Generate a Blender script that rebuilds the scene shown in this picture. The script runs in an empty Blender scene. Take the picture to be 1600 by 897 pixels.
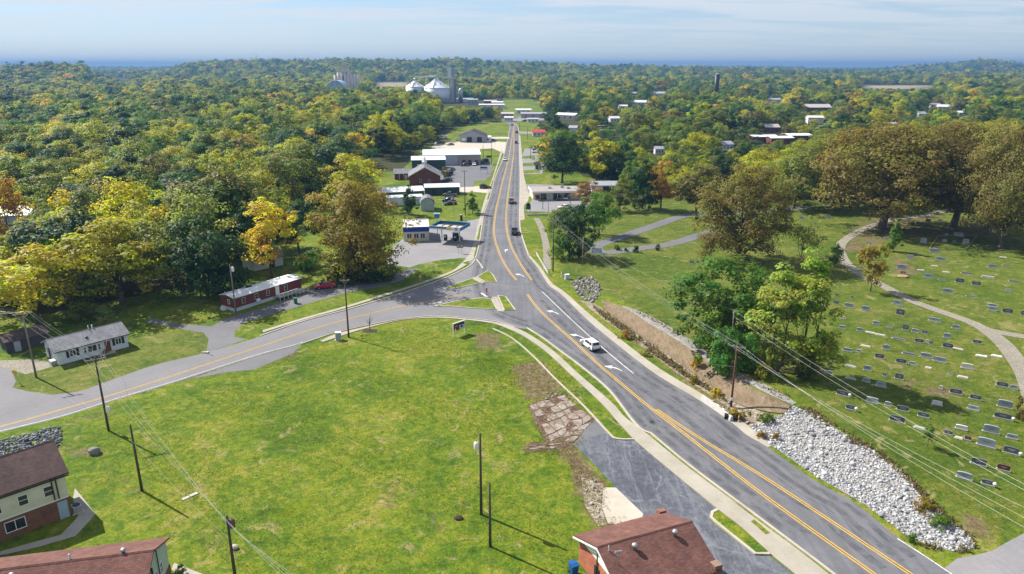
import bpy, bmesh, math, random
import numpy as np
from mathutils import Vector, Matrix
random.seed(7); RNG = np.random.default_rng(11)
SC = bpy.context.scene; COL = SC.collection
rad = math.radians

# ---------------------------------------------------------------- camera model (drone at 48 m, looking north, pitched down)
FPX = 1100.0; PITCH = math.atan(345/1100); CAMH = 48.0; CX, CY = 800.0, 448.5
CP, SP = math.cos(PITCH), math.sin(PITCH)
def ground_ray(px, py, z=0.0):
    u, v = px-CX, py-CY
    dn = v*CP+FPX*SP; fw = FPX*CP-v*SP
    t = (CAMH-z)/dn
    return u*t, fw*t
def project(x, y, z=0.0):
    d = y*CP+(CAMH-z)*SP
    return CX+FPX*x/d, CY+FPX*((CAMH-z)*CP-y*SP)/d

# ---------------------------------------------------------------- terrain: verge and bank beside the road, hills far off
FOOT = np.array([(8,600),(8,420),(8,300),(8.3,230),(8.6,200),(9.5,168.2),(12.9,149.9),(16.9,135),(22.8,116.3),(28.1,100.6),(31,90.1),(36.7,79),(42.4,66.5),(44.6,60.6),(49,52),(60,35)], float)
F_A  = [0,0,0,0,0,0,.35,.9,1.5,2.0,2.3,2.3,1.3,.5,0,0]
F_D0 = [3,3,3,3,3,3,3.2,3.0,3.0,2.9,2.4,1.2,1,1,1,1]
F_D1 = [14,14,14,14,14,14,9,6.6,6.6,6.8,7.8,10,9,8,8,8]
def _dens(a, n=6):
    out = []
    for i in range(len(a)-1):
        for k in range(n): out.append(a[i]+(a[i+1]-a[i])*k/n)
    out.append(a[-1]); return np.array(out)
_FD = _dens(FOOT); _FP = _dens(np.array(list(zip(F_A, F_D0, F_D1)), float))
RIDGES = [(2250, 420, [(-900,20),(-200,30),(0,32),(60,34),(110,33),(150,27),(190,8),(220,0)]),
          (3000, 600, [(255,0),(300,33),(340,38),(400,41),(450,46),(490,52),(520,56),(545,55),(565,47),(650,45),(720,43),(800,38),(900,31),(1000,22),(1100,14),(1200,8),(1300,3),(1400,0)]),
          (4600, 500, [(1350,0),(1430,26),(1490,40),(1520,54),(1550,58),(1562,50),(1590,36),(1700,30),(1900,20)]),
          (6500, 900, [(-900,26),(0,22),(250,18),(700,26),(1300,20),(2400,26)])]
def _smooth(t):
    t = np.clip(t, 0, 1); return t*t*(3-2*t)
def hgt(x, y):
    x = np.asarray(x, float); y = np.asarray(y, float); sh = np.broadcast(x, y).shape
    xf = np.broadcast_to(x, sh).ravel(); yf = np.broadcast_to(y, sh).ravel()
    z = np.zeros(xf.size)
    near = np.where((xf > 0) & (xf < 320) & (yf > 20) & (yf < 420))[0]
    for c in range(0, near.size, 20000):
        i = near[c:c+20000]
        dx = xf[i][:, None]-_FD[None, :, 0]; dy = yf[i][:, None]-_FD[None, :, 1]
        d2 = dx*dx+dy*dy+1e-4
        w = 1/d2**2.0; w /= w.sum(1, keepdims=True)
        A, d0, d1 = (w@_FP).T
        a, b = _FD[:-1], _FD[1:]; ab = b-a
        t = np.clip((dx[:, :-1]*ab[:, 0]+dy[:, :-1]*ab[:, 1])/(ab**2).sum(1), 0, 1)
        ex = dx[:, :-1]-t*ab[:, 0]; ey = dy[:, :-1]-t*ab[:, 1]
        dd = ex*ex+ey*ey; j = dd.argmin(1); r = np.arange(i.size)
        side = ab[j, 0]*dy[r, j]-ab[j, 1]*dx[r, j]          # > 0: east of the road edge (line runs south)
        d = np.sqrt(dd[r, j])*np.where(side > 0, 1, -1)
        z[i] = A*_smooth((d-d0)/np.maximum(d1-d0, .5))*_smooth((400-yf[i])/140)
    far = np.where(yf > 1200)[0]
    if far.size:
        xx, yy = xf[far], yf[far]
        az = 800+1100*xx/(yy*CP+CAMH*SP)
        rr = np.hypot(xx, yy)
        for D, W, tab in RIDGES:
            ta = np.array(tab, float)
            top = np.interp(az, ta[:, 0], ta[:, 1])
            wob = 1+.10*np.sin(xx*.006+D)+.06*np.sin(xx*.017+yy*.004)
            z[far] = np.maximum(z[far], top*wob*np.exp(-((rr-D)/W)**2))
    return z.reshape(sh)
def h1(x, y): return float(hgt(x, y))
def at(px, py, up=0.0):
    z = 0.0
    for _ in range(14):
        x, y = ground_ray(px, py, z); z = .5*z+.5*h1(x, y)
    return Vector((x, y, h1(x, y)+up))
def ats(pts): return [at(*p) for p in pts]
def height_at(px, py_base, py_top):
    """height of something upright whose foot and top stand at these rows"""
    b = at(px, py_base); v = py_top-CY
    k = (v*CP+FPX*SP)/(FPX*CP-v*SP)
    return CAMH-k*b.y-b.z

# ---------------------------------------------------------------- meshes
class MB:
    def __init__(s): s.v = []; s.f = []; s.m = []
    def add(s, vs, fs, m=0):
        o = len(s.v); s.v += [tuple(p) for p in vs]
        s.f += [tuple(i+o for i in f) for f in fs]; s.m += [m]*len(fs); return s
    def box(s, x0, x1, y0, y1, z0, z1, m=0):
        return s.add([(x0,y0,z0),(x1,y0,z0),(x1,y1,z0),(x0,y1,z0),(x0,y0,z1),(x1,y0,z1),(x1,y1,z1),(x0,y1,z1)],
                     [(0,3,2,1),(4,5,6,7),(0,1,5,4),(1,2,6,5),(2,3,7,6),(3,0,4,7)], m)
    def obox(s, c, size, rz=0, m=0):
        cs, sn = math.cos(rz), math.sin(rz); vs = []
        for z in (-.5,.5):
            for x, y in ((-.5,-.5),(.5,-.5),(.5,.5),(-.5,.5)):
                X, Y = x*size[0], y*size[1]
                vs.append((c[0]+X*cs-Y*sn, c[1]+X*sn+Y*cs, c[2]+z*size[2]))
        return s.add(vs, [(0,3,2,1),(4,5,6,7),(0,1,5,4),(1,2,6,5),(2,3,7,6),(3,0,4,7)], m)
    def tube(s, p0, p1, r0, r1=None, n=8, m=0, cap=True):
        return s.path([p0, p1], [r0, r0 if r1 is None else r1], n, m, cap)
    def path(s, pts, rs, n=6, m=0, cap=True):
        pts = [Vector(p) for p in pts]
        if not hasattr(rs, '__len__'): rs = [rs]*len(pts)
        o = len(s.v); L = len(pts)
        for i, p in enumerate(pts):
            d = (pts[min(i+1, L-1)]-pts[max(i-1, 0)]).normalized()
            a = d.cross(Vector((0,0,1)) if abs(d.z) < .9 else Vector((1,0,0))).normalized(); b = d.cross(a)
            for k in range(n):
                t = 2*math.pi*k/n
                s.v.append(tuple(p+(a*math.cos(t)+b*math.sin(t))*rs[i]))
        for i in range(L-1):
            for k in range(n):
                s.f.append((o+i*n+k, o+i*n+(k+1)%n, o+(i+1)*n+(k+1)%n, o+(i+1)*n+k)); s.m.append(m)
        if cap:
            s.f.append(tuple(o+k for k in range(n))[::-1]); s.m.append(m)
            s.f.append(tuple(o+(L-1)*n+k for k in range(n))); s.m.append(m)
        return s
    def prism(s, poly, z0, z1, m=0):
        n = len(poly)
        vs = [(p[0],p[1],z0) for p in poly]+[(p[0],p[1],z1) for p in poly]
        fs = [tuple(range(n))[::-1], tuple(range(n,2*n))]+[(i,(i+1)%n,n+(i+1)%n,n+i) for i in range(n)]
        return s.add(vs, fs, m)
    def extr(s, poly, axis, a, b, m=0):
        """polygon in a vertical plane pushed along x or y"""
        n = len(poly)
        mk = (lambda t, p: (t,p[0],p[1])) if axis == 'x' else (lambda t, p: (p[0],t,p[1]))
        vs = [mk(a,p) for p in poly]+[mk(b,p) for p in poly]
        return s.add(vs, [tuple(range(n)), tuple(range(n,2*n))[::-1]]+[(i,n+i,n+(i+1)%n,(i+1)%n) for i in range(n)], m)
    def lathe(s, prof, c=(0,0,0), n=20, m=0):
        o = len(s.v); L = len(prof)
        for r, z in prof:
            for k in range(n):
                t = 2*math.pi*k/n; s.v.append((c[0]+r*math.cos(t), c[1]+r*math.sin(t), c[2]+z))
        for i in range(L-1):
            for k in range(n):
                s.f.append((o+i*n+k, o+i*n+(k+1)%n, o+(i+1)*n+(k+1)%n, o+(i+1)*n+k)); s.m.append(m)
        s.f.append(tuple(o+(L-1)*n+k for k in range(n))); s.m.append(m)
        s.f.append(tuple(o+k for k in range(n))[::-1]); s.m.append(m)
        return s
    def mesh(s, name, mats, smooth=False):
        me = bpy.data.meshes.new(name); me.from_pydata(s.v, [], s.f)
        for q in (mats if isinstance(mats, (list, tuple)) else [mats]): me.materials.append(q)
        if any(s.m): me.polygons.foreach_set('material_index', s.m)
        bm = bmesh.new(); bm.from_mesh(me); bmesh.ops.recalc_face_normals(bm, faces=bm.faces); bm.to_mesh(me); bm.free()
        if smooth: me.polygons.foreach_set('use_smooth', [True]*len(me.polygons))
        me.update(); return me
    def build(s, name, mats, parent=None, smooth=False, bevel=0):
        return obj(name, s.mesh(name, mats, smooth), parent, bevel)
def obj(name, me, parent=None, bevel=0):
    o = bpy.data.objects.new(name, me); COL.objects.link(o)
    if parent is not None: o.parent = parent
    if bevel:
        b = o.modifiers.new('edge', 'BEVEL'); b.width = bevel; b.segments = 2; b.limit_method = 'ANGLE'
    return o
def tag(o, label, cat, group=None):
    o['label'] = label; o['category'] = cat
    if group: o['group'] = group
    return o
def thing(name, label, cat, loc=(0,0,0), rz=0.0, group=None):
    o = bpy.data.objects.new(name, None); COL.objects.link(o)
    o.empty_display_size = .3; o.location = loc; o.rotation_euler = (0,0,rz)
    return tag(o, label, cat, group)
def struct(o, kind='structure'): o['kind'] = kind; return o
def dup(root, loc, rz=0.0, label=None, group=None, scale=None):
    r = root.copy(); COL.objects.link(r); r.location = loc; r.rotation_euler = (0,0,rz)
    if label: r['label'] = label
    if group: r['group'] = group
    if scale: r.scale = scale
    for ch in list(root.children):
        c = ch.copy(); COL.objects.link(c); c.parent = r
        for g in list(ch.children):
            d = g.copy(); COL.objects.link(d); d.parent = c
    return r

# ---------------------------------------------------------------- materials
class NT:
    def __init__(s, name):
        s.mat = bpy.data.materials.new(name); s.mat.use_nodes = True
        s.t = s.mat.node_tree; s.t.nodes.clear(); s.out = s.n('ShaderNodeOutputMaterial')
    def n(s, kind, **kw):
        q = s.t.nodes.new(kind)
        for k, v in kw.items():
            if k.startswith('_'): q.inputs[int(k[1:])].default_value = v
            else: setattr(q, k, v)
        return q
    def l(s, a, b): s.t.links.new(a, b)
    def noise(s, vec, scale, detail=4, rough=.6, dist=0):
        q = s.n('ShaderNodeTexNoise'); q.inputs['Scale'].default_value = scale; q.inputs['Detail'].default_value = detail
        q.inputs['Roughness'].default_value = rough; q.inputs['Distortion'].default_value = dist
        s.l(vec, q.inputs['Vector']); return q.outputs['Fac']
    def ramp(s, fac, stops, interp='LINEAR'):
        q = s.n('ShaderNodeValToRGB'); e = q.color_ramp.elements; q.color_ramp.interpolation = interp
        while len(e) > 1: e.remove(e[-1])
        for i, (p, c) in enumerate(stops):
            c = (c,c,c) if not hasattr(c, '__len__') else c
            k = e[0] if i == 0 else e.new(p)
            k.position = p; k.color = (*c[:3], 1)
        s.l(fac, q.inputs[0]); return q.outputs['Color']
    def mix(s, fac, a, b, mode='MIX'):
        q = s.n('ShaderNodeMix', data_type='RGBA', blend_type=mode)
        for v, k in ((fac,0),(a,6),(b,7)):
            if hasattr(v, 'is_output'): s.l(v, q.inputs[k])
            elif k == 0: q.inputs[0].default_value = v
            else: q.inputs[k].default_value = (*v[:3], 1)
        return q.outputs[2]
    def math(s, op, a, b=0.0, clamp=False):
        q = s.n('ShaderNodeMath', operation=op, use_clamp=clamp)
        for v, k in ((a,0),(b,1)):
            if hasattr(v, 'is_output'): s.l(v, q.inputs[k])
            else: q.inputs[k].default_value = v
        return q.outputs[0]
    def bsdf(s, col, rough=.8, bump=None, bs=.3, bd=.05, spec=.3, metal=0):
        q = s.n('ShaderNodeBsdfPrincipled')
        if hasattr(col, 'is_output'): s.l(col, q.inputs['Base Color'])
        else: q.inputs['Base Color'].default_value = (*col[:3], 1)
        if hasattr(rough, 'is_output'): s.l(rough, q.inputs['Roughness'])
        else: q.inputs['Roughness'].default_value = rough
        q.inputs['Specular IOR Level'].default_value = spec; q.inputs['Metallic'].default_value = metal
        if bump is not None:
            b = s.n('ShaderNodeBump'); b.inputs['Strength'].default_value = bs; b.inputs['Distance'].default_value = bd
            s.l(bump, b.inputs['Height']); s.l(b.outputs[0], q.inputs['Normal'])
        s.l(q.outputs[0], s.out.inputs[0]); return q
    def pos(s): return s.n('ShaderNodeNewGeometry').outputs['Position']
    def objc(s): return s.n('ShaderNodeTexCoord').outputs['Object']
def mapping(t, vec, sc=(1,1,1), rz=0):
    m = t.n('ShaderNodeMapping'); m.inputs['Scale'].default_value = sc; m.inputs['Rotation'].default_value = (0,0,rz)
    t.l(vec, m.inputs['Vector']); return m.outputs[0]
_pm = {}
def pm(name, col, rough=.75, var=.18, scale=2.0, bs=.15, spec=.3, metal=0, fine=14.0):
    """plain material with worn, uneven colour"""
    if name in _pm: return _pm[name]
    t = NT(name); p = t.objc()
    a = t.noise(p, scale, 5, .65); b = t.noise(p, fine, 3)
    f = t.math('ADD', t.math('MULTIPLY', a, .7), t.math('MULTIPLY', b, .3))
    c = t.ramp(f, [(.3, [v*(1-var) for v in col]), (.7, [min(1, v*(1+var)) for v in col])])
    t.bsdf(c, rough, b, bs, .02, spec, metal); _pm[name] = t.mat; return t.mat
# ================================================================= ground materials
def grass_material():
    t = NT('grass'); p = t.pos()
    at_ = t.n('ShaderNodeAttribute', attribute_name='zone')
    sep = t.n('ShaderNodeSeparateColor'); t.l(at_.outputs['Color'], sep.inputs[0])
    big = t.noise(p, .045, 5, .62, .8); mid = t.noise(p, .15, 6, .7, 1.6); sml = t.noise(p, .9, 5, .7); tin = t.noise(p, 4.2, 3, .7)
    f = t.math('ADD', t.math('ADD', t.math('MULTIPLY', big, .35), t.math('MULTIPLY', mid, .35)), t.math('MULTIPLY', sml, .30))
    col = t.ramp(f, [(.37, (.032,.068,.005)), (.435, (.062,.110,.008)), (.485, (.102,.150,.010)), (.535, (.150,.176,.014)), (.585, (.200,.192,.034)), (.65,(.27,.225,.09))])
    dull = t.ramp(f, [(.38, (.038,.070,.007)), (.46, (.075,.108,.012)), (.53, (.118,.135,.020)), (.60, (.175,.155,.048)), (.68, (.23,.19,.08))])
    col = t.mix(sep.outputs[1], col, dull)
    # clover and coarser tufts
    tuft = t.ramp(t.noise(p, .55, 4, .75, 1.5), [(.49, 0), (.60, 1)])
    col = t.mix(t.math('MULTIPLY', tuft, .55), col, (.036,.088,.009))
    fine = t.ramp(t.math('ADD', t.math('MULTIPLY', tin, .5), t.math('MULTIPLY', t.noise(p, 1.7, 5, .8, .8), .5)), [(.30, .42), (.5, 1.0), (.70, 1.6)])
    col = t.mix(1, col, fine, 'MULTIPLY')
    # thatch and bare soil: scattered small spots everywhere, and where the soil attribute says so
    spot = t.ramp(t.noise(p, .27, 6, .72, 1.2), [(.575, 0), (.65, 1)])
    soiln = t.math('ADD', sep.outputs[0], t.math('MULTIPLY', t.math('SUBTRACT', t.noise(p, .6, 6, .75), .5), 1.6))
    soil = t.ramp(soiln, [(.30, 0), (.58, 1)])
    soilcol = t.ramp(t.noise(p, 1.3, 5, .75), [(.3, (.070,.048,.026)), (.5, (.140,.100,.055)), (.72, (.26,.215,.14))])
    col = t.mix(t.math('MULTIPLY', spot, .7), col, (.27,.22,.105))
    col = t.mix(t.math('MULTIPLY', soil, t.ramp(sep.outputs[0], [(.03, 0), (.1, 1)])), col, soilcol)
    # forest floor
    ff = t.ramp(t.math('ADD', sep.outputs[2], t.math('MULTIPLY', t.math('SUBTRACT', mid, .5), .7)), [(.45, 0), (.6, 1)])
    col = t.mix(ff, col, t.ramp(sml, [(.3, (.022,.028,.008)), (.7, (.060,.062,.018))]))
    # far fields
    al = t.n('ShaderNodeAttribute', attribute_name='field')
    col = t.mix(al.outputs['Fac'], col, t.ramp(mid, [(.3, (.23,.19,.11)), (.7, (.33,.27,.17))]))
    hb = t.math('ADD', t.math('MULTIPLY', sml, .6), t.math('MULTIPLY', tin, .4))
    t.bsdf(col, .9, hb, .9, .25, .1); return t.mat
def asphalt(name, base, warm=0, streak=.25, crack=0.0):
    t = NT(name); p = t.pos()
    a = t.noise(p, .12, 5, .65); b = t.noise(p, 1.4, 4, .7); c = t.noise(p, 16, 2, .7)
    f = t.math('ADD', t.math('ADD', t.math('MULTIPLY', a, .5), t.math('MULTIPLY', b, .3)), t.math('MULTIPLY', c, .2))
    lo = [base*(1-streak), base*(1-streak), base*(1-streak)*1.06]; hi = [base*(1+streak)*(1+warm), base*(1+streak), base*(1+streak)*(1.06-warm)]
    col = t.ramp(f, [(.34, lo), (.66, hi)])
    if crack:
        v = t.n('ShaderNodeTexVoronoi', feature='DISTANCE_TO_EDGE'); v.inputs['Scale'].default_value = crack
        w = t.n('ShaderNodeMixRGB', blend_type='ADD'); w.inputs[0].default_value = 1.0
        nz = t.n('ShaderNodeTexNoise'); nz.inputs['Scale'].default_value = .35; nz.inputs['Detail'].default_value = 5; t.l(p, nz.inputs['Vector'])
        t.l(p, w.inputs[1]); ns = t.n('ShaderNodeVectorMath', operation='SCALE'); ns.inputs['Scale'].default_value = 4.5; t.l(nz.outputs['Color'], ns.inputs[0]); t.l(ns.outputs[0], w.inputs[2])
        sc = t.n('ShaderNodeVectorMath', operation='SCALE'); sc.inputs['Scale'].default_value = 1.0; t.l(w.outputs[0], sc.inputs[0])
        t.l(sc.outputs[0], v.inputs['Vector'])
        m = t.ramp(v.outputs['Distance'], [(.0, 1), (.022, 0)])
        m = t.math('MULTIPLY', m, t.ramp(t.noise(p, .3, 3), [(.38, .1), (.6, .9)]))
        return t, p, col, m, c
    t.bsdf(col, .85, c, .25, .01, .25); return t.mat
M_GRASS = grass_material()
def main_road_material():
    t = NT('worn_asphalt'); p = t.pos()
    a = t.noise(p, .10, 5, .65, .5); b = t.noise(p, .8, 5, .7); c = t.noise(p, 14, 2, .7)
    f = t.math('ADD', t.math('ADD', t.math('MULTIPLY', a, .5), t.math('MULTIPLY', b, .3)), t.math('MULTIPLY', c, .2))
    col = t.ramp(f, [(.32, (.094,.096,.108)), (.5, (.128,.129,.140)), (.68, (.168,.167,.176))])
    # long tyre streaks: noise stretched along the way the road runs
    s1 = t.noise(mapping(t, p, (1.1,.03,1), rad(-14)), 1.0, 4, .6); s2 = t.noise(mapping(t, p, (1.1,.03,1), rad(-30)), 1.0, 4, .6)
    m = t.ramp(t.math('MULTIPLY', t.math('ADD', s1, s2), .5), [(.40, .82), (.60, 1.10)])
    col = t.mix(.8, col, m, 'MULTIPLY')
    pt = t.ramp(t.noise(p, .06, 2, .5), [(.62, 0), (.64, 1)]); col = t.mix(t.math('MULTIPLY', pt, .35), col, (.085,.088,.10))
    t.bsdf(col, .8, c, .25, .01, .3); return t.mat
M_ROAD = main_road_material()
M_STREET = asphalt('old_grey_asphalt', .165, .03, .16)
M_DRIVE = asphalt('driveway_asphalt', .135, .0, .20)
M_LOT = asphalt('lot_pavement', .21, .06, .18)
def cracked_lot():
    t = NT('cracked_dark_asphalt'); p = t.pos()
    a = t.noise(p, .10, 6, .7, .5); b = t.noise(p, 1.1, 6, .78); c = t.noise(p, 12, 2, .7)
    f = t.math('ADD', t.math('MULTIPLY', a, .5), t.math('MULTIPLY', b, .5))
    col = t.ramp(f, [(.36, (.046,.050,.064)), (.48, (.078,.084,.102)), (.60, (.135,.140,.155))])
    m = None
    for k, (sc, dst, th, seed) in enumerate(((.16, 5, .030, 0), (.40, 3.5, .020, 7.3), (1.0, 2, .022, 3.1))):
        n = t.n('ShaderNodeTexNoise'); n.inputs['Scale'].default_value = .22*(k+1); n.inputs['Detail'].default_value = 7; n.inputs['Roughness'].default_value = .68; t.l(p, n.inputs['Vector'])
        w = t.n('ShaderNodeVectorMath', operation='MULTIPLY_ADD'); w.inputs[1].default_value = (dst, dst, 0); t.l(n.outputs['Color'], w.inputs[0]); t.l(mapping(t, p, (1,.55,1), rad(-30)), w.inputs[2])
        v = t.n('ShaderNodeTexVoronoi', feature='DISTANCE_TO_EDGE'); v.inputs['Scale'].default_value = sc; t.l(w.outputs[0], v.inputs['Vector'])
        q = t.math('MULTIPLY', t.ramp(v.outputs['Distance'], [(0, 1), (th, 0)]), t.ramp(t.noise(p, .17+.1*k, 4, .6), [(.44, .03), (.60, .55)]))
        m = q if m is None else t.math('MAXIMUM', m, q)
    col = t.mix(m, col, (.25,.26,.285))
    s_ = t.ramp(t.noise(mapping(t, p, (1.3,.09,1), rad(-32)), 1.0, 6, .75, 1.0), [(.53, 0), (.62, .6)]); col = t.mix(s_, col, (.17,.178,.195))
    t.bsdf(col, .8, c, .25, .01, .3); return t.mat
M_CRACK = cracked_lot()
def slab_mat():
    t = NT('broken_concrete'); p = t.pos(); n = t.n('ShaderNodeTexNoise'); n.inputs['Scale'].default_value = .55; n.inputs['Detail'].default_value = 6; n.inputs['Roughness'].default_value = .65; t.l(p, n.inputs['Vector'])
    w = t.n('ShaderNodeVectorMath', operation='MULTIPLY_ADD'); w.inputs[1].default_value = (2.2,2.2,0); t.l(n.outputs['Color'], w.inputs[0]); t.l(mapping(t, p, (1,1,1), rad(32)), w.inputs[2])
    v = t.n('ShaderNodeTexVoronoi', feature='DISTANCE_TO_EDGE'); v.inputs['Scale'].default_value = .36; v.inputs['Randomness'].default_value = .75; t.l(w.outputs[0], v.inputs['Vector'])
    v2 = t.n('ShaderNodeTexVoronoi', feature='DISTANCE_TO_EDGE'); v2.inputs['Scale'].default_value = .95; t.l(w.outputs[0], v2.inputs['Vector'])
    a = t.noise(p, .7, 6, .78); b = t.noise(p, 4, 4, .75); f = t.math('ADD', t.math('MULTIPLY', a, .7), t.math('MULTIPLY', b, .3))
    col = t.ramp(f, [(.36, (.17,.125,.095)), (.48, (.26,.215,.18)), (.60, (.36,.32,.285))])
    e = t.noise(p, 1.2, 5, .8)
    c1 = t.ramp(t.math('ADD', v.outputs['Distance'], t.math('MULTIPLY', t.math('SUBTRACT', e, .5), .22)), [(.0, 1), (.05, 0)])
    c2 = t.math('MULTIPLY', t.ramp(v2.outputs['Distance'], [(.0, 1), (.03, 0)]), t.ramp(t.noise(p, .3, 3), [(.48, 0), (.56, .8)]))
    col = t.mix(t.math('MAXIMUM', t.math('MULTIPLY', c1, .85), c2), col, (.10,.055,.035))
    g = t.ramp(t.noise(p, .32, 6, .82, 1), [(.54, 0), (.60, 1)]); col = t.mix(t.math('MULTIPLY', g, .65), col, (.13,.085,.05))
    h = t.ramp(t.noise(p, .5, 6, .85, .6), [(.60, 0), (.64, 1)]); col = t.mix(t.math('MULTIPLY', h, .8), col, (.06,.10,.012))
    t.bsdf(col, .9, f, .5, .04, .2); return t.mat
M_SLAB = slab_mat()
def concrete(name, base, joint=1.5):
    t = NT(name); p = t.pos()
    a = t.noise(p, .25, 6, .7); c = t.noise(p, 9, 3, .7)
    f = t.math('ADD', t.math('MULTIPLY', a, .7), t.math('MULTIPLY', c, .3))
    col = t.ramp(f, [(.32, (base*.78,base*.70,base*.56)), (.68, (base*1.18,base*1.08,base*.90))])
    st = t.ramp(t.noise(p, .6, 5, .75), [(.62, 0), (.72, 1)]); col = t.mix(t.math('MULTIPLY', st, .35), col, (base*.5,base*.45,base*.38))
    t.bsdf(col, .85, c, .2, .01, .25); return t.mat
M_WALK = concrete('sidewalk_concrete', .34)
M_KERB = concrete('kerb_concrete', .40)
M_PALE = concrete('pale_concrete', .50); M_GUT = concrete('gutter_concrete', .36)
def gravel(name, cols, sc=3.0):
    t = NT(name); p = t.pos()
    v = t.n('ShaderNodeTexVoronoi'); v.inputs['Scale'].default_value = sc; t.l(p, v.inputs['Vector'])
    a = t.noise(p, .3, 5, .7)
    s = t.n('ShaderNodeSeparateColor'); t.l(v.outputs['Color'], s.inputs[0])
    f = t.math('ADD', t.math('MULTIPLY', s.outputs[0], .6), t.math('MULTIPLY', a, .4))
    col = t.ramp(f, [(.15, cols[0]), (.5, cols[1]), (.85, cols[2])])
    t.bsdf(col, .9, v.outputs['Distance'], .6, .05, .2); return t.mat
M_GRAVEL = gravel('pale_gravel', [(.12,.11,.10), (.24,.23,.21), (.38,.37,.35)], 8.0)
M_TRACK = gravel('gravel_track', [(.13,.12,.085), (.24,.215,.17), (.34,.31,.26)], 9.0)
M_DIRTLOT = gravel('limestone_lot', [(.30,.27,.21), (.44,.40,.33), (.55,.51,.44)], 6.0)
M_RUBBLE = gravel('stony_soil', [(.10,.09,.045), (.22,.18,.12), (.38,.34,.28)], 4.0)
def mulch():
    t = NT('erosion_mat'); p = t.pos()
    a = t.noise(p, .45, 7, .78, .6); b = t.noise(mapping(t, p, (1.6,.35,.5), rad(-35)), 1.6, 6, .8, .5); e = t.noise(p, 3.5, 4, .8)
    f = t.math('ADD', t.math('ADD', t.math('MULTIPLY', a, .4), t.math('MULTIPLY', b, .4)), t.math('MULTIPLY', e, .2))
    col = t.ramp(f, [(.33, (.070,.050,.032)), (.43, (.150,.110,.070)), (.52, (.225,.170,.110)), (.62, (.29,.23,.16)), (.72, (.37,.31,.24))])
    t.bsdf(col, .95, f, 1.0, .5, .1); return t.mat
M_MULCH = mulch()
def paint(name, col, wear=.45):
    t = NT(name); p = t.pos()
    a = t.noise(p, 2.2, 6, .8); w = t.ramp(a, [(.40, 0), (.62, wear)])
    t.bsdf(t.mix(w, col, (.15,.145,.14)), .6, a, .1, .01, .3); return t.mat
M_YEL = paint('yellow_road_paint', (.66,.39,.025)); M_WHITE = paint('white_road_paint', (.72,.72,.70), .6)

# ================================================================= the ground sheet
def pix_poly_mask(poly, X, Y):
    """inside test in world coordinates for a polygon given in photo pixels on the ground"""
    w = np.array([ground_ray(px, py) for px, py in poly]); return in_poly(w, X, Y)
def in_poly(w, X, Y):
    ins = np.zeros(X.shape, bool); n = len(w)
    for i in range(n):
        x0, y0 = w[i]; x1, y1 = w[(i+1) % n]
        if y0 == y1: continue
        c = ((y0 > Y) != (y1 > Y)) & (X < (x1-x0)*(Y-y0)/(y1-y0)+x0)
        ins ^= c
    return ins
def axis(lo, hi, step, a, b, g=1.13):
    mid = list(np.arange(lo, hi+1e-6, step)); s = step; v = lo; L = []
    while v > a: s = min(s*g, 130); v -= s; L.append(v)
    s = step; v = hi; R = []
    while v < b: s = min(s*g, 130); v += s; R.append(v)
    return np.array(L[::-1]+mid+R)
DIRT = [([(815,560),(880,600),(900,640),(830,640),(800,600)], .42), ([(735,520),(780,520),(790,545),(745,548)], .55),
        ([(590,640),(600,620),(660,630),(610,665)], .0), ([(790,575),(850,560),(880,610),(835,625)], .62),
        ([(885,700),(945,750),(960,800),(1000,815),(930,830),(890,740)], .8), ([(860,690),(900,690),(930,740),(880,720)], .6),
        ([(330,545),(470,540),(470,560),(330,590),(250,605)], .45), ([(90,655),(160,640),(210,640),(120,670)], .35),
        ([(230,775),(330,830),(370,860),(350,870),(250,810)], .42), ([(140,700),(230,760),(250,800),(180,760)], .35),
        ([(900,460),(1000,520),(1130,620),(1160,660),(1140,655),(1000,545),(905,470)], .55),
        ([(1480,690),(1560,720),(1560,745),(1490,710)], .25), ([(1500,800),(1560,840),(1545,860),(1490,840)], .5),
        ([(1395,400),(1440,430),(1420,440),(1390,430)], .5), ([(1420,365),(1600,330),(1600,372),(1420,385)], .42),
        ([(1330,350),(1400,330),(1480,345),(1400,380),(1330,400),(1310,395)], .5), ([(1280,395),(1320,420),(1300,430),(1270,410)], .4),
        ([(1100,540),(1200,580),(1240,600),(1200,605),(1120,565)], .5), ([(1230,580),(1290,590),(1300,605),(1240,600)], .5),
        ([(1450,620),(1480,625),(1480,635),(1450,632)], .8), ([(1400,610),(1440,612),(1440,622),(1400,618)], .5),
        ([(90,690),(170,700),(165,720),(100,715)], .5), ([(820,655),(880,700),(890,730),(850,710)], .3),
        ([(560,750),(640,745),(660,790),(600,800)], .30), ([(1240,655),(1290,680),(1330,720),(1280,690)], .3), ([(1040,430),(1180,440),(1060,500),(960,450)], .22), ([(1380,560),(1560,640),(1500,690),(1330,600)], .26), ([(1330,470),(1480,520),(1450,560),(1320,520)], .24), ([(640,800),(700,790),(720,830),(660,860)], .28), ([(745,860),(860,880),(850,897),(745,897)], .28),
        ([(595,640),(650,630),(700,650),(640,670)], .22), ([(1150,640),(1225,660),(1195,690),(1145,665)], .7),
        ([(600,230),(700,220),(760,235),(720,245),(610,250)], .4)]
DULL = [[(880,440),(860,300),(1200,290),(1600,330),(1600,840),(1540,860),(1250,650),(960,470)],
        [(-50,590),(330,500),(330,560),(80,625)]]
FIELDS = [[(1255,111.3),(1470,110.8),(1470,114.6),(1255,115)], [(1345,133.5),(1460,133.5),(1465,145),(1340,145)],
          [(585,131.5),(640,131.5),(640,139),(585,139)], [(140,125.5),(200,125.5),(200,131),(140,131)], [(1480,133.5),(1500,133.5),(1500,135),(1480,135)]]
FOREST = []          # filled below: polygons (pixels) of ground under woodland
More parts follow.
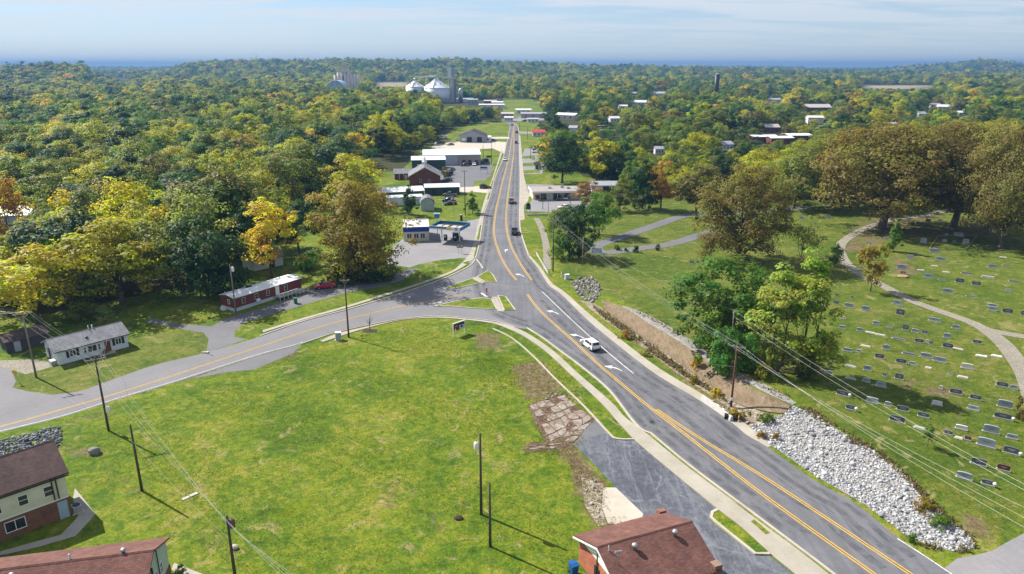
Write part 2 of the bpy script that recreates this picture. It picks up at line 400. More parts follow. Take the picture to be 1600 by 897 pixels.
FOREST.append([(-900,560),(-300,520),(0,497),(60,492),(110,487),(150,478),(180,468),(215,462),(285,448),(300,432),(345,415),(395,395),(430,372),(470,352),(478,318),(520,318),(560,312),(580,300),(585,275),(640,262),(642,235),(690,218),(714,196),(785,190),(786,150),(786,128),(560,128),(-900,128)])
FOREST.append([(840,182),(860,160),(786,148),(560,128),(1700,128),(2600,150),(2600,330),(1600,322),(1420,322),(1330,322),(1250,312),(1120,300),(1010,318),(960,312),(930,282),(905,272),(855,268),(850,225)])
def build_ground():
    xs = axis(-105, 125, .8, -9000, 9000); ys = axis(48, 185, .8, -250, 12500)
    X, Y = np.meshgrid(xs, ys); Z = hgt(X, Y)
    nx, ny = len(xs), len(ys)
    co = np.stack([X, Y, Z], -1).reshape(-1, 3).astype(np.float32)
    i = np.arange(nx-1); j = np.arange(ny-1); I, J = np.meshgrid(i, j); b = (J*nx+I).ravel()
    quads = np.stack([b, b+1, b+nx+1, b+nx], 1).astype(np.int32)
    me = bpy.data.meshes.new('ground'); me.vertices.add(len(co)); me.vertices.foreach_set('co', co.ravel())
    me.loops.add(quads.size); me.loops.foreach_set('vertex_index', quads.ravel())
    me.polygons.add(len(quads)); me.polygons.foreach_set('loop_start', np.arange(0, quads.size, 4, dtype=np.int32))
    me.polygons.foreach_set('use_smooth', np.ones(len(quads), bool)); me.update(calc_edges=True)
    zone = np.zeros((ny, nx, 4), np.float32); zone[..., 3] = 1
    for poly, v in DIRT: zone[..., 0] = np.maximum(zone[..., 0], v*pix_poly_mask(poly, X, Y))
    for poly in DULL: zone[..., 1] = np.maximum(zone[..., 1], pix_poly_mask(poly, X, Y))
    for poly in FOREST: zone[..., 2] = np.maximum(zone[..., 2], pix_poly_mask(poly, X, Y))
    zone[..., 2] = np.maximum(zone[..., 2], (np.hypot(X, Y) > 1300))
    for _ in range(2):                                    # soften the outlines
        for ch in range(3):
            a = zone[..., ch]; a[1:-1, 1:-1] = (a[1:-1, 1:-1]*2+a[:-2, 1:-1]+a[2:, 1:-1]+a[1:-1, :-2]+a[1:-1, 2:])/6
    field = np.zeros((ny, nx), np.float32)
    for poly in FIELDS: field = np.maximum(field, pix_poly_mask(poly, X, Y))
    a = me.attributes.new('zone', 'FLOAT_COLOR', 'POINT'); a.data.foreach_set('color', zone.ravel())
    a = me.attributes.new('field', 'FLOAT', 'POINT'); a.data.foreach_set('value', field.ravel())
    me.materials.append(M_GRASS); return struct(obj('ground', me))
build_ground()

# ================================================================= sheets laid on the ground
def catmull(pts, n=5):
    P = [Vector((p[0], p[1])) for p in pts]; out = []
    for i in range(len(P)-1):
        p0, p1, p2, p3 = P[max(i-1,0)], P[i], P[i+1], P[min(i+2, len(P)-1)]
        for k in range(n):
            t = k/n
            out.append(.5*((2*p1)+(p2-p0)*t+(2*p0-5*p1+4*p2-p3)*t*t+(3*p1-p0-3*p2+p3)*t**3))
    out.append(P[-1]); return out
def curve(pix, n=5): return catmull([ground_ray(*p) if h1(*ground_ray(*p)) == 0 else at(*p)[:2] for p in pix], n)
def sheet_mesh(name, w, mat, up, step=None, thick=0.0):
    bm = bmesh.new(); vs = [bm.verts.new((p[0], p[1], 0)) for p in w]
    f = bm.faces.new(vs); bm.normal_update()
    if f.normal.z < 0: f.normal_flip()
    bmesh.ops.triangulate(bm, faces=bm.faces[:])
    if step:
        for _ in range(7):
            L = [e for e in bm.edges if e.calc_length() > step]
            if not L: break
            bmesh.ops.subdivide_edges(bm, edges=L, cuts=1); bmesh.ops.triangulate(bm, faces=bm.faces[:])
    if step:
        co = np.array([v.co[:] for v in bm.verts]); z = hgt(co[:, 0], co[:, 1])
        for v, q in zip(bm.verts, z): v.co.z = q+up
    else:
        for v in bm.verts: v.co.z = up
    if thick:
        r = bmesh.ops.extrude_face_region(bm, geom=bm.faces[:])
        bmesh.ops.translate(bm, verts=[g for g in r['geom'] if isinstance(g, bmesh.types.BMVert)], vec=(0,0,-thick))
    bmesh.ops.recalc_face_normals(bm, faces=bm.faces[:])
    if not thick and sum(f.normal.z for f in bm.faces) < 0: bmesh.ops.reverse_faces(bm, faces=bm.faces[:])
    me = bpy.data.meshes.new(name); bm.to_mesh(me); bm.free(); me.materials.append(mat); return me
def sheet(name, w, mat, up, step=None, thick=0.0): return struct(obj(name, sheet_mesh(name, w, mat, up, step, thick)))
def pixsheet(name, pix, mat, up, step=None, thick=0.0, smooth=False):
    w = curve(pix+[pix[0]], 4)[:-1] if smooth else [at(*p)[:2] for p in pix]
    return sheet(name, w, mat, up, step, thick)
def offset(c, d):
    out = []
    for i, p in enumerate(c):
        t = (c[min(i+1, len(c)-1)]-c[max(i-1, 0)]).normalized(); out.append(p+Vector((-t.y, t.x))*d)
    return out
def strip_into(mb, c, w, z, m=0, drape=False):
    a, b = offset(c, w/2), offset(c, -w/2); n = len(c)
    za = hgt([p.x for p in a], [p.y for p in a])+z if drape else [z]*n
    zb = hgt([p.x for p in b], [p.y for p in b])+z if drape else [z]*n
    mb.add([(p.x, p.y, q) for p, q in zip(a, za)]+[(p.x, p.y, q) for p, q in zip(b, zb)], [(i, n+i, n+i+1, i+1) for i in range(n-1)], m)
def strip(name, c, w, mat, z, parent=None, drape=False):
    mb = MB(); strip_into(mb, c, w, z, 0, drape); o = mb.build(name, mat, parent)
    if sum(f.normal.z for f in o.data.polygons) < 0: o.data.flip_normals()
    return o
def kerb(name, c, w, mat, hgt_=.13):
    a, b = offset(c, w/2), offset(c, -w/2); n = len(c); mb = MB()
    vs = [(p.x,p.y,z) for z in (-.02, hgt_) for p in a]+[(p.x,p.y,z) for z in (-.02, hgt_) for p in b]
    fs = []
    for i in range(n-1):
        fs += [(i,i+1,n+i+1,n+i), (2*n+i,3*n+i,3*n+i+1,2*n+i+1), (n+i,n+i+1,3*n+i+1,3*n+i)]
    fs += [(0,n,3*n,2*n), (n-1,3*n-1,4*n-1,2*n-1)]
    mb.add(vs, fs); return struct(mb.build(name, mat))

# --- main road
ROAD_L = [(1330,925),(1300,897),(1185,810),(1075,727),(1015,677),(992,664),(950,610),(905,572),(870,546),(846,528),(822,513),(790,502),(764,490),(748,470),(738,448),(738,425),(744,404),(750,380),(757,335),(767,305),(775,275),(787,245),(795,210),(797,198),(789,190),(782,186)]
ROAD_R = [(1620,985),(1500,906),(1405,842),(1337,787),(1270,749),(1200,699),(1167,680),(1145,662),(1095,627),(1025,585),(975,547),(920,502),(877,460),(857,445),(841,420),(825,400),(814,367),(811,342),(812,280),(811,235),(810,202),(806,194),(797,188),(789,184)]
cl, cr = curve(ROAD_L), curve(ROAD_R)
road = sheet('road', cl+cr[::-1], M_ROAD, .024)
# --- side street
ST_U = [(-160,664),(0,630),(82,617),(125,611),(160,599),(240,571),(322,551),(400,528),(475,501),(540,484),(620,460),(660,447),(700,432),(732,416),(744,405),(756,420)]
ST_D = [(-160,716),(0,676),(100,651),(185,624),(275,597),(400,557),(457,541),(475,536),(525,518),(575,507),(625,498),(682,493),(725,496),(775,502),(800,511),(822,514)]
cu, cd = curve(ST_U), curve(ST_D)
street = sheet('road', cu+[ground_ray(790,470)]+cd[::-1], M_STREET, .012)
pixsheet('driveway', [(-160,640),(-160,590),(-10,570),(18,578),(25,596),(20,606),(45,612),(90,618),(60,632),(0,650)], M_STREET, .018)
pixsheet('driveway', [(-10,572),(0,563),(60,562),(92,570),(40,585),(18,578)], M_TRACK, .008)
# --- paint
def cpts(pix): return curve(pix, 6)
def ydouble(pix, gap=.24, w=.15):
    c = cpts(pix)
    for d in (gap/2+w/2-.02, -gap/2-w/2+.02): strip('centre_line', offset(c, d), w, M_YEL, .044, road)
ydouble([(824,460),(845,487),(895,532),(930,565),(960,591),(1007,630),(1030,648),(1072,680),(1197,777),(1365,897),(1400,925)])
ydouble([(1026,640),(1087,681),(1200,750),(1422,897),(1465,925)])
ydouble([(804,192),(800,215),(796,240),(791,262),(786,280),(779,310),(774,335),(772,365),(780,395),(793,420),(807,438)])
ydouble([(803,200),(803,235),(800,260),(793,310),(791,347),(797,380),(815,415),(831,438)])
strip('lane_line', cpts([(847,456),(870,478),(905,511),(950,551),(990,584)]), .16, M_WHITE, .044, road)
strip('edge_line', cpts([(1402,842),(1440,866),(1486,897),(1520,920)]), .14, M_WHITE, .044, road)
ARROW = [(0,-.1),(0,.1),(.9,.12),(1.7,.42),(1.45,.78),(2.7,.95),(2.2,-.18),(1.95,.14),(1.0,-.1)]
def arrow(px, py, deg, sc, parent, mirror=1):
    c = ground_ray(px, py); r = rad(deg); mb = MB()
    pts = [(c[0]+sc*(x-1.3)*math.cos(r)-sc*mirror*y*math.sin(r), c[1]+sc*(x-1.3)*math.sin(r)+sc*mirror*y*math.cos(r)) for x, y in ARROW]
    o = obj('turn_arrow', sheet_mesh('turn_arrow', pts, M_WHITE, .046), parent); return o
arrow(867,488,118,1.15,road); arrow(905,525,122,1.15,road); arrow(962,575,125,1.15,road); arrow(815,430,115,1.15,road); arrow(789,392,100,1.1,road,-1)
strip('centre_line', offset(cpts([(-160,705),(0,667),(125,632),(225,602),(325,569),(400,544),(500,511),(575,491),(650,474),(732,460)]), .16), .12, M_YEL, .034, street)
strip('centre_line', offset(cpts([(-160,705),(0,667),(125,632),(225,602),(325,569),(400,544),(500,511),(575,491),(650,474),(732,460)]), -.16), .12, M_YEL, .034, street)
strip('edge_line', cpts([(-160,714),(0,674),(100,649),(185,622),(275,595),(400,555),(457,540),(472,534)]), .12, M_WHITE, .034, street)
strip('stop_line', cpts([(752,458),(761,464)]), .5, M_WHITE, .034, street)
arrow(681,474,8,1.1,street)
# --- traffic islands (grass on a kerb)
def island(pix):
    w = [Vector(ground_ray(*p)) for p in pix]; kerb('kerb', w+[w[0]], .28, M_KERB, .14)
    sheet('traffic_island', w, M_GRASS, .12)
island([(745,433),(763,423),(771,431),(776,441),(758,441)]); island([(692,453),(716,443),(737,436),(751,442),(722,449)])
island([(678,479),(712,471),(752,466),(768,468),(776,484),(740,482),(705,479)]); island([(778,462),(790,464),(805,485),(788,486)])
pixsheet('sidewalk', [(737,434),(744,433),(757,442),(751,443)], M_WALK, .05); pixsheet('sidewalk', [(768,464),(777,464),(787,487),(777,486)], M_WALK, .05)
# --- sidewalks, kerbs
def band(name, L, R, mat, up=.11, thick=.12): return sheet(name, curve(L)+curve(R)[::-1], mat, up, None, thick)
band('sidewalk', [(505,535),(560,517),(625,501),(682,497),(725,500),(770,506),(798,516),(820,527),(852,549),(890,584),(940,631),(962,656),(990,687)], [(472,540),(528,520),(575,509.5),(626,500),(682,495),(725,497.5),(775,503.5),(806,513),(830,525),(864,548),(900,582),(953,629),(975,654),(1008,680)][0:0] or [(500,533.5),(528,521.5),(575,510.5),(626,500.2),(682,495.2),(725,498),(775,504),(806,513),(832,526),(866,550),(902,583),(955,629),(976,652),(1010,678)], M_WALK)
band('sidewalk', [(990,687),(1037,727),(1120,795),(1160,826),(1205,867),(1245,900),(1290,940)], [(1010,678),(1075,731),(1130,772),(1180,811),(1240,855),(1296,899),(1350,945)], M_WALK)
kerb('kerb', curve([(470,538),(525,520),(575,508.6),(626,499),(682,494),(725,497),(776,503),(804,511.5)]), .22, M_KERB)
kerb('kerb', offset(curve([(822,513),(846,528),(870,546),(905,572),(950,610),(992,664),(1015,678)]), .15), .35, M_KERB)
kerb('kerb', offset(curve(ROAD_L[:5][::-1]), .12), .3, M_KERB, .125)
kerb('kerb', offset(curve([(756,420),(744,405),(732,416),(700,432),(660,447),(620,460),(540,484),(475,501),(405,525)]), .2), .35, M_KERB)
band('sidewalk', [(722,411),(705,424),(660,441),(610,457),(540,479),(475,497),(410,517)], [(729,414),(706,427),(662,443.5),(612,459.5),(540,482),(475,500),(412,520)], M_WALK)
band('sidewalk', [(722,411),(733,398),(740,380),(747,350),(757,312),(766,288),(776,258),(783,235)], [(738,407),(744,397),(748,380),(755,335),(765,305),(772,277),(782,247),(786,236)], M_WALK, .08, .08)
for a in ([(750,352),(752,352),(749,375),(745,375)], [(759,320),(761,321),(757,333),(755,333)], [(764,301),(766,302),(763,313),(761,312)], [(769,282),(771,283),(768,296),(766,295)], [(740,402),(745,384),(748,384),(744,402)]):
    pixsheet('verge', a, M_GRASS, .10)
kerb('kerb', offset(curve(ROAD_L[16:24]), .18), .3, M_KERB, .12)
kerb('kerb', offset(curve(ROAD_R[15:22]), -.2), .4, M_KERB, .12)
band('sidewalk', [(811,345),(812,318),(813,300),(813,270),(812,235),(811.5,212)], [(820,343),(819,322),(826,308),(818,270),(815,235),(813,212)], M_WALK, .08, .08)
band('sidewalk', [(812,318),(818,308),(826,301),(836,297)], [(820,320),(826,308),(833,304),(842,301)], M_WALK, .07, .07)
# pale gutter apron right of the main road
band('gutter', ROAD_R[5:16], [(1209,695),(1180,674),(1152,653),(1102,619),(1032,577),(982,540),(927,496),(883,457),(862,442),(845,418),(828,399)], M_GUT, .035, 0.03)
# white kerb line through the lawn
kerb('kerb', curve([(770,514),(800,529),(832,556),(867,592),(912,635),(950,676),(963,686),(990,687)]), .28, M_KERB, .15)
# --- old parking lot, slabs
pixsheet('parking_lot', [(897,694),(925,682),(947,676),(962,686),(990,688),(1120,796),(1108,812),(1115,818),(1180,868),(1204,870),(1250,905),(1290,945),(1130,945),(1000,820),(1005,803),(962,762),(925,722)], M_CRACK, .016)
def broken_paving(quad, nu, nv, seed, drop=.12):
    g = random.Random(seed); q = [Vector(ground_ray(*p)) for p in quad]; mb = MB()
    N = [[(i/nu+(g.uniform(-.3,.3)/nu if 0 < i < nu else g.uniform(-.12,.12)/nu), j/nv+(g.uniform(-.3,.3)/nv if 0 < j < nv else g.uniform(-.12,.12)/nv)) for i in range(nu+1)] for j in range(nv+1)]
    F = lambda u, v: (q[0]*(1-u)+q[1]*u)*(1-v)+(q[3]*(1-u)+q[2]*u)*v
    for j in range(nv):
        for i in range(nu):
            if g.random() < drop: continue
            c = [F(*N[j][i]), F(*N[j][i+1]), F(*N[j+1][i+1]), F(*N[j+1][i])]; m = sum(c, Vector((0,0)))/4; pts = []
            for k in range(4):
                A, B = c[k], c[(k+1) % 4]
                for f in (.04, .35, .68): 
                    p = A+(B-A)*f; k_ = g.uniform(.86, .97) if f != .04 else g.uniform(.84, .95); pts.append(m+(p-m)*k_)
            if g.random() < .3:       # snapped in two
                h = len(pts)//2; mid = (pts[0]+pts[h])/2
                for P in (pts[:h+1], pts[h:]+pts[:1]):
                    mm = sum(P, Vector((0,0)))/len(P); mb.prism([tuple(mm+(p-mm)*.95) for p in P], -.05, .05+g.uniform(0,.04))
            else: mb.prism([tuple(p) for p in pts], -.05, .05+g.uniform(0,.04))
    return struct(mb.build('broken_paving', M_SLAB))
pixsheet('parking_lot', [(886,693),(905,672),(916,663),(934,653),(951,676),(947,681),(924,687),(899,696)], M_DRIVE, .0125)
M_SOIL = gravel('reddish_soil', [(.05,.03,.02), (.115,.07,.045), (.20,.14,.10)], 4.0)
pixsheet('bare_soil', [(824,633),(856,621),(883,616),(893,629),(910,641),(930,657),(915,666),(898,692),(880,691),(858,694),(843,676)], M_SOIL, .018, None, 0, True)
pixsheet('bare_soil', [(816,704),(828,691),(858,692),(880,690),(898,694),(880,701),(850,706)], M_SOIL, .014, None, 0, True)
broken_paving([(827,633),(881,618),(926,655),(860,692)], 5, 5, 3); broken_paving([(820,702),(862,694),(896,692),(852,705)], 4, 2, 5, .2); broken_paving([(868,690),(897,692),(926,660),(896,668)], 2, 3, 8, .1)
pixsheet('concrete_slab', [(943,762),(962,762),(1005,803),(1000,822),(950,818),(940,792)], concrete('pad_concrete', .42), .022)
pixsheet('rubble_patch', [(908,745),(943,757),(942,800),(948,820),(935,822),(914,790)], M_RUBBLE, .012)
w = [at(*p)[:2] for p in [(1121,797),(1160,827),(1203,866),(1180,866),(1119,817),(1111,809),(1113,801)]]
kerb('kerb', [Vector(p) for p in w[2:]+[w[0]]], .35, M_KERB, .16); sheet('verge', w, M_GRASS, .12)
pixsheet('verge', [(1178,813),(1203,834),(1196,836),(1173,816)], M_GRASS, .135)
# --- west apron, trailer drive, gas station lot
pixsheet('driveway', [(287,596),(400,557.5),(457,542),(472,537),(458,552),(425,566),(400,577),(350,582),(300,592)], M_DRIVE, .010)
pixsheet('driveway', [(322,552),(326,530),(318,520),(268,511),(228,503),(235,497),(275,506),(330,510),(352,498),(400,484),(455,466),(480,452),(500,449),(530,446),(560,440),(600,433),(640,420),(655,420),(630,437),(600,447),(540,458),(482,474),(430,490),(385,503),(368,516),(366,526),(385,530)], M_DRIVE, .010)
pixsheet('parking_lot', [(600,412),(610,398),(614,385),(640,366),(690,352),(748,342),(766,335),(757,352),(750,385),(744,404),(735,412),(726,403),(690,406),(655,413),(640,418)], M_LOT, .014)
pixsheet('parking_lot', [(645,264),(692,258),(742,258),(771,253),(767,275),(757,282),(741,283),(741,292),(700,292),(695,282),(648,284)], M_DRIVE, .02)
pixsheet('driveway', [(700,294),(757,290),(768,291),(765,302),(740,300),(700,302)], M_DIRTLOT, .018)
pixsheet('parking_lot', [(672,236),(680,222),(770,221),(791,222),(788,240),(770,232),(700,236)], M_DIRTLOT, .03)
pixsheet('driveway', [(755,214),(796,214),(796,217),(755,217)], M_DIRTLOT, .03)
pixsheet('parking_lot', [(821,330),(834,308),(866,304),(930,306),(930,322),(885,332)], M_LOT, .016)
pixsheet('parking_lot', [(813,300),(813,288),(838,288),(905,290),(930,296),(925,308),(838,306),(820,309)], M_LOT, .012)
pixsheet('parking_lot', [(812,262),(813,250),(820,232),(850,232),(853,262),(846,272),(816,272)], M_LOT, .02)
for q in ([(818,266),(843,265),(844,270),(817,271)], [(817,255),(843,254),(838,259),(817,260)], [(816,244),(836,243),(836,247),(816,248)]): pixsheet('verge', q, M_GRASS, .05)
pixsheet('driveway', [(810,206),(880,206),(880,209),(810,209)], M_LOT, .03)
pixsheet('parking_lot', [(800,190),(850,188),(850,182),(790,183)], M_LOT, .03)
# --- cemetery drives
def drape_band(name, c, w, mat, up=.05):
    o = strip(name, c, w, mat, up, None, True); return struct(o)
ring = curve([(1262,324),(1200,330),(1130,333),(1072,337),(1025,352),(975,369),(940,381),(930,388),(945,395),(1000,388),(1050,381),(1095,367),(1130,358)], 8)
drape_band('path', ring, 4.2, M_DRIVE, .05)
drape_band('path', curve([(1440,338),(1390,345),(1352,357),(1325,372),(1313,385),(1318,405),(1340,426),(1380,447),(1425,470),(1450,480),(1512,502),(1545,516),(1610,528)], 10), 2.6, M_TRACK, .06)
drape_band('path', curve([(1538,514),(1566,536),(1587,562),(1604,590),(1620,640)], 10), 3.0, M_TRACK, .075)
drape_band('path', curve([(1440,338),(1500,326),(1600,322)], 10), 3.0, M_TRACK, .06)
drape_band('path', curve([(838,341),(846,356),(851,372),(854,392),(855,421)], 6), 1.9, M_TRACK, .04)
pixsheet('driveway', [(1470,892),(1495,873),(1550,861),(1588,840),(1640,810),(1760,880),(1600,960),(1500,912)], M_LOT, .02, 1.5)
# --- bank and gravel strips beside the road
up_l = [(939,469),(972,480),(1015,507),(1058,533),(1098,560),(1144,586),(1184,612),(1235,635)]
lo_l = [(946,487),(985,515),(1032,547),(1081,583),(1118,608),(1151,632),(1191,643),(1227,648)]
sheet('embankment', curve(up_l)+curve(lo_l)[::-1], M_MULCH, .16, .6)
gr_u = [(972,478),(1000,487),(1040,507),(1097,544),(1125,570),(1160,585),(1205,606),(1245,630)]
sheet('gravel_strip', curve(gr_u)+curve([(1238,633),(1202,617),(1148,589),(1100,560),(1052,531),(1010,507),(978,487)]), M_GRAVEL, .06, .8)
sheet('gravel_strip', curve([(905,470),(940,497),(1000,540),(1060,585),(1120,625),(1165,655),(1200,668)])+curve([(1226,652),(1190,644),(1140,619),(1115,596),(1080,575),(1040,550),(993,518),(944,484),(925,472)]), M_RUBBLE, .05, .8)

# worn wheel tracks and joints on the main road, a fresh turf patch on the lawn
def wear_mat(name, col, lo, hi):
    t = NT(name); p = t.pos(); n = t.ramp(t.noise(p, .35, 5, .75), [(.40, lo), (.60, hi)])
    d = t.n('ShaderNodeBsdfDiffuse'); d.inputs[0].default_value = (*col, 1); tr = t.n('ShaderNodeBsdfTransparent'); mx = t.n('ShaderNodeMixShader')
    t.l(n, mx.inputs[0]); t.l(tr.outputs[0], mx.inputs[1]); t.l(d.outputs[0], mx.inputs[2]); t.l(mx.outputs[0], t.out.inputs[0]); return t.mat
M_WEAR = wear_mat('tyre_wear', (.085,.087,.098), .0, .34); M_SEAL = wear_mat('crack_sealant', (.055,.056,.062), .0, .55)
for c_, sg in ((cr, 1), (cl, -1)):
    for d_ in (1.15, 2.75): strip('wear_track', offset(c_, sg*d_)[8:-12], .85, M_WEAR, .030, road)
strip('wear_track', offset(cr, 5.4)[8:60], 1.0, M_WEAR, .030, road); strip('sealed_joint', offset(cr, 3.75)[6:70], .10, M_SEAL, .033, road); strip('sealed_joint', offset(cl, -3.7)[6:60], .08, M_SEAL, .033, road)
pixsheet('turf_patch', [(430,806),(452,792),(476,779),(497,775),(502,781),(480,797),(458,810),(438,819)], wear_mat('fresh_turf', (.17,.22,.02), .15, .75), .012)
M_BARK = pm('bark', (.105,.085,.066), .95, .35, 3, .8)
# ================================================================= building materials
def brick_mat(name, col, mortar, sc=1.0):
    t = NT(name); p = t.objc(); g = t.n('ShaderNodeNewGeometry')
    # box projection so courses run level on every wall
    sp = t.n('ShaderNodeSeparateXYZ'); t.l(p, sp.inputs[0])
    cb = t.n('ShaderNodeCombineXYZ'); t.l(t.math('ADD', sp.outputs[0], sp.outputs[1]), cb.inputs[0]); t.l(sp.outputs[2], cb.inputs[1])
    b = t.n('ShaderNodeTexBrick'); b.inputs['Scale'].default_value = 2.2*sc; b.inputs['Brick Width'].default_value = .5; b.inputs['Row Height'].default_value = .17; b.inputs['Mortar Size'].default_value = .014
    b.inputs['Color1'].default_value = (*[c*1.2 for c in col],1); b.inputs['Color2'].default_value = (*[c*.7 for c in col],1); b.inputs['Mortar'].default_value = (*mortar,1)
    t.l(cb.outputs[0], b.inputs['Vector'])
    n = t.ramp(t.noise(p, .8, 5, .7), [(.3, .75), (.7, 1.2)])
    t.bsdf(t.mix(.8, b.outputs['Color'], n, 'MULTIPLY'), .9, b.outputs['Fac'], -.2, .01, .2); return t.mat
def shingle_mat(name, col, row=7.0):
    t = NT(name); p = t.objc(); sp = t.n('ShaderNodeSeparateXYZ'); t.l(p, sp.inputs[0])
    cb = t.n('ShaderNodeCombineXYZ'); t.l(sp.outputs[0], cb.inputs[0]); t.l(t.math('MULTIPLY', sp.outputs[1], 1.15), cb.inputs[1])
    b = t.n('ShaderNodeTexBrick'); b.inputs['Scale'].default_value = 1.0; b.inputs['Brick Width'].default_value = .42; b.inputs['Row Height'].default_value = .17; b.inputs['Mortar Size'].default_value = .012; b.inputs['Bias'].default_value = -.1
    b.inputs['Color1'].default_value = (*[c*1.22 for c in col],1); b.inputs['Color2'].default_value = (*[c*.80 for c in col],1); b.inputs['Mortar'].default_value = (*[c*.45 for c in col],1)
    t.l(cb.outputs[0], b.inputs['Vector'])
    n = t.ramp(t.noise(p, .5, 6, .7), [(.32, .78), (.68, 1.2)]); s = t.ramp(t.noise(mapping(t, p, (1.4,.12,1)), 1, 4), [(.35, .88), (.65, 1.1)])
    c = t.mix(1, t.mix(1, b.outputs['Color'], n, 'MULTIPLY'), s, 'MULTIPLY')
    t.bsdf(c, .9, b.outputs['Fac'], -.25, .012, .2); return t.mat
def siding_mat(name, col, pitch=.2, vertical=False, rough=.6):
    t = NT(name); p = t.objc(); sp = t.n('ShaderNodeSeparateXYZ'); t.l(p, sp.inputs[0])
    c = t.math('ADD', sp.outputs[0], sp.outputs[1]) if vertical else sp.outputs[2]
    f = t.math('FRACT', t.math('DIVIDE', c, pitch))
    ln = t.ramp(f, [(0, .70), (.10, 1), (1, .96)])
    n = t.ramp(t.noise(p, .7, 6, .7), [(.3, .86), (.7, 1.08)])
    t.bsdf(t.mix(1, t.mix(1, col, ln, 'MULTIPLY'), n, 'MULTIPLY'), rough, f, .25, .02, .35); return t.mat
def metal_roof(name, col, pitch=.5):
    t = NT(name); p = t.objc(); sp = t.n('ShaderNodeSeparateXYZ'); t.l(p, sp.inputs[0])
    f = t.math('FRACT', t.math('DIVIDE', sp.outputs[0], pitch)); ln = t.ramp(f, [(0, .78), (.08, 1)])
    n = t.ramp(t.noise(p, .5, 6, .75), [(.3, .84), (.7, 1.06)])
    st = t.ramp(t.noise(mapping(t, p, (1.2,.2,1)), 1.2, 5, .75), [(.58, 0), (.70, 1)])
    c = t.mix(1, t.mix(1, col, ln, 'MULTIPLY'), n, 'MULTIPLY'); c = t.mix(t.math('MULTIPLY', st, .3), c, [v*.55 for v in col])
    t.bsdf(c, .42, f, .2, .02, .5); return t.mat
def glass_mat():
    t = NT('window_glass'); p = t.objc(); n = t.ramp(t.noise(p, 1.2, 3), [(.3, (.012,.016,.022)), (.7, (.035,.045,.058))])
    t.bsdf(n, .08, None, spec=.6); return t.mat
M_GLASS = glass_mat()
M_TRIM = pm('white_trim', (.74,.74,.72), .55, .06); M_DARK = pm('dark_metal', (.02,.02,.022), .5, .2)
M_STEEL = pm('galvanised_steel', (.42,.43,.44), .4, .15, metal=.6); M_BLACK = pm('black_rubber', (.015,.015,.016), .8, .2)
M_BRICK = brick_mat('brown_brick', (.19,.080,.045), (.20,.16,.13)); M_BRICKR = brick_mat('orange_brick', (.42,.12,.058), (.36,.24,.18)); M_BRICKD = brick_mat('dark_red_brick', (.16,.04,.03), (.18,.14,.12))
M_PIER = brick_mat('pink_brick', (.24,.105,.08), (.26,.18,.14)); M_SHBR = shingle_mat('brown_shingles', (.085,.055,.050)); M_SHRD = shingle_mat('red_brown_shingles', (.150,.072,.058)); M_SHGY = shingle_mat('grey_shingles', (.20,.20,.215)); M_SHDK = shingle_mat('dark_brown_shingles', (.085,.062,.058))
M_CREAM = siding_mat('cream_siding', (.62,.63,.47)); M_MINT = siding_mat('pale_green_siding', (.46,.54,.47)); M_WSID = siding_mat('white_siding', (.66,.69,.72)); M_MAROON = siding_mat('maroon_ribbed_siding', (.165,.042,.032), .3, True)
M_GSID = siding_mat('grey_siding', (.33,.36,.40)); M_GREENM = siding_mat('dark_green_metal', (.022,.060,.045), .4, True); M_GREYM = siding_mat('light_grey_metal', (.45,.48,.52), .4, True); M_TAN = siding_mat('tan_metal', (.36,.31,.29), .4, True); M_SHEDW = siding_mat('blue_grey_siding', (.36,.44,.46))
M_WROOF = metal_roof('white_metal_roof', (.78,.79,.80)); M_GROOF = metal_roof('grey_metal_roof', (.34,.35,.38)); M_TROOF = metal_roof('tan_metal_roof', (.50,.44,.40)); M_REDR = metal_roof('red_metal_roof', (.50,.07,.05))
M_SKIRT = siding_mat('pale_skirting', (.52,.57,.60), .35, True); M_SOFFIT = pm('white_soffit', (.62,.62,.60), .7, .08); M_SHUT = pm('dark_shutter', (.035,.025,.03), .6, .15)
M_BROWND = pm('brown_door', (.16,.05,.035), .5, .15); M_BLUED = pm('pale_blue_door', (.30,.42,.50), .5, .1); M_BLUEF = pm('blue_fascia', (.012,.035,.25), .45, .15); M_TEAL = pm('teal_blue_fascia', (.03,.20,.36), .45, .15); M_YELP = pm('yellow_panel', (.72,.52,.03), .45, .1)
M_CONC = pm('weathered_concrete', (.44,.40,.35), .85, .2, 1.2); M_CBLK = pm('cream_block', (.56,.52,.40), .8, .12); M_ROOFW = pm('pale_flat_roof', (.62,.58,.55), .8, .22, .8)
SITES = []
def side_xf(side, L, W):
    return {'S': ((0,-W/2), 0), 'N': ((0,W/2), math.pi), 'E': ((L/2,0), math.pi/2), 'W': ((-L/2,0), -math.pi/2)}[side]
def wall_item(b, side, u, z, w, h, d0, d1, name, mat, L, W, parent):
    (ox, oy), r = side_xf(side, L, W); c, s = math.cos(r), math.sin(r); mb = MB()
    cx, cy = u, -(d0+d1)/2
    mb.obox((ox+cx*c-cy*s, oy+cx*s+cy*c, z+h/2), (w, d1-d0, h), r); return mb.build(name, mat, parent)
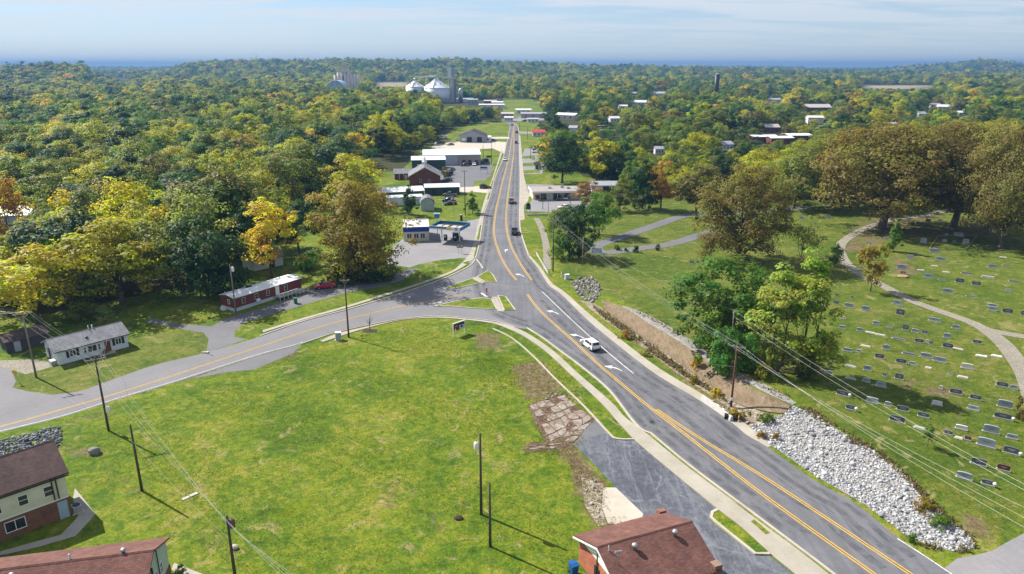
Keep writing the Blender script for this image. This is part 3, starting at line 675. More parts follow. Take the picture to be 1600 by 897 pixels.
def window(b, side, u, z, w, h, L, W, frame=None, glass=None, shutters=False, panes=2):
    fr = frame or M_TRIM; (ox, oy), r = side_xf(side, L, W); c, s = math.cos(r), math.sin(r); mb = MB()
    def pc(x, y, zz, sx, sy, sz): mb.obox((ox+x*c-y*s, oy+x*s+y*c, zz), (sx, sy, sz), r)
    t = .07
    pc(u-w/2+t/2, -.03, z+h/2, t, .10, h); pc(u+w/2-t/2, -.03, z+h/2, t, .10, h); pc(u, -.031, z+t/2, w-2*t, .12, t); pc(u, -.03, z+h-t/2, w-2*t, .10, t)
    if panes == 2: pc(u, -.028, z+h*.5, w-2*t, .07, .05)
    elif panes == 3: pc(u, -.028, z+h*.5, .07, .07, h-2*t)
    f = mb.build('window', fr, b); wall_item(b, side, u, z+t, w-2*t, h-2*t, .004, .03, 'pane', glass or M_GLASS, L, W, f)
    if shutters:
        for k in (-1, 1): wall_item(b, side, u+k*(w/2+.27), z-.05, .42, h+.1, .005, .05, 'shutter', M_SHUT, L, W, b)
    return f
def door(b, side, u, w, h, L, W, mat, name='door', z=0.02, handle=True):
    d = wall_item(b, side, u, z, w, h, .004, .07, name, mat, L, W, b)
    if handle: wall_item(b, side, u+w*.36, z+h*.46, .07, .07, .071, .12, 'handle', M_STEEL, L, W, d)
    return d
def gable_walls(b, L, W, hw, hr, mat, name='wall', z0=-.3):
    mb = MB(); mb.extr([(-W/2,z0),(W/2,z0),(W/2,hw),(0,hr),(-W/2,hw)], 'x', -L/2, L/2); return mb.build(name, mat, b)
def gable_roof(b, L, W, hw, hr, mat, ov=.4, th=.16, ridge=True, ove=None):
    ove = ov if ove is None else ove; sl = (hr-hw)/(W/2); mb = MB(); y = W/2+ov; z = hw-sl*ov
    for k in (-1, 1):
        mb.extr([(k*y, z+.03), (0, hr+.03), (0, hr+.03+th), (k*y, z+.03+th)], 'x', -L/2-ove, L/2+ove)
    o = mb.build('roof', mat, b)
    if ridge:
        rm = MB(); rm.extr([(-.16,hr+th-.02),(.16,hr+th-.02),(0,hr+th+.10)], 'x', -L/2-ove-.01, L/2+ove+.01); rm.build('ridge_cap', mat, o)
    return o
def mushroom_vent(roof, x, y, z, r=.28, h=.55, m=None, name='vent'):
    mb = MB(); mb.lathe([(r*.55,-.4),(r*.55,h*.6),(r,h*.62),(r*.95,h*.8),(r*.55,h)], (x,y,z), 14); return mb.build(name, m or M_STEEL, roof, True)
def pipe_vent(roof, x, y, z, h=.6, r=.06): return MB().lathe([(r*2,-.2),(r*2,.04),(r,.08),(r,h)], (x,y,z), 10).build('vent_pipe', M_STEEL, roof, True)
def frame_of(A, B): d = (Vector(B)-Vector(A)); return math.atan2(d.y, d.x), d.length
def house(name, label, cat, A, ang, L, W, hw, hr, wallm, roofm, ov=.4, anchor='FL', group=None, ove=None, th=.16):
    """A: the named ground corner (F/B front or back, L/R); front faces local -y"""
    r = ang; ux, uy = Vector((math.cos(r), math.sin(r))), Vector((-math.sin(r), math.cos(r)))
    c = Vector(A[:2])+ux*(L/2 if anchor[1] == 'L' else -L/2)+uy*(W/2 if anchor[0] == 'F' else -W/2)
    t = thing(name, label, cat, (c.x, c.y, h1(c.x, c.y)), r, group); SITES.append((c.x, c.y, max(L, W)*.55))
    n = max(1, int(round(L/W)))
    for i in range(n): SITES.append((c.x+ux.x*((i+.5)/n-.5)*L, c.y+ux.y*((i+.5)/n-.5)*L, W*.6))
    gable_walls(t, L, W, hw, hr, wallm); t2 = gable_roof(t, L, W, hw, hr, roofm, ov, th, True, ove); return t, t2
# ----------------------------------------------------------------- white bungalow
A = ground_ray(92,571); B = ground_ray(201.5,541.6); ang, L = frame_of(A, B); W = 6.2
bg, rf = house('bungalow', 'small white bungalow with grey roof and dark shutters beside the side street', 'house', A, ang, L, W, 2.5, 3.75, M_WSID, M_SHGY, .45)
window(bg,'S',-L*.29,.95,1.0,1.15,L,W,shutters=True,panes=3); window(bg,'S',-L*.02,.85,1.5,1.2,L,W,panes=3); window(bg,'S',-L*.02-1.12,.9,.45,1.1,L,W); window(bg,'S',-L*.02+1.12,.9,.45,1.1,L,W)
window(bg,'S',L*.36,.95,1.0,1.15,L,W,shutters=True,panes=3); door(bg,'S',L*.20,.95,2.0,L,W,M_BROWND)
for u in (-1.9, .2): window(bg,'W',u,.9,.7,1.1,L,W)
door(bg,'W',-.9,.85,2.0,L,W,M_SHUT)
MB().obox((L*.16,-W/2-.55,.06),(2.4,1.1,.22)).build('step', M_CONC, bg)
pipe_vent(rf, L*.06, .1, 3.8, .8, .09); pipe_vent(rf, L*.12, .35, 3.7, .8, .12); mushroom_vent(rf, -L*.04, -1.9, 3.05, .25, .35, M_DARK)
MB().box(-.05,L*0+.05,-.05,.05,0,.05)
wall_item(bg,'W',1.9,.02,1.3,.75,.08,.9,'air_conditioner',M_STEEL,L,W,bg)
# dark shed beside it
sh, _ = house('garden_shed', 'low dark shed under the trees beside the white bungalow', 'shed', ground_ray(12,553), ang, 6.5, 4.2, 2.1, 2.9, pm('dark_boards',(.06,.06,.06),.9), M_SHDK, .3)
door(sh,'S',-1.6,1.0,1.9,6.5,4.2,M_GSID); 
# ----------------------------------------------------------------- mobile home
A = ground_ray(367.5,487.5); B = ground_ray(472,454); ang, L = frame_of(A, B); W = 4.6
mh = thing('mobile_home', 'long maroon mobile home with white metal roof and pale skirting', 'mobile home', ((A[0]+B[0])/2-math.sin(ang)*W/2, (A[1]+B[1])/2+math.cos(ang)*W/2, 0), ang)
SITES += [(A[0]+(B[0]-A[0])*k-math.sin(ang)*W/2, A[1]+(B[1]-A[1])*k+math.cos(ang)*W/2, 3) for k in (.1,.3,.5,.7,.9)]
MB().extr([(-W/2,.75),(W/2,.75),(W/2,2.85),(0,3.25),(-W/2,2.85)],'x',-L/2,L/2).build('wall', M_MAROON, mh)
MB().box(-L/2+.05,L/2-.05,-W/2+.05,W/2-.05,-.2,.747).build('skirting', M_SKIRT, mh)
rf = gable_roof(mh, L, W, 2.85, 3.25, M_WROOF, .14, .08)
for x, y in ((-L*.34,.9),(-L*.20,1.0),(L*.3,.6),(-L*.47,1.2)): pipe_vent(rf, x, y, 3.2, .4, .11)
MB().box(-L*.19,-L*.12,.4,1.1,3.1,3.5).build('vent', M_DARK, rf)
for u, w, h in ((-L*.37,.8,1.2),(-L*.19,.9,1.2),(-L*.02,.8,1.2),(L*.25,.9,1.3)): window(mh,'S',u,1.3,w,h,L,W,pm('cream_trim',(.55,.50,.33),.6,.1))
door(mh,'S',L*.12,.95,2.0,L,W,M_TRIM,z=.78); window(mh,'W',.6,1.4,.7,1.0,L,W); wall_item(mh,'S',-L*.18,.86,.8,.5,.06,.5,'air_conditioner',M_TRIM,L,W,mh)
mb = MB(); mb.box(L*.06,L*.34,-W/2-2.0,-W/2-.03,.6,.74); mb.box(L*.34+.01,L*.5,-W/2-2.0,-W/2-.9,.28,.40)
dk = mb.build('deck', pm('grey_boards',(.36,.33,.30),.8,.2), mh)
for k in range(8): MB().box(L*.06+k*L*.062,L*.06+k*L*.062+.08,-W/2-2.0,-W/2-1.92,0 if k < 5 else 0,1.55 if k < 5 else 1.15).build('post', M_TRIM, dk)
MB().box(L*.06,L*.34,-W/2-2.01,-W/2-1.93,1.5,1.58).build('rail', M_TRIM, dk); MB().box(L*.34+.01,L*.5,-W/2-2.01,-W/2-1.93,1.1,1.18).build('rail', M_TRIM, dk)
wall_item(mh,'W',-.8,.0,1.0,.7,.1,.9,'air_conditioner',M_TRIM,L,W,mh)
# hidden cottage behind the golden tree
ct, _ = house('cottage', 'small pale cottage half hidden behind the golden autumn tree', 'house', ground_ray(397,424), rad(48), 8, 5.5, 2.5, 4.0, M_WSID, M_SHGY, .4)
window(ct,'S',-1.6,1.0,1.2,1.2,8,5.5,panes=3); door(ct,'S',1.2,.9,2,8,5.5,M_SHUT)
# roof far left behind the woods
h0, _ = house('farmhouse', 'pale roofed house glimpsed between trees at the left picture edge', 'house', ground_ray(-6,352), rad(10), 10, 8, 3, 5.2, M_WSID, M_GROOF)
window(h0,'S',2,1,1,1.2,10,8)
# ----------------------------------------------------------------- two-storey apartments (left)
L, W = 27.0, 8.4; ang = rad(45.2)
ap, rf = house('apartment_building', 'two-storey apartment house, cream siding over brown brick, at the lower left', 'building', (-49.3,67.75), ang, L, W, 5.45, 7.35, M_CREAM, M_SHBR, .42, 'FR')
bpy.data.objects.remove(ap.children[0]) if False else None
mb = MB(); mb.box(-L/2+.01,L/2-.01,-W/2-.10,-W/2+.02,-.2,2.45); brk = mb.build('brick_wall', M_BRICK, ap)
# floor band above the bricks, windows on both storeys
MB().box(-L/2,L/2,-W/2-.26,-W/2-.003,2.453,2.62).build('band', M_TRIM, ap)
mb = MB(); mb.box(-L/2-.002,L/2+.002,-W/2-.25,-W/2-.002,2.625,5.30); mb.build('upper_wall', M_CREAM, ap)
W2, W3 = W+.5, W+.2
for i, u in enumerate((11.75, 9.4, 7.0, 4.0, 0, -4)):
    window(ap,'S',u,3.35,.95,1.25,L,W2)
wx = 3.6
for u in (8.3, 2.5, -4): window(ap,'S',u,.75,1.9,1.3,L,W3,panes=3)
door(ap,'S',L/2-.75,.95,2.15,L,W3,M_BLUED); door(ap,'S',L/2-7.6,.95,2.15,L,W3,M_TRIM)
for k in (0, .4):
    MB().tube((L/2-1.35+k,-W/2-.36,2.7),(L/2-1.35+k,-W/2-.36,5.3),.07,n=8).build('drain_pipe', pm('dark_brown_pipe',(.05,.03,.025),.5), ap)
MB().box(-L/2-.3,L/2+.3,-W/2-.56,-W/2-.44,5.12,5.26).build('gutter', pm('dark_brown_pipe',(.05,.03,.025)), ap)
mushroom_vent(rf, L/2-6.3, -2.9, 6.05, .26, .8); pipe_vent(rf, L/2-6.9, 1.0, 6.9, .7, .1); pipe_vent(rf, L/2-1.2, .5, 7.3, .5, .08); mushroom_vent(rf, L/2-8.8, -.6, 7.15, .3, .4, M_DARK); pipe_vent(rf, L/2-11, .6, 7.2, .7, .08); pipe_vent(rf, L/2-4.2, 1, 6.9, .4, .07)
pixsheet('path', [(117,763),(127,775),(149,803),(142,812),(118,838),(60,855),(20,864),(0,868),(0,862),(50,848),(95,836),(118,812),(122,806),(114,780)], M_WALK, .03)
# ----------------------------------------------------------------- apartments (bottom edge)
L, W = 27.0, 8.5; ang = rad(11.9); E = Vector((-32.72,57.08))
ux, uy = Vector((math.cos(ang),math.sin(ang))), Vector((-math.sin(ang),math.cos(ang)))
cor = E-ux*.35-uy*.3
a2, rf = house('apartment_building', 'long brown shingle roof with a row of vents along the bottom picture edge', 'building', cor, ang, L, W, 5.0, 6.85, M_MINT, M_SHRD, .35, 'BR')
MB().box(-L/2-.05,L/2+.05,-W/2-.05,W/2+.05,-.3,2.3).build('brick_wall', M_BRICK, a2)
for u, z in ((1.9,3.1),(.3,3.3)): window(a2,'E',u,z,.7,1.2,L,W)
MB().tube((L/2+.1,-.6,0),(L/2+.1,-.6,5.6),.09,n=8).build('drain_pipe', M_DARK, a2); MB().tube((L/2+.12,1.1,2.4),(L/2+.12,1.1,6.2),.05,n=6).build('conduit', M_DARK, a2)
for x, y, k in ((L/2-2.2,.25,0),(L/2-6.6,.5,1),(L/2-10.6,-.9,0),(L/2-12.8,.6,1),(L/2-13.2,.1,1),(L/2-16.4,1.2,0),(L/2-12.2,-.2,2)):
    z = 6.85-abs(y)*.435+.1
    if k == 0: mushroom_vent(rf, x, y, z, .25, .6)
    elif k == 1: pipe_vent(rf, x, y, z, .6, .09)
    else: mushroom_vent(rf, x, y, z, .36, .35)
pixsheet('path', [(272,880),(283,884),(316,897),(330,905),(290,905),(268,890)], M_WALK, .03)
# ----------------------------------------------------------------- brick house, lower right
ang = rad(21.6); L, W = 10.3, 8.9; E = Vector((6.21,60.11)); ux, uy = Vector((math.cos(ang),math.sin(ang))), Vector((-math.sin(ang),math.cos(ang)))
bh, rf = house('brick_house', 'single-storey orange brick house with red-brown shingle roof beside the cracked car park', 'house', E+ux*.45-uy*.35, ang, L-.6, W, 2.95, 4.85, M_BRICKR, M_SHRD, .45, 'BL')
L -= .6
# white gable boards over the brick end, brick chimney stubs, roof vents, aerial
mb = MB(); mb.extr([(-W/2+.3,2.95),(W/2-.3,2.95),(0,4.7)],'x',-L/2-.06,-L/2-.004); mb.build('gable_board', M_TRIM, bh)
for k in (-1, 1):
    mb = MB(); sl = (4.85-2.95)/(W/2); y = W/2+.45
    mb.extr([(k*y,2.95-sl*.45-.16),(0,4.85-.16),(0,4.86),(k*y,2.95-sl*.45+.02)],'x',-L/2-.52,-L/2-.45); mb.build('bargeboard', M_TRIM, bh)
MB().box(L/2-.3,L/2+.55,W/2+.0,W/2+.55,-.2,3.35).build('brick_pier', M_PIER, bh); MB().box(L/2-.2,L/2+.65,-W/2-.30,-W/2+.5,-.2,3.4).build('brick_pier', M_PIER, bh)
mushroom_vent(rf,-1.9,-1.1,4.5,.30,.75); mushroom_vent(rf,2.7,-.9,4.6,.30,.75)
an = MB(); an.tube((-4.2,-1.9,3.9),(-4.2,-1.9,5.6),.035,n=6); an.tube((-4.5,-1.9,5.6),(-3.8,-1.9,5.5),.12,.10,n=10); an.build('aerial', M_STEEL, rf)
pipe_vent(rf,-4.4,-.6,4.65,.7,.05)
door(bh,'W',-.6,.95,2.1,L,W,M_DARK); wall_item(bh,'W',2.6,.1,.35,.5,.01,.2,'meter_box',M_DARK,L,W,bh); MB().tube((-L/2-.08,.55,0),(-L/2-.08,.55,4.3),.06,n=8).build('drain_pipe', M_DARK, bh)
# ----------------------------------------------------------------- petrol station
def rect_from(pxa, pxb, z): return Vector(ground_ray(*pxa, z)), Vector(ground_ray(*pxb, z))
fa, fb = rect_from((630,356),(670,354.8),4.0); ba, _b = rect_from((641,338.5),(677,337.5),4.0)
ang, L = frame_of(fa, fb); W = min(11.0, (Vector(ba)-Vector(fa)).length)
uy = Vector((-math.sin(ang),math.cos(ang))); c = (fa+fb)/2+uy*W/2
gs = thing('petrol_station', 'petrol station shop with pale flat roof and deep blue fascia', 'shop', (c.x,c.y,0), ang); SITES.append((c.x,c.y,8))
MB().box(-L/2,L/2,-W/2,W/2,-.1,3.6).build('wall', M_CBLK, gs)
MB().box(-L/2+.12,L/2-.12,-W/2+.12,W/2-.12,3.61,3.85).build('roof', M_ROOFW, gs)
mb = MB(); mb.box(-L/2-.1,L/2+.1,-W/2-.12,-W/2-.004,2.75,4.15); mb.build('fascia', M_BLUEF, gs)
mb = MB(); mb.box(-L/2-.1,-L/2+.06,-W/2+.01,W/2+.1,3.55,4.1); mb.box(L/2-.06,L/2+.1,-W/2+.01,W/2+.1,3.55,4.1); mb.box(-L/2+.07,L/2-.07,W/2-.06,W/2+.1,3.55,4.1); mb.build('parapet', M_TRIM, gs)
for u in (-2.0,0,1.8): window(gs,'S',u,.8,1.4,1.5,L,W,panes=3)
door(gs,'E',-1.5,1.0,2.1,L,W,M_GLASS); window(gs,'E',1.5,.7,2.4,1.5,L,W,panes=3)
for x, y in ((.6,-.5),(-1.8,-2.2),(1.2,2.6)): MB().obox((x,y,4.1),(.9,.8,.55)).build('roof_unit', M_STEEL, gs)
fa, fb = rect_from((671,353.5),(719.5,357),4.8); ba, bb = rect_from((677,342),(725.5,343),4.8)
ang, L = frame_of(fa, fb); W = 7.5; uy = Vector((-math.sin(ang),math.cos(ang))); c = (fa+fb)/2+uy*W/2
cn = thing('fuel_canopy', 'flat petrol station canopy with blue and white fascia and light panels', 'canopy', (c.x,c.y,0), ang); SITES.append((c.x,c.y,8))
MB().box(-L/2+.15,L/2-.15,-W/2+.15,W/2-.15,4.1,4.3).build('deck', M_DARK, cn)
mb = MB(); mb.box(-L/2,-L/2+.15,-W/2,W/2,4.0,4.95); mb.box(L/2-.15,L/2,-W/2,W/2,4.0,4.95); mb.box(-L/2+.151,L/2-.151,W/2-.15,W/2,4.0,4.95); mb.build('fascia', M_TEAL, cn)
MB().box(-L/2+.151,L/2-.151,-W/2,-W/2+.15,4.0,4.95).build('fascia', M_TRIM, cn)
MB().box(-L/2+.152,L*.05,-W/2-.03,-W/2-.004,4.35,4.9).build('fascia_stripe', M_TEAL, cn); MB().box(L*.06,L*.2,-W/2-.04,-W/2-.004,4.1,4.9).build('fascia_stripe', M_YELP, cn)
mb = MB(); o = []; mb.path([(L*.36,-W/2-.05,4.47),(L*.36,-W/2-.004,4.47)],[.42,.42],16); em = mb.build('emblem', M_BLUEF, cn); mb = MB(); mb.path([(L*.36,-W/2-.07,4.47),(L*.36,-W/2-.052,4.47)],[.2,.2],12); mb.build('emblem_centre', M_TRIM, em)
for x in (-.33,-.12,.14,.34): MB().box(L*x-.75,L*x+.75,-1.2,1.0,4.31,4.42).build('roof_panel', M_TROOF, cn)
for x in (-.28,.30): MB().tube((L*x,0,0),(L*x,0,4.1),.17,n=10).build('post', M_TRIM, cn)
def pump(x, y, label):
    t = thing('fuel_pump', label, 'fuel pump', (x,y,.02), ang, 'fuel pumps'); MB().box(-.45,.45,-.28,.28,.12,1.75).build('housing', M_DARK, t); MB().box(-1.2,1.2,-.5,.5,0,.118).build('island', M_KERB, t); MB().box(-.3,.3,-.31,-.282,1.0,1.5).build('display', M_TRIM, t)
    MB().path([(.46,0,1.4),(.75,0,1.0),(.6,0,.4),(.47,0,.7)],.03,5).build('hose', M_BLACK, t)
for i, x in enumerate((-.16,.16)):
    p = c+Vector((math.cos(ang),math.sin(ang)))*L*x; pump(p.x, p.y, ['fuel pump under the canopy nearer the shop','fuel pump under the canopy nearer the main road'][i])
# ----------------------------------------------------------------- buildings along the road, left side
g1, rf = house('green_workshop', 'long dark green metal building with white roof behind the gambrel shed', 'building', ground_ray(592,316), rad(18), 17, 9, 3.4, 4.4, M_GREENM, M_WROOF, .25)
door(g1,'S',3,3,2.6,17,9,M_GREYM,'roller_door_or_bay_shade')
g2, rf = house('green_workshop', 'shorter green metal building with white roof at the end of its row', 'building', ground_ray(664,305.5), rad(8), 13.5, 7, 3.0, 3.8, M_GREENM, M_WROOF, .25)
for u in (-3,1): door(g2,'S',u,1.8,2.2,13.5,7,M_DARK,'roller_door_or_bay_shade')
for u in (-4.6,4.6): pipe_vent(g2,u,-1.5,3.6,.7,.15)
wh, rf = house('storage_building', 'low white building with shallow roof in front of the green workshop', 'building', ground_ray(604,322), rad(15), 13, 5, 2.8, 3.2, M_WSID, M_WROOF, .2)
window(wh,'S',3.5,1,1,1.2,13,5); door(wh,'S',4.8,1,2,13,5,M_BLUED)
# gambrel shed
A = ground_ray(656,329.5); L, W, ang = 6.5, 4.6, rad(8)
gsd = thing('gambrel_shed', 'grey-blue shed with a curved gambrel shingle roof', 'shed', (A[0]+2.3,A[1]+3.2,0), ang); SITES.append((A[0]+2.3,A[1]+3.2,4.5))
prof = [(-2.3,2.3),(-1.9,3.5),(-.9,4.3),(0,4.6),(.9,4.3),(1.9,3.5),(2.3,2.3)]
MB().extr([(-2.3,-.1)]+prof+[(2.3,-.1)],'y',-L/2,L/2).build('wall', M_SHEDW, gsd)
mb = MB(); 
for (a, b) in zip(prof[:-1], prof[1:]):
    mb.extr([(a[0]*1.04,a[1]+.02),(b[0]*1.04,b[1]+.02),(b[0]*1.1,b[1]+.16),(a[0]*1.1,a[1]+.16)],'y',-L/2-.2,L/2+.2)
mb.build('roof', M_SHGY, gsd); door(gsd,'E',-1,1.2,2,4.6,6.5,M_TRIM)
# brick hall with wing
A = ground_ray(640,290); 
hl, rf = house('brick_hall', 'dark red brick gabled hall with white trim and grey roof', 'building', (A[0],A[1]), rad(97), 14, 13, 4.0, 7.6, M_BRICKD, M_SHGY, .5, 'BL')
for u in (-1.8,1.8): window(hl,'W',u,1,.9,1.6,14,13)
MB().extr([(-7.0,3.6),(0,7.48),(0,7.75),(-7.0,3.86)],'x',-7.58,-7.51).build('bargeboard', M_TRIM, hl); MB().extr([(7.0,3.6),(0,7.48),(0,7.75),(7.0,3.86)],'x',-7.58,-7.51).build('bargeboard', M_TRIM, hl)
sp = MB(); sp.box(-1,1,-1,1,4,8.6); sp.lathe([(1.2,8.6),(.6,9.8),(.05,11)],(0,0,0),4); o = sp.build('steeple', M_TRIM, hl); o.location = (3.5,0,0)
wg, rf = house('hall_annexe', 'low grey-roofed annexe left of the brick hall with porch posts', 'building', ground_ray(617,281), rad(10), 10, 8, 2.7, 4.2, M_BRICKD, M_SHGY, .5)
for u in (-3,-1,1,3): MB().tube((u,-4.9,0),(u,-4.9,2.6),.1,n=8).build('porch_post', M_TRIM, wg)
door(wg,'S',0,1,2,10,8,M_TRIM)
# big white-roofed store
bs, rf = house('store_building', 'largest white-roofed metal store with grey and tan front wall', 'building', ground_ray(751,257), rad(7), 29, 24, 5.0, 6.4, M_GREYM, M_WROOF, .3, 'FR')
wall_item(bs,'S',8.5,0,12,4.9,.004,.05,'front_panel',M_TAN,29,24,bs)
for u in (6,9,12.5): door(bs,'S',u,1.6,2.3,29,24.12,M_GLASS)
bn, rf = house('green_barn', 'green metal barn with white roof joined to the largest white store', 'building', ground_ray(644,267), rad(8), 16, 13, 5.0, 6.0, M_GREENM, M_WROOF, .3)
door(bn,'S',-4,3,3,16,13,M_TRIM,'roller_door_or_bay_shade')
# grey workshop far up
gw, rf = house('grey_garage', 'grey gable-fronted garage with dark roof and two open bays up the road', 'building', ground_ray(718.5,222.5), rad(89), 14, 17.2, 4.4, 7.8, M_GSID, M_SHDK, .5, 'BL')
for u in (-2.2,4.4): door(gw,'W',u,3.2,3.4,14,17.2,M_DARK,'roller_door_or_bay_shade',handle=False)  # dark panels stand in for the shade inside the two open bays
window(gw,'W',-6,1,2.4,1.8,14,17.2,glass=M_TRIM)
gl, rf = house('lean_to', 'pale lean-to at the right end of the grey garage', 'shed', ground_ray(757,222), rad(-2), 4.2, 7, 3.0, 3.7, M_WSID, M_WROOF, .2)
door(gl,'S',0,1.4,2.2,4.2,7,M_DARK)
# ----------------------------------------------------------------- right side shops
fs = thing('roadside_shop', 'flat-roofed roadside shop with white fascia and dark openings', 'shop', (16.4,268.5,0), rad(6)); SITES.append((16.4,268.5,12)); SITES.append((9,268,6)); SITES.append((24,270,6))
MB().box(-9,9,-5,5,-.1,3.0).build('wall', M_CBLK, fs); MB().box(-9.5,9.5,-6.6,5.4,3.02,3.35).build('roof', pm('grey_tan_roof',(.30,.27,.25),.85,.2,.8), fs); MB().box(-9.55,9.55,-6.75,-6.61,2.75,3.5).build('fascia', M_TRIM, fs); MB().box(-9.6,-9.51,-6.6,5.4,2.75,3.5).build('fascia', M_TRIM, fs)
for u in (-5,-.3,4): wall_item(fs,'S',u,.1,2.2,2.4,.004,.05,'shop_window',M_GLASS,18,10,fs)
wall_item(fs,'S',-7.5,.3,2.0,1.5,.004,.06,'notice_panel',M_BROWND,18,10,fs)
for x in (-8.5,0,8.5): MB().tube((x,-6.4,0),(x,-6.4,2.75),.08,n=8).build('post', M_TRIM, fs)
for x, y in ((-2,0),(3,1.5),(5,-1)): MB().obox((x,y,3.7),(1.2,1,.7)).build('roof_unit', M_STEEL, fs)
og, rf = house('open_garage', 'white garage with a wide open bay right of the flat-roofed shop', 'garage', ground_ray(925,301), rad(2), 10, 7, 2.8, 3.9, M_WSID, M_GROOF)
door(og,'S',1.5,4.5,2.4,10,7,M_GLASS,'roller_door_or_bay_shade',handle=False)  # open bay: its inner shade is painted as one dark glassy panel
# ----------------------------------------------------------------- town roofs between the trees: (px, py of the eaves, eaves height, length, width, rise, angle, wall, roof, label)
TOWN = [
 (1195,214,3.6,17,10,.8,8,M_BRICKD,M_WROOF,'left end of the long white-roofed school block among the trees'),
 (1222,216,3.6,15,9,.8,6,M_BRICKD,M_WROOF,'lower middle white-roofed school wing among the trees'),
 (1250,212,4.2,16,11,.8,5,M_BRICKD,M_WROOF,'right end of the long white-roofed school block among the trees'),
 (1207,199,3.6,11,9,2.0,4,M_BRICKD,M_TROOF,'brick house with reddish roof just behind the white school block'),
 (1280,168,6.5,26,14,3,0,M_BRICKD,M_TROOF,'tall brick house with broad tan roof high among town trees'),
 (1276,184,5.5,13,9,1.4,-4,M_WSID,M_ROOFW,'white two-storey house below the broad tan roof'),
 (1211,156,4,18,10,2,0,M_WSID,M_GROOF,'pale grey-roofed house far off above the town trees'),
 (1478,167,4,13,10,2.2,-18,M_WSID,M_ROOFW,'pink-white roofed house at the upper right among trees'),
 (1462,164,3.5,14,8,1.8,6,M_WSID,M_GROOF,'long grey-roofed house left of the pink-white roof'),
 (1442,178,4.5,7,7,1.8,0,M_WSID,M_GROOF,'small white house below the long grey roof on the upper right'),
 (1394,194,3.2,8,6,1.2,0,M_WSID,M_WROOF,'tiny white roof between crowns right of centre in the town'),
 (1001,160,4,17,10,2.4,-20,M_WSID,M_ROOFW,'white gabled house far among trees right of the main road'),
 (974,166,3.2,10,7,1.4,0,M_WSID,M_ROOFW,'small white roof left of the white gabled house'),
 (1031,146,4.2,22,10,2.6,0,M_WSID,M_GREYM,'pale green-grey roof far off in the trees'),
 (991,146,4.2,10,9,2.2,0,M_BRICKD,M_TROOF,'pinkish roof left of the pale green-grey roof'),
 (960,185,3.4,9,7,1.6,12,M_WSID,M_ROOFW,'pale roof behind the open white stalls'),
 (1031,233,3,5,5,1.2,0,M_WSID,M_GROOF,'tiny white hut in shade under town trees'),
 (1135,226,3.6,8,7,1.6,20,M_WSID,M_GROOF,'small blue-grey house half hidden by yellow trees'),
 (1505,176,3.4,8,7,1.4,0,M_WSID,M_WROOF,'small white house near the upper right oaks'),
 (888,180,4.4,20,12,1.6,-32,M_CBLK,M_WROOF,'white-roofed cream building behind the dark roadside tree'),
 (897,200,5,6,6,1.4,-20,M_WSID,M_GROOF,'pale narrow house right of the dark roadside tree'),
 (842,207,3.0,9,7,1.6,0,M_WSID,M_REDR,'small kiosk with bright red roof right of the main road'),
 (834,178,4,24,14,1.0,-3,M_TAN,M_GROOF,'long dark-roofed shop row past the far road bend'),
 (818,172,4,16,12,1.0,0,M_WSID,M_ROOFW,'white flat shop behind the long dark-roofed row'),
 (793,178,4,12,10,1.2,0,M_TAN,M_TROOF,'brown shop left of the far road bend'),
 (833,186,3.0,10,6,.6,0,M_WSID,M_GREYM,'low white shop front at the far road bend'),
 (795,184,3.4,8,8,.8,0,M_WSID,M_ROOFW,'small white building beside the far road bend'),
 (766,158,6,16,14,1.0,0,M_BRICKD,M_TROOF,'tall red brick store in the far town centre'),
 (777,160,5.5,14,12,.8,0,M_WSID,M_WROOF,'white block right of the tall red brick store'),
 (768,164,4,30,14,.8,0,M_WSID,M_ROOFW,'long white roof in front of the red brick store'),
 (722,155,4,30,14,1.2,0,M_WSID,M_GROOF,'long pale roof right of the grain bins'),
 (738,156,6,14,12,1.0,0,M_GSID,M_GROOF,'grey block at the foot of the grain tower'),
]
for i, (px, py, ez, L, W, rise, a, wm, rm, lab) in enumerate(TOWN):
    A = ground_ray(px, py, ez); c = Vector(A)
    t = thing('town_building', lab, 'building', (c.x, c.y+W/2, 0), rad(a)); SITES.append((c.x, c.y+W/2, max(L, W)*.6))
    gable_walls(t, L, W, ez, ez+rise, wm); gable_roof(t, L, W, ez, ez+rise, rm, .4, .2, False)
    for u in (-L*.3, 0, L*.3): wall_item(t,'S',u,ez*.35,min(1.3,L*.12),min(1.5,ez*.35),.004,.05,'window',M_GLASS,L,W,t)
# open white market stalls (low white frames between trees)
for k, (px, py) in enumerate([(945,196),(950,203)]):
    A = ground_ray(px, py, 2.6); t = thing('shelter', ['farther open shelter with thin white roof among trees','nearer open shelter with thin white roof among trees'][k], 'shelter', (A[0],A[1],0))
    MB().box(-6,6,-1.2,1.2,2.5,2.65).build('roof', M_WROOF, t); SITES.append((A[0],A[1],6))
    for x in (-5.7,0,5.7): MB().tube((x,0,0),(x,0,2.5),.08,n=6).build('post', M_TRIM, t)
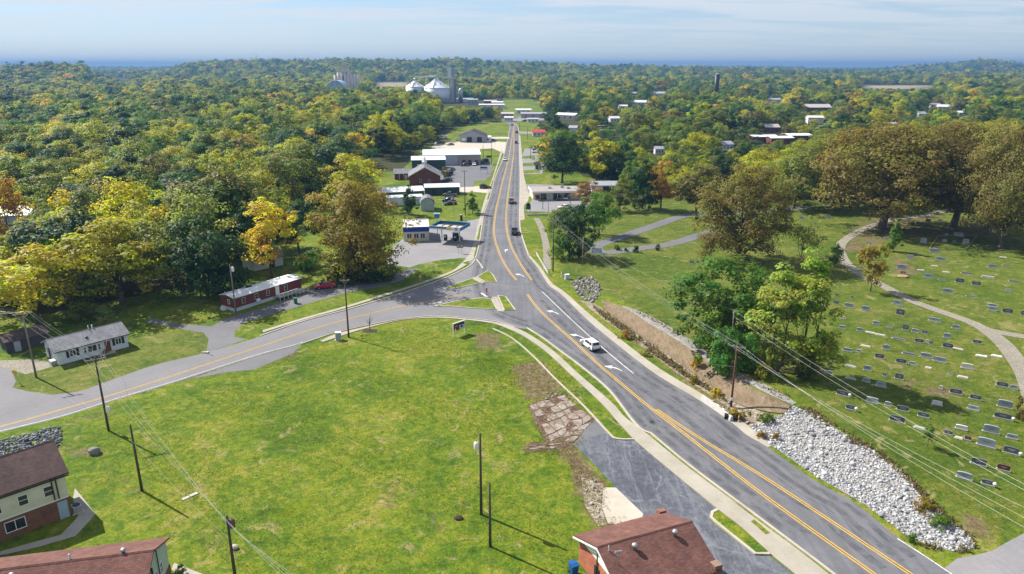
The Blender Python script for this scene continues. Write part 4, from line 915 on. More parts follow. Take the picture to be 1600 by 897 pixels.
# ----------------------------------------------------------------- grain bins, elevator, towers
def corrugated(name, col, pitch=1.2, metal=.25):
    t = NT(name); p = t.objc(); sp = t.n('ShaderNodeSeparateXYZ'); t.l(p, sp.inputs[0]); f = t.math('FRACT', t.math('DIVIDE', sp.outputs[2], pitch))
    ln = t.ramp(f, [(0, .82), (.12, 1), (.9, .96)]); n = t.ramp(t.noise(p, .15, 6, .7), [(.3, .85), (.7, 1.08)])
    t.bsdf(t.mix(1, t.mix(1, col, ln, 'MULTIPLY'), n, 'MULTIPLY'), .5, f, .2, .05, .4, metal); return t.mat
M_BIN = corrugated('bin_steel', (.62,.65,.70)); M_BINR = metal_roof('bin_roof_steel', (.80,.81,.83), 2.0)
def bin_(px, D, R, eave, top, label):
    x = (px-800)/1100*(D*CP+CAMH*SP); t = thing('grain_bin', label, 'grain bin', (x,D,0), 0, 'grain bins'); SITES.append((x,D,R+2))
    MB().lathe([(R,-1),(R,eave)],(0,0,0),48).build('wall', M_BIN, t, True); r = MB().lathe([(R+.4,eave),(R*.55,eave+(top-eave)*.47),(R*.06,top),(R*.06,top+1.2)],(0,0,0),48).build('roof', M_BINR, t)
    MB().lathe([(1.2,top+1.0),(1.2,top+2.2),(.3,top+3)],(0,0,0),12).build('cap', M_STEEL, r)
    for k in range(10):
        a = k*math.pi/5+.3; MB().obox((R*.62*math.cos(a),R*.62*math.sin(a),eave+(top-eave)*.40+.6),(1.2,1.2,1.3),a).build('roof_vent', M_STEEL, r)
    mb = MB(); n = 8; mb.path([(R*1.0*math.cos(-1.7),R*math.sin(-1.7),eave+.6),(1.2*math.cos(-1.7),1.2*math.sin(-1.7),top+.9)],.35,4); mb.build('ladder', M_DARK, r); return x
xb1 = bin_(649.5, 1000, 12.6, 21.5, 29.5, 'smaller white steel grain bin on the left of the pair')
xb2 = bin_(682.5, 1000, 18.3, 20.0, 32.0, 'larger white steel grain bin with broad conical roof')
xt = (707-800)/1100*(1010*CP+CAMH*SP)
et = thing('elevator_tower', 'tall grey grain elevator tower beside the white grain bins', 'elevator tower', (xt,1010,0)); SITES.append((xt,1010,8))
MB().box(-2.4,2.4,-2.4,2.4,0,36).build('shaft', M_CONC, et); MB().box(-5.2,-.9,-2.6,2.0,32,46).build('head_house', M_WSID, et); MB().box(-.88,4.2,-2.4,2.4,36.01,46.5).build('head_house', M_GSID, et); MB().box(2.42,5.2,-2,2,0,31).build('shaft', pm('dark_concrete',(.20,.20,.22),.9), et)
for x in (6.2,8.0): MB().tube((x,0,0),(x,0,33-x),.35,n=8).build('pipe', M_STEEL, et)
mb = MB(); mb.box(5.21,9,-.5,.5,19,20); mb.build('walkway', M_STEEL, et); MB().lathe([(3.0,0),(3.0,17),(.4,19.5)],(11.5,2,0),20).build('small_bin', M_STEEL, et, True)
def gantry(a, b, label, legs=()):
    t = thing('conveyor', label, 'conveyor', (a[0],a[1],0)); q = [Vector(v)-Vector((a[0],a[1],0)) for v in (a, b)]
    mb = MB()
    for dz in (0, 1.6):
        for dy in (-.8, .8): mb.path([q[0]+Vector((0,dy,dz)), q[1]+Vector((0,dy,dz))], .22, 4)
    mb.build('truss', M_TRIM, t); MB().path([q[0]+Vector((0,0,.8)), q[1]+Vector((0,0,.8))], .5, 6).build('belt', M_STEEL, t)
    for f in legs:
        p = q[0]+(q[1]-q[0])*f; MB().path([(p.x,p.y,0),(p.x,p.y,p.z)],.3,6).build('leg', M_TRIM, t)
gantry((xb1,1000,32.5),(xb2,1000,35),'level conveyor bridge running between the two grain bin tops',(.52,)); gantry((xb2,1000,36),(xt-3,1008,31.5),'sloping conveyor from the larger grain bin to the tower',(.9,))
D = 1200; x0 = (544-800)/1100*(D*CP+CAMH*SP)
ge = thing('grain_elevator', 'old concrete grain elevator, a row of tall pale silos', 'grain elevator', (x0,D,0)); SITES.append((x0,D,24))
M_SILO = pm('pale_silo_concrete', (.62,.55,.48), .85, .15, .3)
for x in np.linspace(-18.5,18.5,8):
    hh = 34 if x < -14 else 36 if x > 5 else 38
    MB().lathe([(2.75,0),(2.75,hh)],(x,0,0),20).build('silo', M_SILO, ge, True)
MB().box(-10,4,-2.6,2.6,38.01,43).build('head_house', M_SILO, ge); MB().box(-5,-1,-2,2,43.01,46.5).build('head_house', M_SILO, ge); MB().box(8,19,-2,2,36.01,37.5).build('gallery', M_GSID, ge); MB().box(-7,-4,-2.62,-2.3,0,33).build('drive_bay', pm('dark_concrete',(.20,.20,.22)), ge)
D = 1060; xr = (529-800)/1100*(D*CP+CAMH*SP); pr_ = project(xr, D, 0)
dm = thing('dome_roof', 'blue-white arched dome roof below the concrete grain elevator', 'building', (xr,D,0)); SITES.append((xr,D,13))
mb = MB(); arc = [(-12*math.cos(a),19+9.5*math.sin(a)) for a in np.linspace(0,math.pi,13)]
mb.extr([(-12,-.5)]+arc+[(12,-.5)],'y',-14,14); mb.build('shell', pm('pale_blue_metal',(.30,.42,.52),.4), dm)
for x in (-8,0,8): MB().box(x-.25,x+.25,-14.3,-14.02,0,19+9.5*math.sqrt(max(0,1-(x/12)**2))-.3).build('rib', M_TRIM, dm)
mb = MB(); mb.path([(p[0],-14.2,p[1]) for p in arc],.4,5); mb.build('edge_rib', M_TRIM, dm)
D = 900; xs_ = (1117-800)/1100*(D*CP+CAMH*SP)
wt = thing('standpipe_tower', 'tall black cylindrical water standpipe rising above the town trees', 'water tower', (xs_,D,0)); SITES.append((xs_,D,5))
MB().lathe([(2.9,-.5),(2.9,38.5)],(0,0,0),28).build('tank', pm('black_tank_paint',(.018,.019,.024),.5,.3), wt, True); MB().lathe([(3.1,38.5),(3.1,39.0),(1.5,39.7),(.2,40.1)],(0,0,0),28).build('cap', M_STEEL, wt)
MB().tube((2.2,-2.4,0),(2.2,-2.4,39),.14,n=5).build('ladder', M_STEEL, wt)
D = 2850; xm = (402-800)/1100*(D*CP); 
ma = thing('radio_mast', 'thin radio mast standing on the far wooded ridge', 'mast', (xm,D,h1(xm,D)))
hm = 96-h1(xm,D); mb = MB()
for a in (0,2.1,4.2): mb.path([(.7*math.cos(a),.7*math.sin(a),0),(.35*math.cos(a),.35*math.sin(a),hm)],.22,4)
mb.build('lattice', M_STEEL, ma); MB().box(-.8,.8,-.8,.8,hm*.86,hm*.9).build('antenna', M_TRIM, ma)
# ================================================================= vehicles
def car_paint():
    t = NT('car_paint'); c = t.n('ShaderNodeObjectInfo').outputs['Color']; n = t.ramp(t.noise(t.objc(), 2, 4), [(.3, .9), (.7, 1.05)])
    q = t.bsdf(t.mix(1, c, n, 'MULTIPLY'), .28, None, spec=.5); q.inputs['Coat Weight'].default_value = .5; return t.mat
M_PAINT = car_paint(); M_CGLASS = pm('car_glass', (.014,.017,.021), .07, .3, 1, 0, .7)
M_TAIL = pm('red_lens', (.35,.012,.012), .3, .1); M_HEAD = pm('clear_lens', (.70,.72,.74), .15, .1); M_CHROME = pm('bright_trim', (.5,.5,.5), .3, .1, metal=.8); M_PLASTIC = pm('grey_plastic', (.05,.05,.052), .7, .2)
VEH = {  # length, half width, sill, belt, roof height, cabin bottom x0..x1, cabin top x0..x1, nose height, wheel x
 'suv':   (4.6, .92, .34, 1.02, 1.70, -2.20, 1.05, -1.95, .25, .86, 1.40, .36),
 'sedan': (4.7, .90, .28, .90, 1.44, -1.75, 1.15, -1.05, .25, .74, 1.42, .32),
 'pickup':(5.6, .98, .45, 1.10, 1.85, -.65, 1.30, -.45, .62, 1.02, 1.75, .40),
 'van':   (5.6, 1.0, .35, 1.10, 2.30, -2.70, 2.0, -2.62, 1.25, 1.0, 1.75, .36)}
def car_proto(kind):
    L, hw, sill, belt, top, b0, b1, t0, t1, nose, wx, wr = VEH[kind]
    root = thing(kind if kind != 'sedan' else 'car', '', 'car')
    pts = [(-L/2,sill+.1),(-L/2-.0,belt-.12),(-L/2+.08,belt)]
    pts += [(b1,belt),(b1+(L/2-b1)*.55,belt-(belt-nose)*.45),(L/2-.12,nose),(L/2,nose-.18),(L/2,sill+.08)]
    for c in (wx, -wx):
        for k in range(9):
            a = math.pi*k/8; pts.append((c+(wr+.07)*math.cos(a), sill-.02+(wr+.09)*math.sin(a)*.95))
    mb = MB(); mb.extr(pts, 'y', -hw, hw)
    body = mb.build('body', M_PAINT, root, False, .07)
    hb, ht = hw-.05, hw-.20
    P = {}
    for s in (-1, 1): P[s] = [Vector((b0,s*hb,belt-.02)),Vector((b1,s*hb,belt-.02)),Vector((t1,s*ht,top)),Vector((t0,s*ht,top))]
    mb = MB(); mb.add(P[-1]+P[1], [(0,1,2,3),(4,5,6,7),(0,1,5,4),(1,2,6,5),(2,3,7,6),(3,0,4,7)]); mb.build('cabin', M_PAINT, root, False, .06)
    def panel(name, q, u0, u1, v0, v1, parent=root):
        f = lambda u, v: (q[0]*(1-u)+q[1]*u)*(1-v)+(q[3]*(1-u)+q[2]*u)*v
        c = [f(u0,v0),f(u1,v0),f(u1,v1),f(u0,v1)]; n = (c[1]-c[0]).cross(c[3]-c[0]).normalized()
        cen = sum(q, Vector())/4
        if n.dot(cen-Vector(((b0+b1)/2,0,belt+.2))) < 0: n = -n
        MB().add([p+n*.014 for p in c]+[p-n*.01 for p in c], [(0,1,2,3),(4,5,6,7),(0,1,5,4),(1,2,6,5),(2,3,7,6),(3,0,4,7)]).build(name, M_CGLASS, parent)
    for s in (-1, 1):
        cuts = [(.07,.36),(.40,.66),(.69,.90)] if kind == 'suv' else [(.10,.52),(.56,.88)] if kind != 'van' else [(.76,.94)]
        for u0, u1 in cuts: panel('side_window', P[s], u0, u1, .14, .84)
    panel('windscreen', [P[-1][1],P[1][1],P[1][2],P[-1][2]], .07,.93,.08,.90); panel('rear_window', [P[-1][0],P[1][0],P[1][3],P[-1][3]], .10,.90,.22,.86)
    for s in (-1, 1):
        MB().box(L/2-.16,L/2+.012,s*(hw-.25)-.18,s*(hw-.25)+.18,nose-.28,nose-.12).build('headlight', M_HEAD, root)
        MB().box(-L/2-.012,-L/2+.14,s*(hw-.16)-.11,s*(hw-.16)+.11,belt-.38,belt-.10).build('taillight', M_TAIL, root)
    MB().box(-L/2-.06,-L/2+.1,-hw+.06,hw-.06,sill,sill+.22).build('bumper', M_PLASTIC, root); MB().box(L/2-.1,L/2+.06,-hw+.06,hw-.06,sill,sill+.22).build('bumper', M_PLASTIC, root)
    MB().box(-L/2+.1,L/2-.1,-hw+.12,hw-.12,sill-.12,sill+.3).build('chassis', M_BLACK, root)
    MB().box(-L/2-.02,-L/2-.004,-.26,.26,belt-.36,belt-.24).build('number_plate', M_TRIM, root)
    for x in (wx, -wx):
        for s in (-1, 1):
            y = s*(hw-.11); tb = MB(); tb.path([(x,y-.11,wr),(x,y+.11,wr)],[wr,wr],18); ty = tb.build('wheel', M_BLACK, root)
            MB().path([(x,y+s*.095,wr),(x,y+s*.118,wr)],[wr*.64,wr*.60],14).build('rim', M_CHROME, ty)
    for s in (-1, 1): MB().box(b1-.25,b1-.05,s*(hw+.0)-.12+s*.1,s*hw+.12+s*.1,belt+.0,belt+.14).build('mirror', M_PLASTIC, root)
    if kind == 'pickup':
        mb = MB(); z0 = belt+.002
        mb.box(-L/2+.1,b0-.02,-hw+.02,-hw+.10,z0,z0+.10); mb.box(-L/2+.1,b0-.02,hw-.10,hw-.02,z0,z0+.10); mb.box(-L/2+.02,-L/2+.099,-hw+.02,hw-.02,z0,z0+.10); mb.build('bed_rail', M_PAINT, root)
        MB().box(-L/2+.12,b0-.04,-hw+.12,hw-.12,belt+.001,belt+.02).build('bed', M_BLACK, root)
    if kind == 'suv':
        for s in (-1, 1): MB().box(t0+.2,t1-.2,s*ht*.85-.03,s*ht*.85+.03,top+.005,top+.06).build('roof_rail', M_PLASTIC, root)
    return root
CARP = {k: None for k in VEH}; COLS = {'white': (.78,.78,.77), 'black': (.012,.012,.014), 'red': (.42,.012,.022), 'silver': (.42,.43,.45), 'dark': (.035,.037,.045), 'grey': (.16,.165,.175), 'blue': (.05,.12,.30), 'tan': (.38,.30,.20)}
def car(kind, px, py, heading, col, label, group=None, z=.03):
    """heading: pixel the bonnet points to"""
    p = at(px, py); q = Vector(ground_ray(*heading)); rz = math.atan2(q.y-p.y, q.x-p.x)
    if CARP[kind] is None: CARP[kind] = car_proto(kind); r = CARP[kind]; r.location = (p.x,p.y,p.z+z); r.rotation_euler = (0,0,rz)
    else: r = dup(CARP[kind], (p.x,p.y,p.z+z), rz)
    r['label'] = label; r['category'] = 'car' if kind not in ('pickup','van') else 'pickup truck' if kind == 'pickup' else 'van'
    if group: r['group'] = group
    for c in r.children:
        if c.name.split('.')[0] in ('body','cabin','bed_rail'): c.color = (*COLS[col],1)
    return r
car('suv',922,543,(903,529),'white','white SUV driving up the turning lane of the main road')
car('pickup',804,365,(803,350),'black','black pickup driving on the main road above the road junction')
car('pickup',799,317,(799,300),'tan','tan and dark pickup on the main road beyond the black pickup')
car('sedan',789,251,(783,268),'white','white car coming down the left lane of the main road')
car('suv',806.5,224,(807,200),'dark','nearer of two dark cars close together far up the road'); car('suv',807.5,208,(806,195),'black','farther of two dark cars close together far up the road')
car('suv',758,294.5,(772,294),'black','black car waiting at the end of a side drive by the main road')
car('sedan',508,450,(480,453),'red','shiny red car parked beside the mobile home ramp')
car('pickup',703,307,(680,306),'grey','grey pickup parked behind the gambrel shed, farther from the shed'); car('suv',700,315,(680,316),'dark','dark car parked between gambrel shed and grey pickup'); car('sedan',703,320,(690,321),'black','low black car parked nearest the petrol price sign')
car('suv',712,371,(712,350),'black','black car under the petrol station canopy')
car('suv',726,259.5,(710,260),'dark','dark car parked outside the largest white store, left of the white car'); car('sedan',741,258.5,(741,270),'white','white car parked outside the largest white store'); car('suv',750,256,(740,256),'dark','dark car right of the white car outside the largest store'); car('suv',757,253,(745,253),'black','black car at the far right outside the largest white store')
car('sedan',701,269,(690,270),'silver','silver car parked beside the brick hall shrubs'); car('suv',700,274,(690,275),'dark','dark car parked next to the silver car by the brick hall'); car('sedan',698,283.5,(688,284),'black','black car at the front corner of the brick hall')
car('van',693,217,(686,217),'white','white van parked at the wood edge by the gravel lot'); car('pickup',689,225,(675,225),'dark','dark pickup left of the grey garage on the gravel lot'); car('sedan',704,227,(690,228),'grey','grey car in the middle of the gravel lot'); car('suv',714,219,(714,230),'silver','silver car at the left wall of the grey garage'); car('sedan',762,222,(768,222),'white','white car outside the pale lean-to')
car('sedan',771,220,(780,220),'grey','grey car right of the pale lean-to near the road')
car('suv',873,312,(873,330),'dark','dark car parked under the flat-roofed shop front'); car('suv',884,312,(884,330),'silver','silver car parked under the flat-roofed shop front'); car('sedan',882,326,(870,327),'white','white car in the shop car park behind scrub bushes')
car('van',950,290,(945,300),'blue','blue and white van beside the open white garage'); car('van',834,238,(838,250),'white','tall white box van on the right hand lot up the road')
car('sedan',826,188,(835,188),'white','white car at the dark-roofed shop row'); car('suv',819,190,(810,190),'dark','dark car at the dark-roofed shop row'); car('sedan',800,196,(797,190),'red','red car turning at the far road bend')

# ================================================================= poles and wires
M_POLE = pm('weathered_pole_wood', (.085,.066,.050), .9, .3, 1.2, .5); M_POLEG = pm('grey_pole_wood', (.20,.175,.145), .9, .25, 1.2, .5); M_WIRE = pm('aluminium_wire', (.40,.41,.38), .45, .1, metal=.3); M_INS = pm('insulator', (.40,.38,.36), .3, .1)
POLE = {}
def pole(key, px, py, top, label, mat=None, arm=None, transf=None, r=.15, height=None, extra=None):
    b = at(px, py); h = height or height_at(px, py, top); t = thing('utility_pole', label, 'utility pole', b, 0, 'wooden utility poles')
    MB().tube((0,0,-.5),(0,0,h),r*1.15,r*.72,10).build('shaft', mat or M_POLE, t, True)
    if arm is not None:
        az, w, dz = arm; ux, uy = math.cos(az), math.sin(az)
        cr = MB().obox((uy*.18,-ux*.18,h-dz),(w,.11,.13),az).build('crossarm', M_POLEG, t)
        for k in (-.47,-.16,.30,.47): MB().lathe([(.05,0),(.07,.05),(.05,.2),(.02,.24)],(ux*w*k+uy*.18,uy*w*k-ux*.18,h-dz+.066),8).build('insulator', M_INS, cr)
        MB().path([(ux*w*.3+uy*.12,uy*w*.3-ux*.12,h-dz-.04),(0,0,h-dz-.8)],.025,5).build('brace', M_STEEL, t); MB().path([(-ux*w*.3+uy*.12,-uy*w*.3-ux*.12,h-dz-.04),(0,0,h-dz-.8)],.025,5).build('brace', M_STEEL, t)
    if transf is not None:
        az, dz, m = transf; x, y = .42*math.cos(az), .42*math.sin(az)
        tr = MB().lathe([(.24,0),(.27,.05),(.27,.82),(.2,.92)],(x,y,h-dz),14).build('transformer', m, t, True); MB().lathe([(.05,.9),(.07,1.0),(.03,1.2)],(x,y,h-dz),8).build('bushing', M_INS, tr)
    POLE[key] = (b, h); return t
AZ = lambda a, b: math.atan2(ground_ray(*b)[1]-ground_ray(*a)[1], ground_ray(*b)[0]-ground_ray(*a)[0])
azab = rad(25)
pole('a',57,590,487,'grey utility pole with double crossarm left of the white bungalow',M_POLEG,(rad(30),2.6,.35))
pole('b',170,673,558,'dark utility pole with crossarm standing at the near edge of the side street',M_POLE,(rad(30),2.5,.3),(rad(0),8.2,M_TRIM))
pole('c',222,767,664,'bare dark utility pole without crossarm above the lower left apartments',M_POLE)
pole('d',368,905,806,'dark utility pole with transformer cut by the bottom picture edge',M_POLE,None,(rad(0),1.3,pm('rusty_transformer',(.13,.075,.055),.6,.3)))
pole('e',545,527,437,'dark utility pole on the lawn corner beside the side street',M_POLE,(rad(10),1.7,.15),None)
pole('f',369,491,415,'grey utility pole in front of the mobile home left end',M_POLEG,None,(rad(0),1.2,M_TRIM))
pole('g',752,804,677,'taller dark pole with white transformer in the foreground lawn',M_POLE,None,(rad(180),2.0,M_TRIM))
pole('h',766,854,754,'shorter bare dark pole nearest the brick house in the foreground lawn',M_POLE,r=.14)
ti = pole('i',1142,636,538,'brown utility pole with crossarms at the foot of the bare bank',pm('brown_pole_wood',(.115,.060,.040),.9,.25),(rad(-35),2.6,.35))
MB().obox((-.02,-.22,1.4),(.5,.04,.45),rad(10)).build('notice_plate', M_TRIM, ti)
pole('j',1139,568,484,'thin utility pole rising behind the bright green bush on the bank',M_POLEG,r=.12)
pole('k',864,424,342,'utility pole with crossarm beside the gravel footpath',M_POLE,(rad(-20),2.4,.3)); pole('l',910,415,370,'short pole left of the white burial ground sign',M_POLEG,r=.12)
pole('m',727,336,266,'utility pole with crossarm beside the petrol price sign',M_POLE,(rad(0),2.4,.3)); pole('n',890,352,300,'dark pole between scrub bush and dense dark tree',M_POLE,r=.12)
pole('o',848,327,306,'short dark pole in the flat-roofed shop car park, left one',M_DARK,r=.10); pole('p',856.5,335,311,'slim pole by the low kerb of the shop car park, right one',M_DARK,r=.09)
pole('q',755,250,226,'pole outside the largest white store',M_POLE); pole('r',768,258,221,'taller pole between the store car park and the main road',M_POLE,(rad(0),2.2,.3)); pole('s',829,248,232,'pole on the right verge by the white box van',M_POLE); pole('t',824,218,200,'pole near the red-roofed kiosk',M_POLE); pole('u',812,204,190,'farthest pole on the right of the main road',M_POLE); pole('v',739,216,200,'pole in front of the grey garage',M_POLE)
wires = []
def wire(a, b, label, sag=.03, r=.009, group='overhead wires'):
    a, b = Vector(a), Vector(b); t = thing('overhead_wire', label, 'wire', (a.x,a.y,0), 0, group); n = 14; pts = []
    for k in range(n+1):
        f = k/n; p = a+(b-a)*f; p.z -= (b-a).length*sag*4*f*(1-f); pts.append(p-Vector((a.x,a.y,0)))
    MB().path(pts, r, 5).build('cable', M_WIRE, t); return t
def pt(key, off=0, az=0, dz=.0):
    b, h = POLE[key]; return Vector((b.x+off*math.cos(az)+.18*math.sin(az), b.y+off*math.sin(az)-.18*math.cos(az), b.z+h-dz))
def air(px, py, z): x, y = ground_ray(px, py, z); return Vector((x, y, z))
r30 = rad(30)
for k, (o, d) in enumerate(((-1.2,.1),(-.4,.1),(.75,.1),(1.2,.1))):
    W4 = ['first','second','third','fourth'][k]
    wire(pt('a',o,r30,d), pt('b',o*.96,r30,d), f'{W4} high wire from the left between crossarm poles over the white bungalow', .02)
    wire(pt('a',o,r30,d), air(-60,462+k*9,9.6), f'{W4} high wire from the grey crossarm pole off past the left edge', .02)
    wire(pt('b',o*.96,r30,d), pt('d',(o*.12),0,.05+.30*k), f'{W4} wire from the street edge pole down to the rusty transformer pole', .02)
    wire(pt('d',o*.12,0,.05+.30*k), air(478+k*12,935,8.6-.3*k), f'{W4} wire from the rusty transformer pole past the bottom edge', .015)
wire(pt('a',0,0,2.2), Vector((-76.6,111.2,2.6)), 'service wire from the grey crossarm pole to the bungalow eaves', .02); wire(pt('b',0,0,2.4), Vector((-71,115.2,2.7)), 'service wire from the street edge pole back to the bungalow', .02)
wire(pt('f',0,0,.4), Vector((-56,142,3.2)), 'upper service wire from the grey pole to the mobile home roof', .03); wire(pt('f',0,0,3.0), Vector((-58.5,141,3.0)), 'lower service wire from the grey pole to the mobile home roof', .03)
wire(pt('c',0,0,2.0), pt('d',0,0,2.4), 'low wire from the bare dark pole to the rusty transformer pole', .02)
r35, r20 = rad(-35), rad(-20)
for k, (o, d) in enumerate(((-1.2,.1),(-.4,.1),(.75,.1),(1.2,.1))):
    W4 = ['first','second','third','fourth'][k]
    wire(pt('i',o,r35,d), pt('k',o*.9,r20,d), f'{W4} long wire over the bank between bank pole and footpath pole', .018)
    if k < 3: wire(pt('i',o,r35,d), air(1640,812+k*17,10.5), f'{W4} wire from the bank pole across the lower burial rows', .02)
    wire(pt('k',o*.9,r20,d), Vector((13+o*.5,262,9.5)), f'{W4} wire from the footpath pole on towards the flat-roofed shop', .02)
for k in range(2): wire(pt('j',0,0,.15+.9*k), air(1640,778+k*9,11.2), f"{['upper','lower'][k]} bright wire from the thin bank pole over the burial rows", .015)
wire(pt('j',0,0,.1), pt('l',0,0,.1), 'wire from the thin bank pole to the short pole by the burial ground sign', .02); wire(pt('i',0,0,3.4), air(1096,566,3.5), 'guy wire from the bank pole to the gravel strip', .01)
wire(pt('m',.8,0,.1), pt('q',0,0,.1), 'wire from the petrol price sign pole up to the store pole', .02); wire(pt('m',-.8,0,.1), pt('r',-.8,0,.1), 'wire from the petrol price sign pole up to the taller store pole', .02)
wire(pt('e',.4,0,.1), pt('f',0,0,.1), 'wire crossing the side street from the lawn corner pole to the mobile home pole', .02, .02) if False else None

# ================================================================= signs and street furniture
def sign(name, px, py, top, w, label, face, cat='sign', az=0.0, board_h=.6, posts=1, pm_=None, rnd=False, back=None):
    b = at(px, py); h = max(.8, height_at(px, py, top)); t = thing(name, label, cat, b, az)
    for k in range(posts):
        x = 0 if posts == 1 else (k-.5)*w*.96
        MB().tube((x,.05,-.2),(x,.05,h if posts > 1 else h-.05),.05 if w < 1.2 else .09,n=8).build('post', pm_ or M_STEEL, t)
    if rnd: mb = MB(); mb.path([(0,-.03,h-board_h/2),(0,.0,h-board_h/2)],[w/2,w/2],rnd)
    else: mb = MB().box(-w/2,w/2,-.04,.0,h-board_h,h)
    bd = mb.build('board', face, t); return t, h, bd
M_NAVY = pm('navy_panel', (.02,.022,.045), .5, .2); M_REDP = pm('dark_red_panel', (.17,.03,.035), .5, .3, 4); M_PALEB = pm('pale_blue_panel', (.42,.52,.60), .5, .12); M_GREENP = pm('green_plastic', (.015,.14,.07), .5, .15); M_BLUEP = pm('blue_plastic', (.012,.08,.26), .4, .15); M_DGREEN = pm('dark_green_panel', (.02,.075,.065), .5, .2); M_YELS = pm('yellow_sign', (.65,.38,.02), .5, .1); M_STONE = pm('grey_boulder', (.20,.19,.18), .9, .35, 3, .8)
# dark advertising board on two white posts
p, q = at(708.5,526), at(726,520); az = math.atan2(q.y-p.y, q.x-p.x); w = (q-p).length; h = height_at(708.5,526,506.5)
t = thing('billboard', 'dark picture board with red patch between two white posts on the lawn corner', 'sign', (p+q)/2, az)
for x in (-w/2, w/2): MB().box(x-.07,x+.07,-.07,.07,-.2,h+.02).build('post', M_TRIM, t)
bd = MB().box(-w/2+.072,w/2-.072,-.05,.05,h*.42,h*.95).build('board', M_NAVY, t); MB().box(-w/2-.1,w/2+.1,-.09,.09,h+.022,h+.12).build('top_rail', M_TRIM, t)
zz0, zz1 = h*.42, h*.95
MB().box(-w/2+.1,-w*.02,-.058,-.051,zz0+.25,zz1-.15).build('picture', M_REDP, bd); MB().box(.05,w/2-.12,-.058,-.051,zz0+.03,zz1-.45).build('caption_panel', M_PALEB, bd)
mb = MB(); mb.add([(-w*.40,-.066,zz0+.7),(-w*.22,-.066,zz0+.92),(-w*.08,-.066,zz0+.75),(-w*.2,-.066,zz0+.82)],[(0,1,2,3)]); mb.add([(-w*.44,-.066,zz0+.03),(-w*.3,-.066,zz0+.5),(-w*.25,-.066,zz0+.03)],[(0,1,2)]); mb.build('picture_highlight', M_TRIM, bd)
mb = MB(); mb.path([(w*.24,-.068,zz0+.55),(w*.24,-.0585,zz0+.55)],[.26,.26],14); mb.build('oval', M_NAVY, bd)
# burial ground sign
t, h, bd = sign('cemetery_sign',932,401,388,2.7,'white framed pale blue sign on two posts at the asphalt loop',M_PALEB,posts=2,board_h=1.35,pm_=M_TRIM,az=rad(-5))
for k in range(4): MB().box(-1.1+.1*(k%2),1.1-.15*(k%3),-.052,-.041,h-.38-k*.27,h-.29-k*.27).build('text_line', M_TRIM, bd)
mb = MB(); mb.box(-1.4,1.4,-.06,.02,h+.002,h+.07); mb.box(-1.4,1.4,-.06,.02,h-1.43,h-1.352); mb.build('frame', M_TRIM, t)
# petrol price sign
t, h, bd = sign('price_sign',709,337,309,1.7,'petrol price sign with round emblem above red and white panels',M_TRIM,board_h=1.6,az=0); MB().box(-.83,.83,-.055,-.041,h-1.15,h-.7).build('price_panel', M_REDP, bd); MB().box(-.83,.83,-.055,-.041,h-1.57,h-1.25).build('price_panel', pm('red_panel',(.5,.05,.05),.5), bd)
mb = MB(); mb.path([(0,-.06,h-.36),(0,-.041,h-.36)],[.30,.30],16); mb.build('emblem', M_BLUEF, bd)
for k, (px, s) in enumerate(((716.5,'left'),(721.5,'right'))):
    t, h, bd = sign('road_sign',px,396,381,.95,f'{s} one of two small brown road signs at the forecourt edge',pm('brown_sign_back',(.16,.13,.10),.6),board_h=1.1); MB().box(-.3,.3,-.045,-.041,h-.8,h-.25).build('symbol', M_STEEL, bd)
t, h, bd = sign('stop_sign',318,551,530,.75,'stop sign seen from behind at the mobile home drive mouth',M_STEEL,board_h=.75,az=rad(-40),rnd=8); MB().obox((.4,.2,.1),(1.1,.5,.25),.6).build('footing', M_CONC, t)
t, h, bd = sign('warning_sign',30,598,577,.75,'orange-yellow warning sign on a leaning post at the left picture edge',M_YELS,board_h=.75,az=rad(30),rnd=4); t.rotation_euler = (0,rad(-10),rad(30))
sign('road_sign',657,446,430,.6,'small yellow sign on a thin post in the verge of the side street',M_YELS,board_h=.6)
sign('notice_board',604,428,418,.9,'small white notice beside the shaded drive under the huge orange tree',M_TRIM,board_h=.9)
t, h, bd = sign('historical_marker',825.5,332,319,1.5,'dark green rounded marker board on two legs by the shop corner',M_DGREEN,board_h=1.9,posts=2); 
mb = MB(); mb.path([(0,-.04,h),(0,0,h)],[.5,.5],16); mb.build('crest', M_DGREEN, t)
t, h, bd = sign('store_sign',764,256,243,2.6,'dark board sign on a post outside the largest white store',M_DARK,board_h=1.0)
t, h, bd = sign('store_sign',756,271,260,3.6,'blue-grey wide sign on two legs in the store car park verge',M_PALEB,board_h=1.6,posts=2); MB().box(-1.5,1.5,-.055,-.041,h-.75,h-.25).build('letter_panel', M_NAVY, bd)
t, h, bd = sign('object_marker',760.5,464,450,.3,'thin red marker post on the traffic island',pm('red_panel',(.5,.05,.05)),board_h=.9,pm_=pm('red_panel',(.5,.05,.05)))
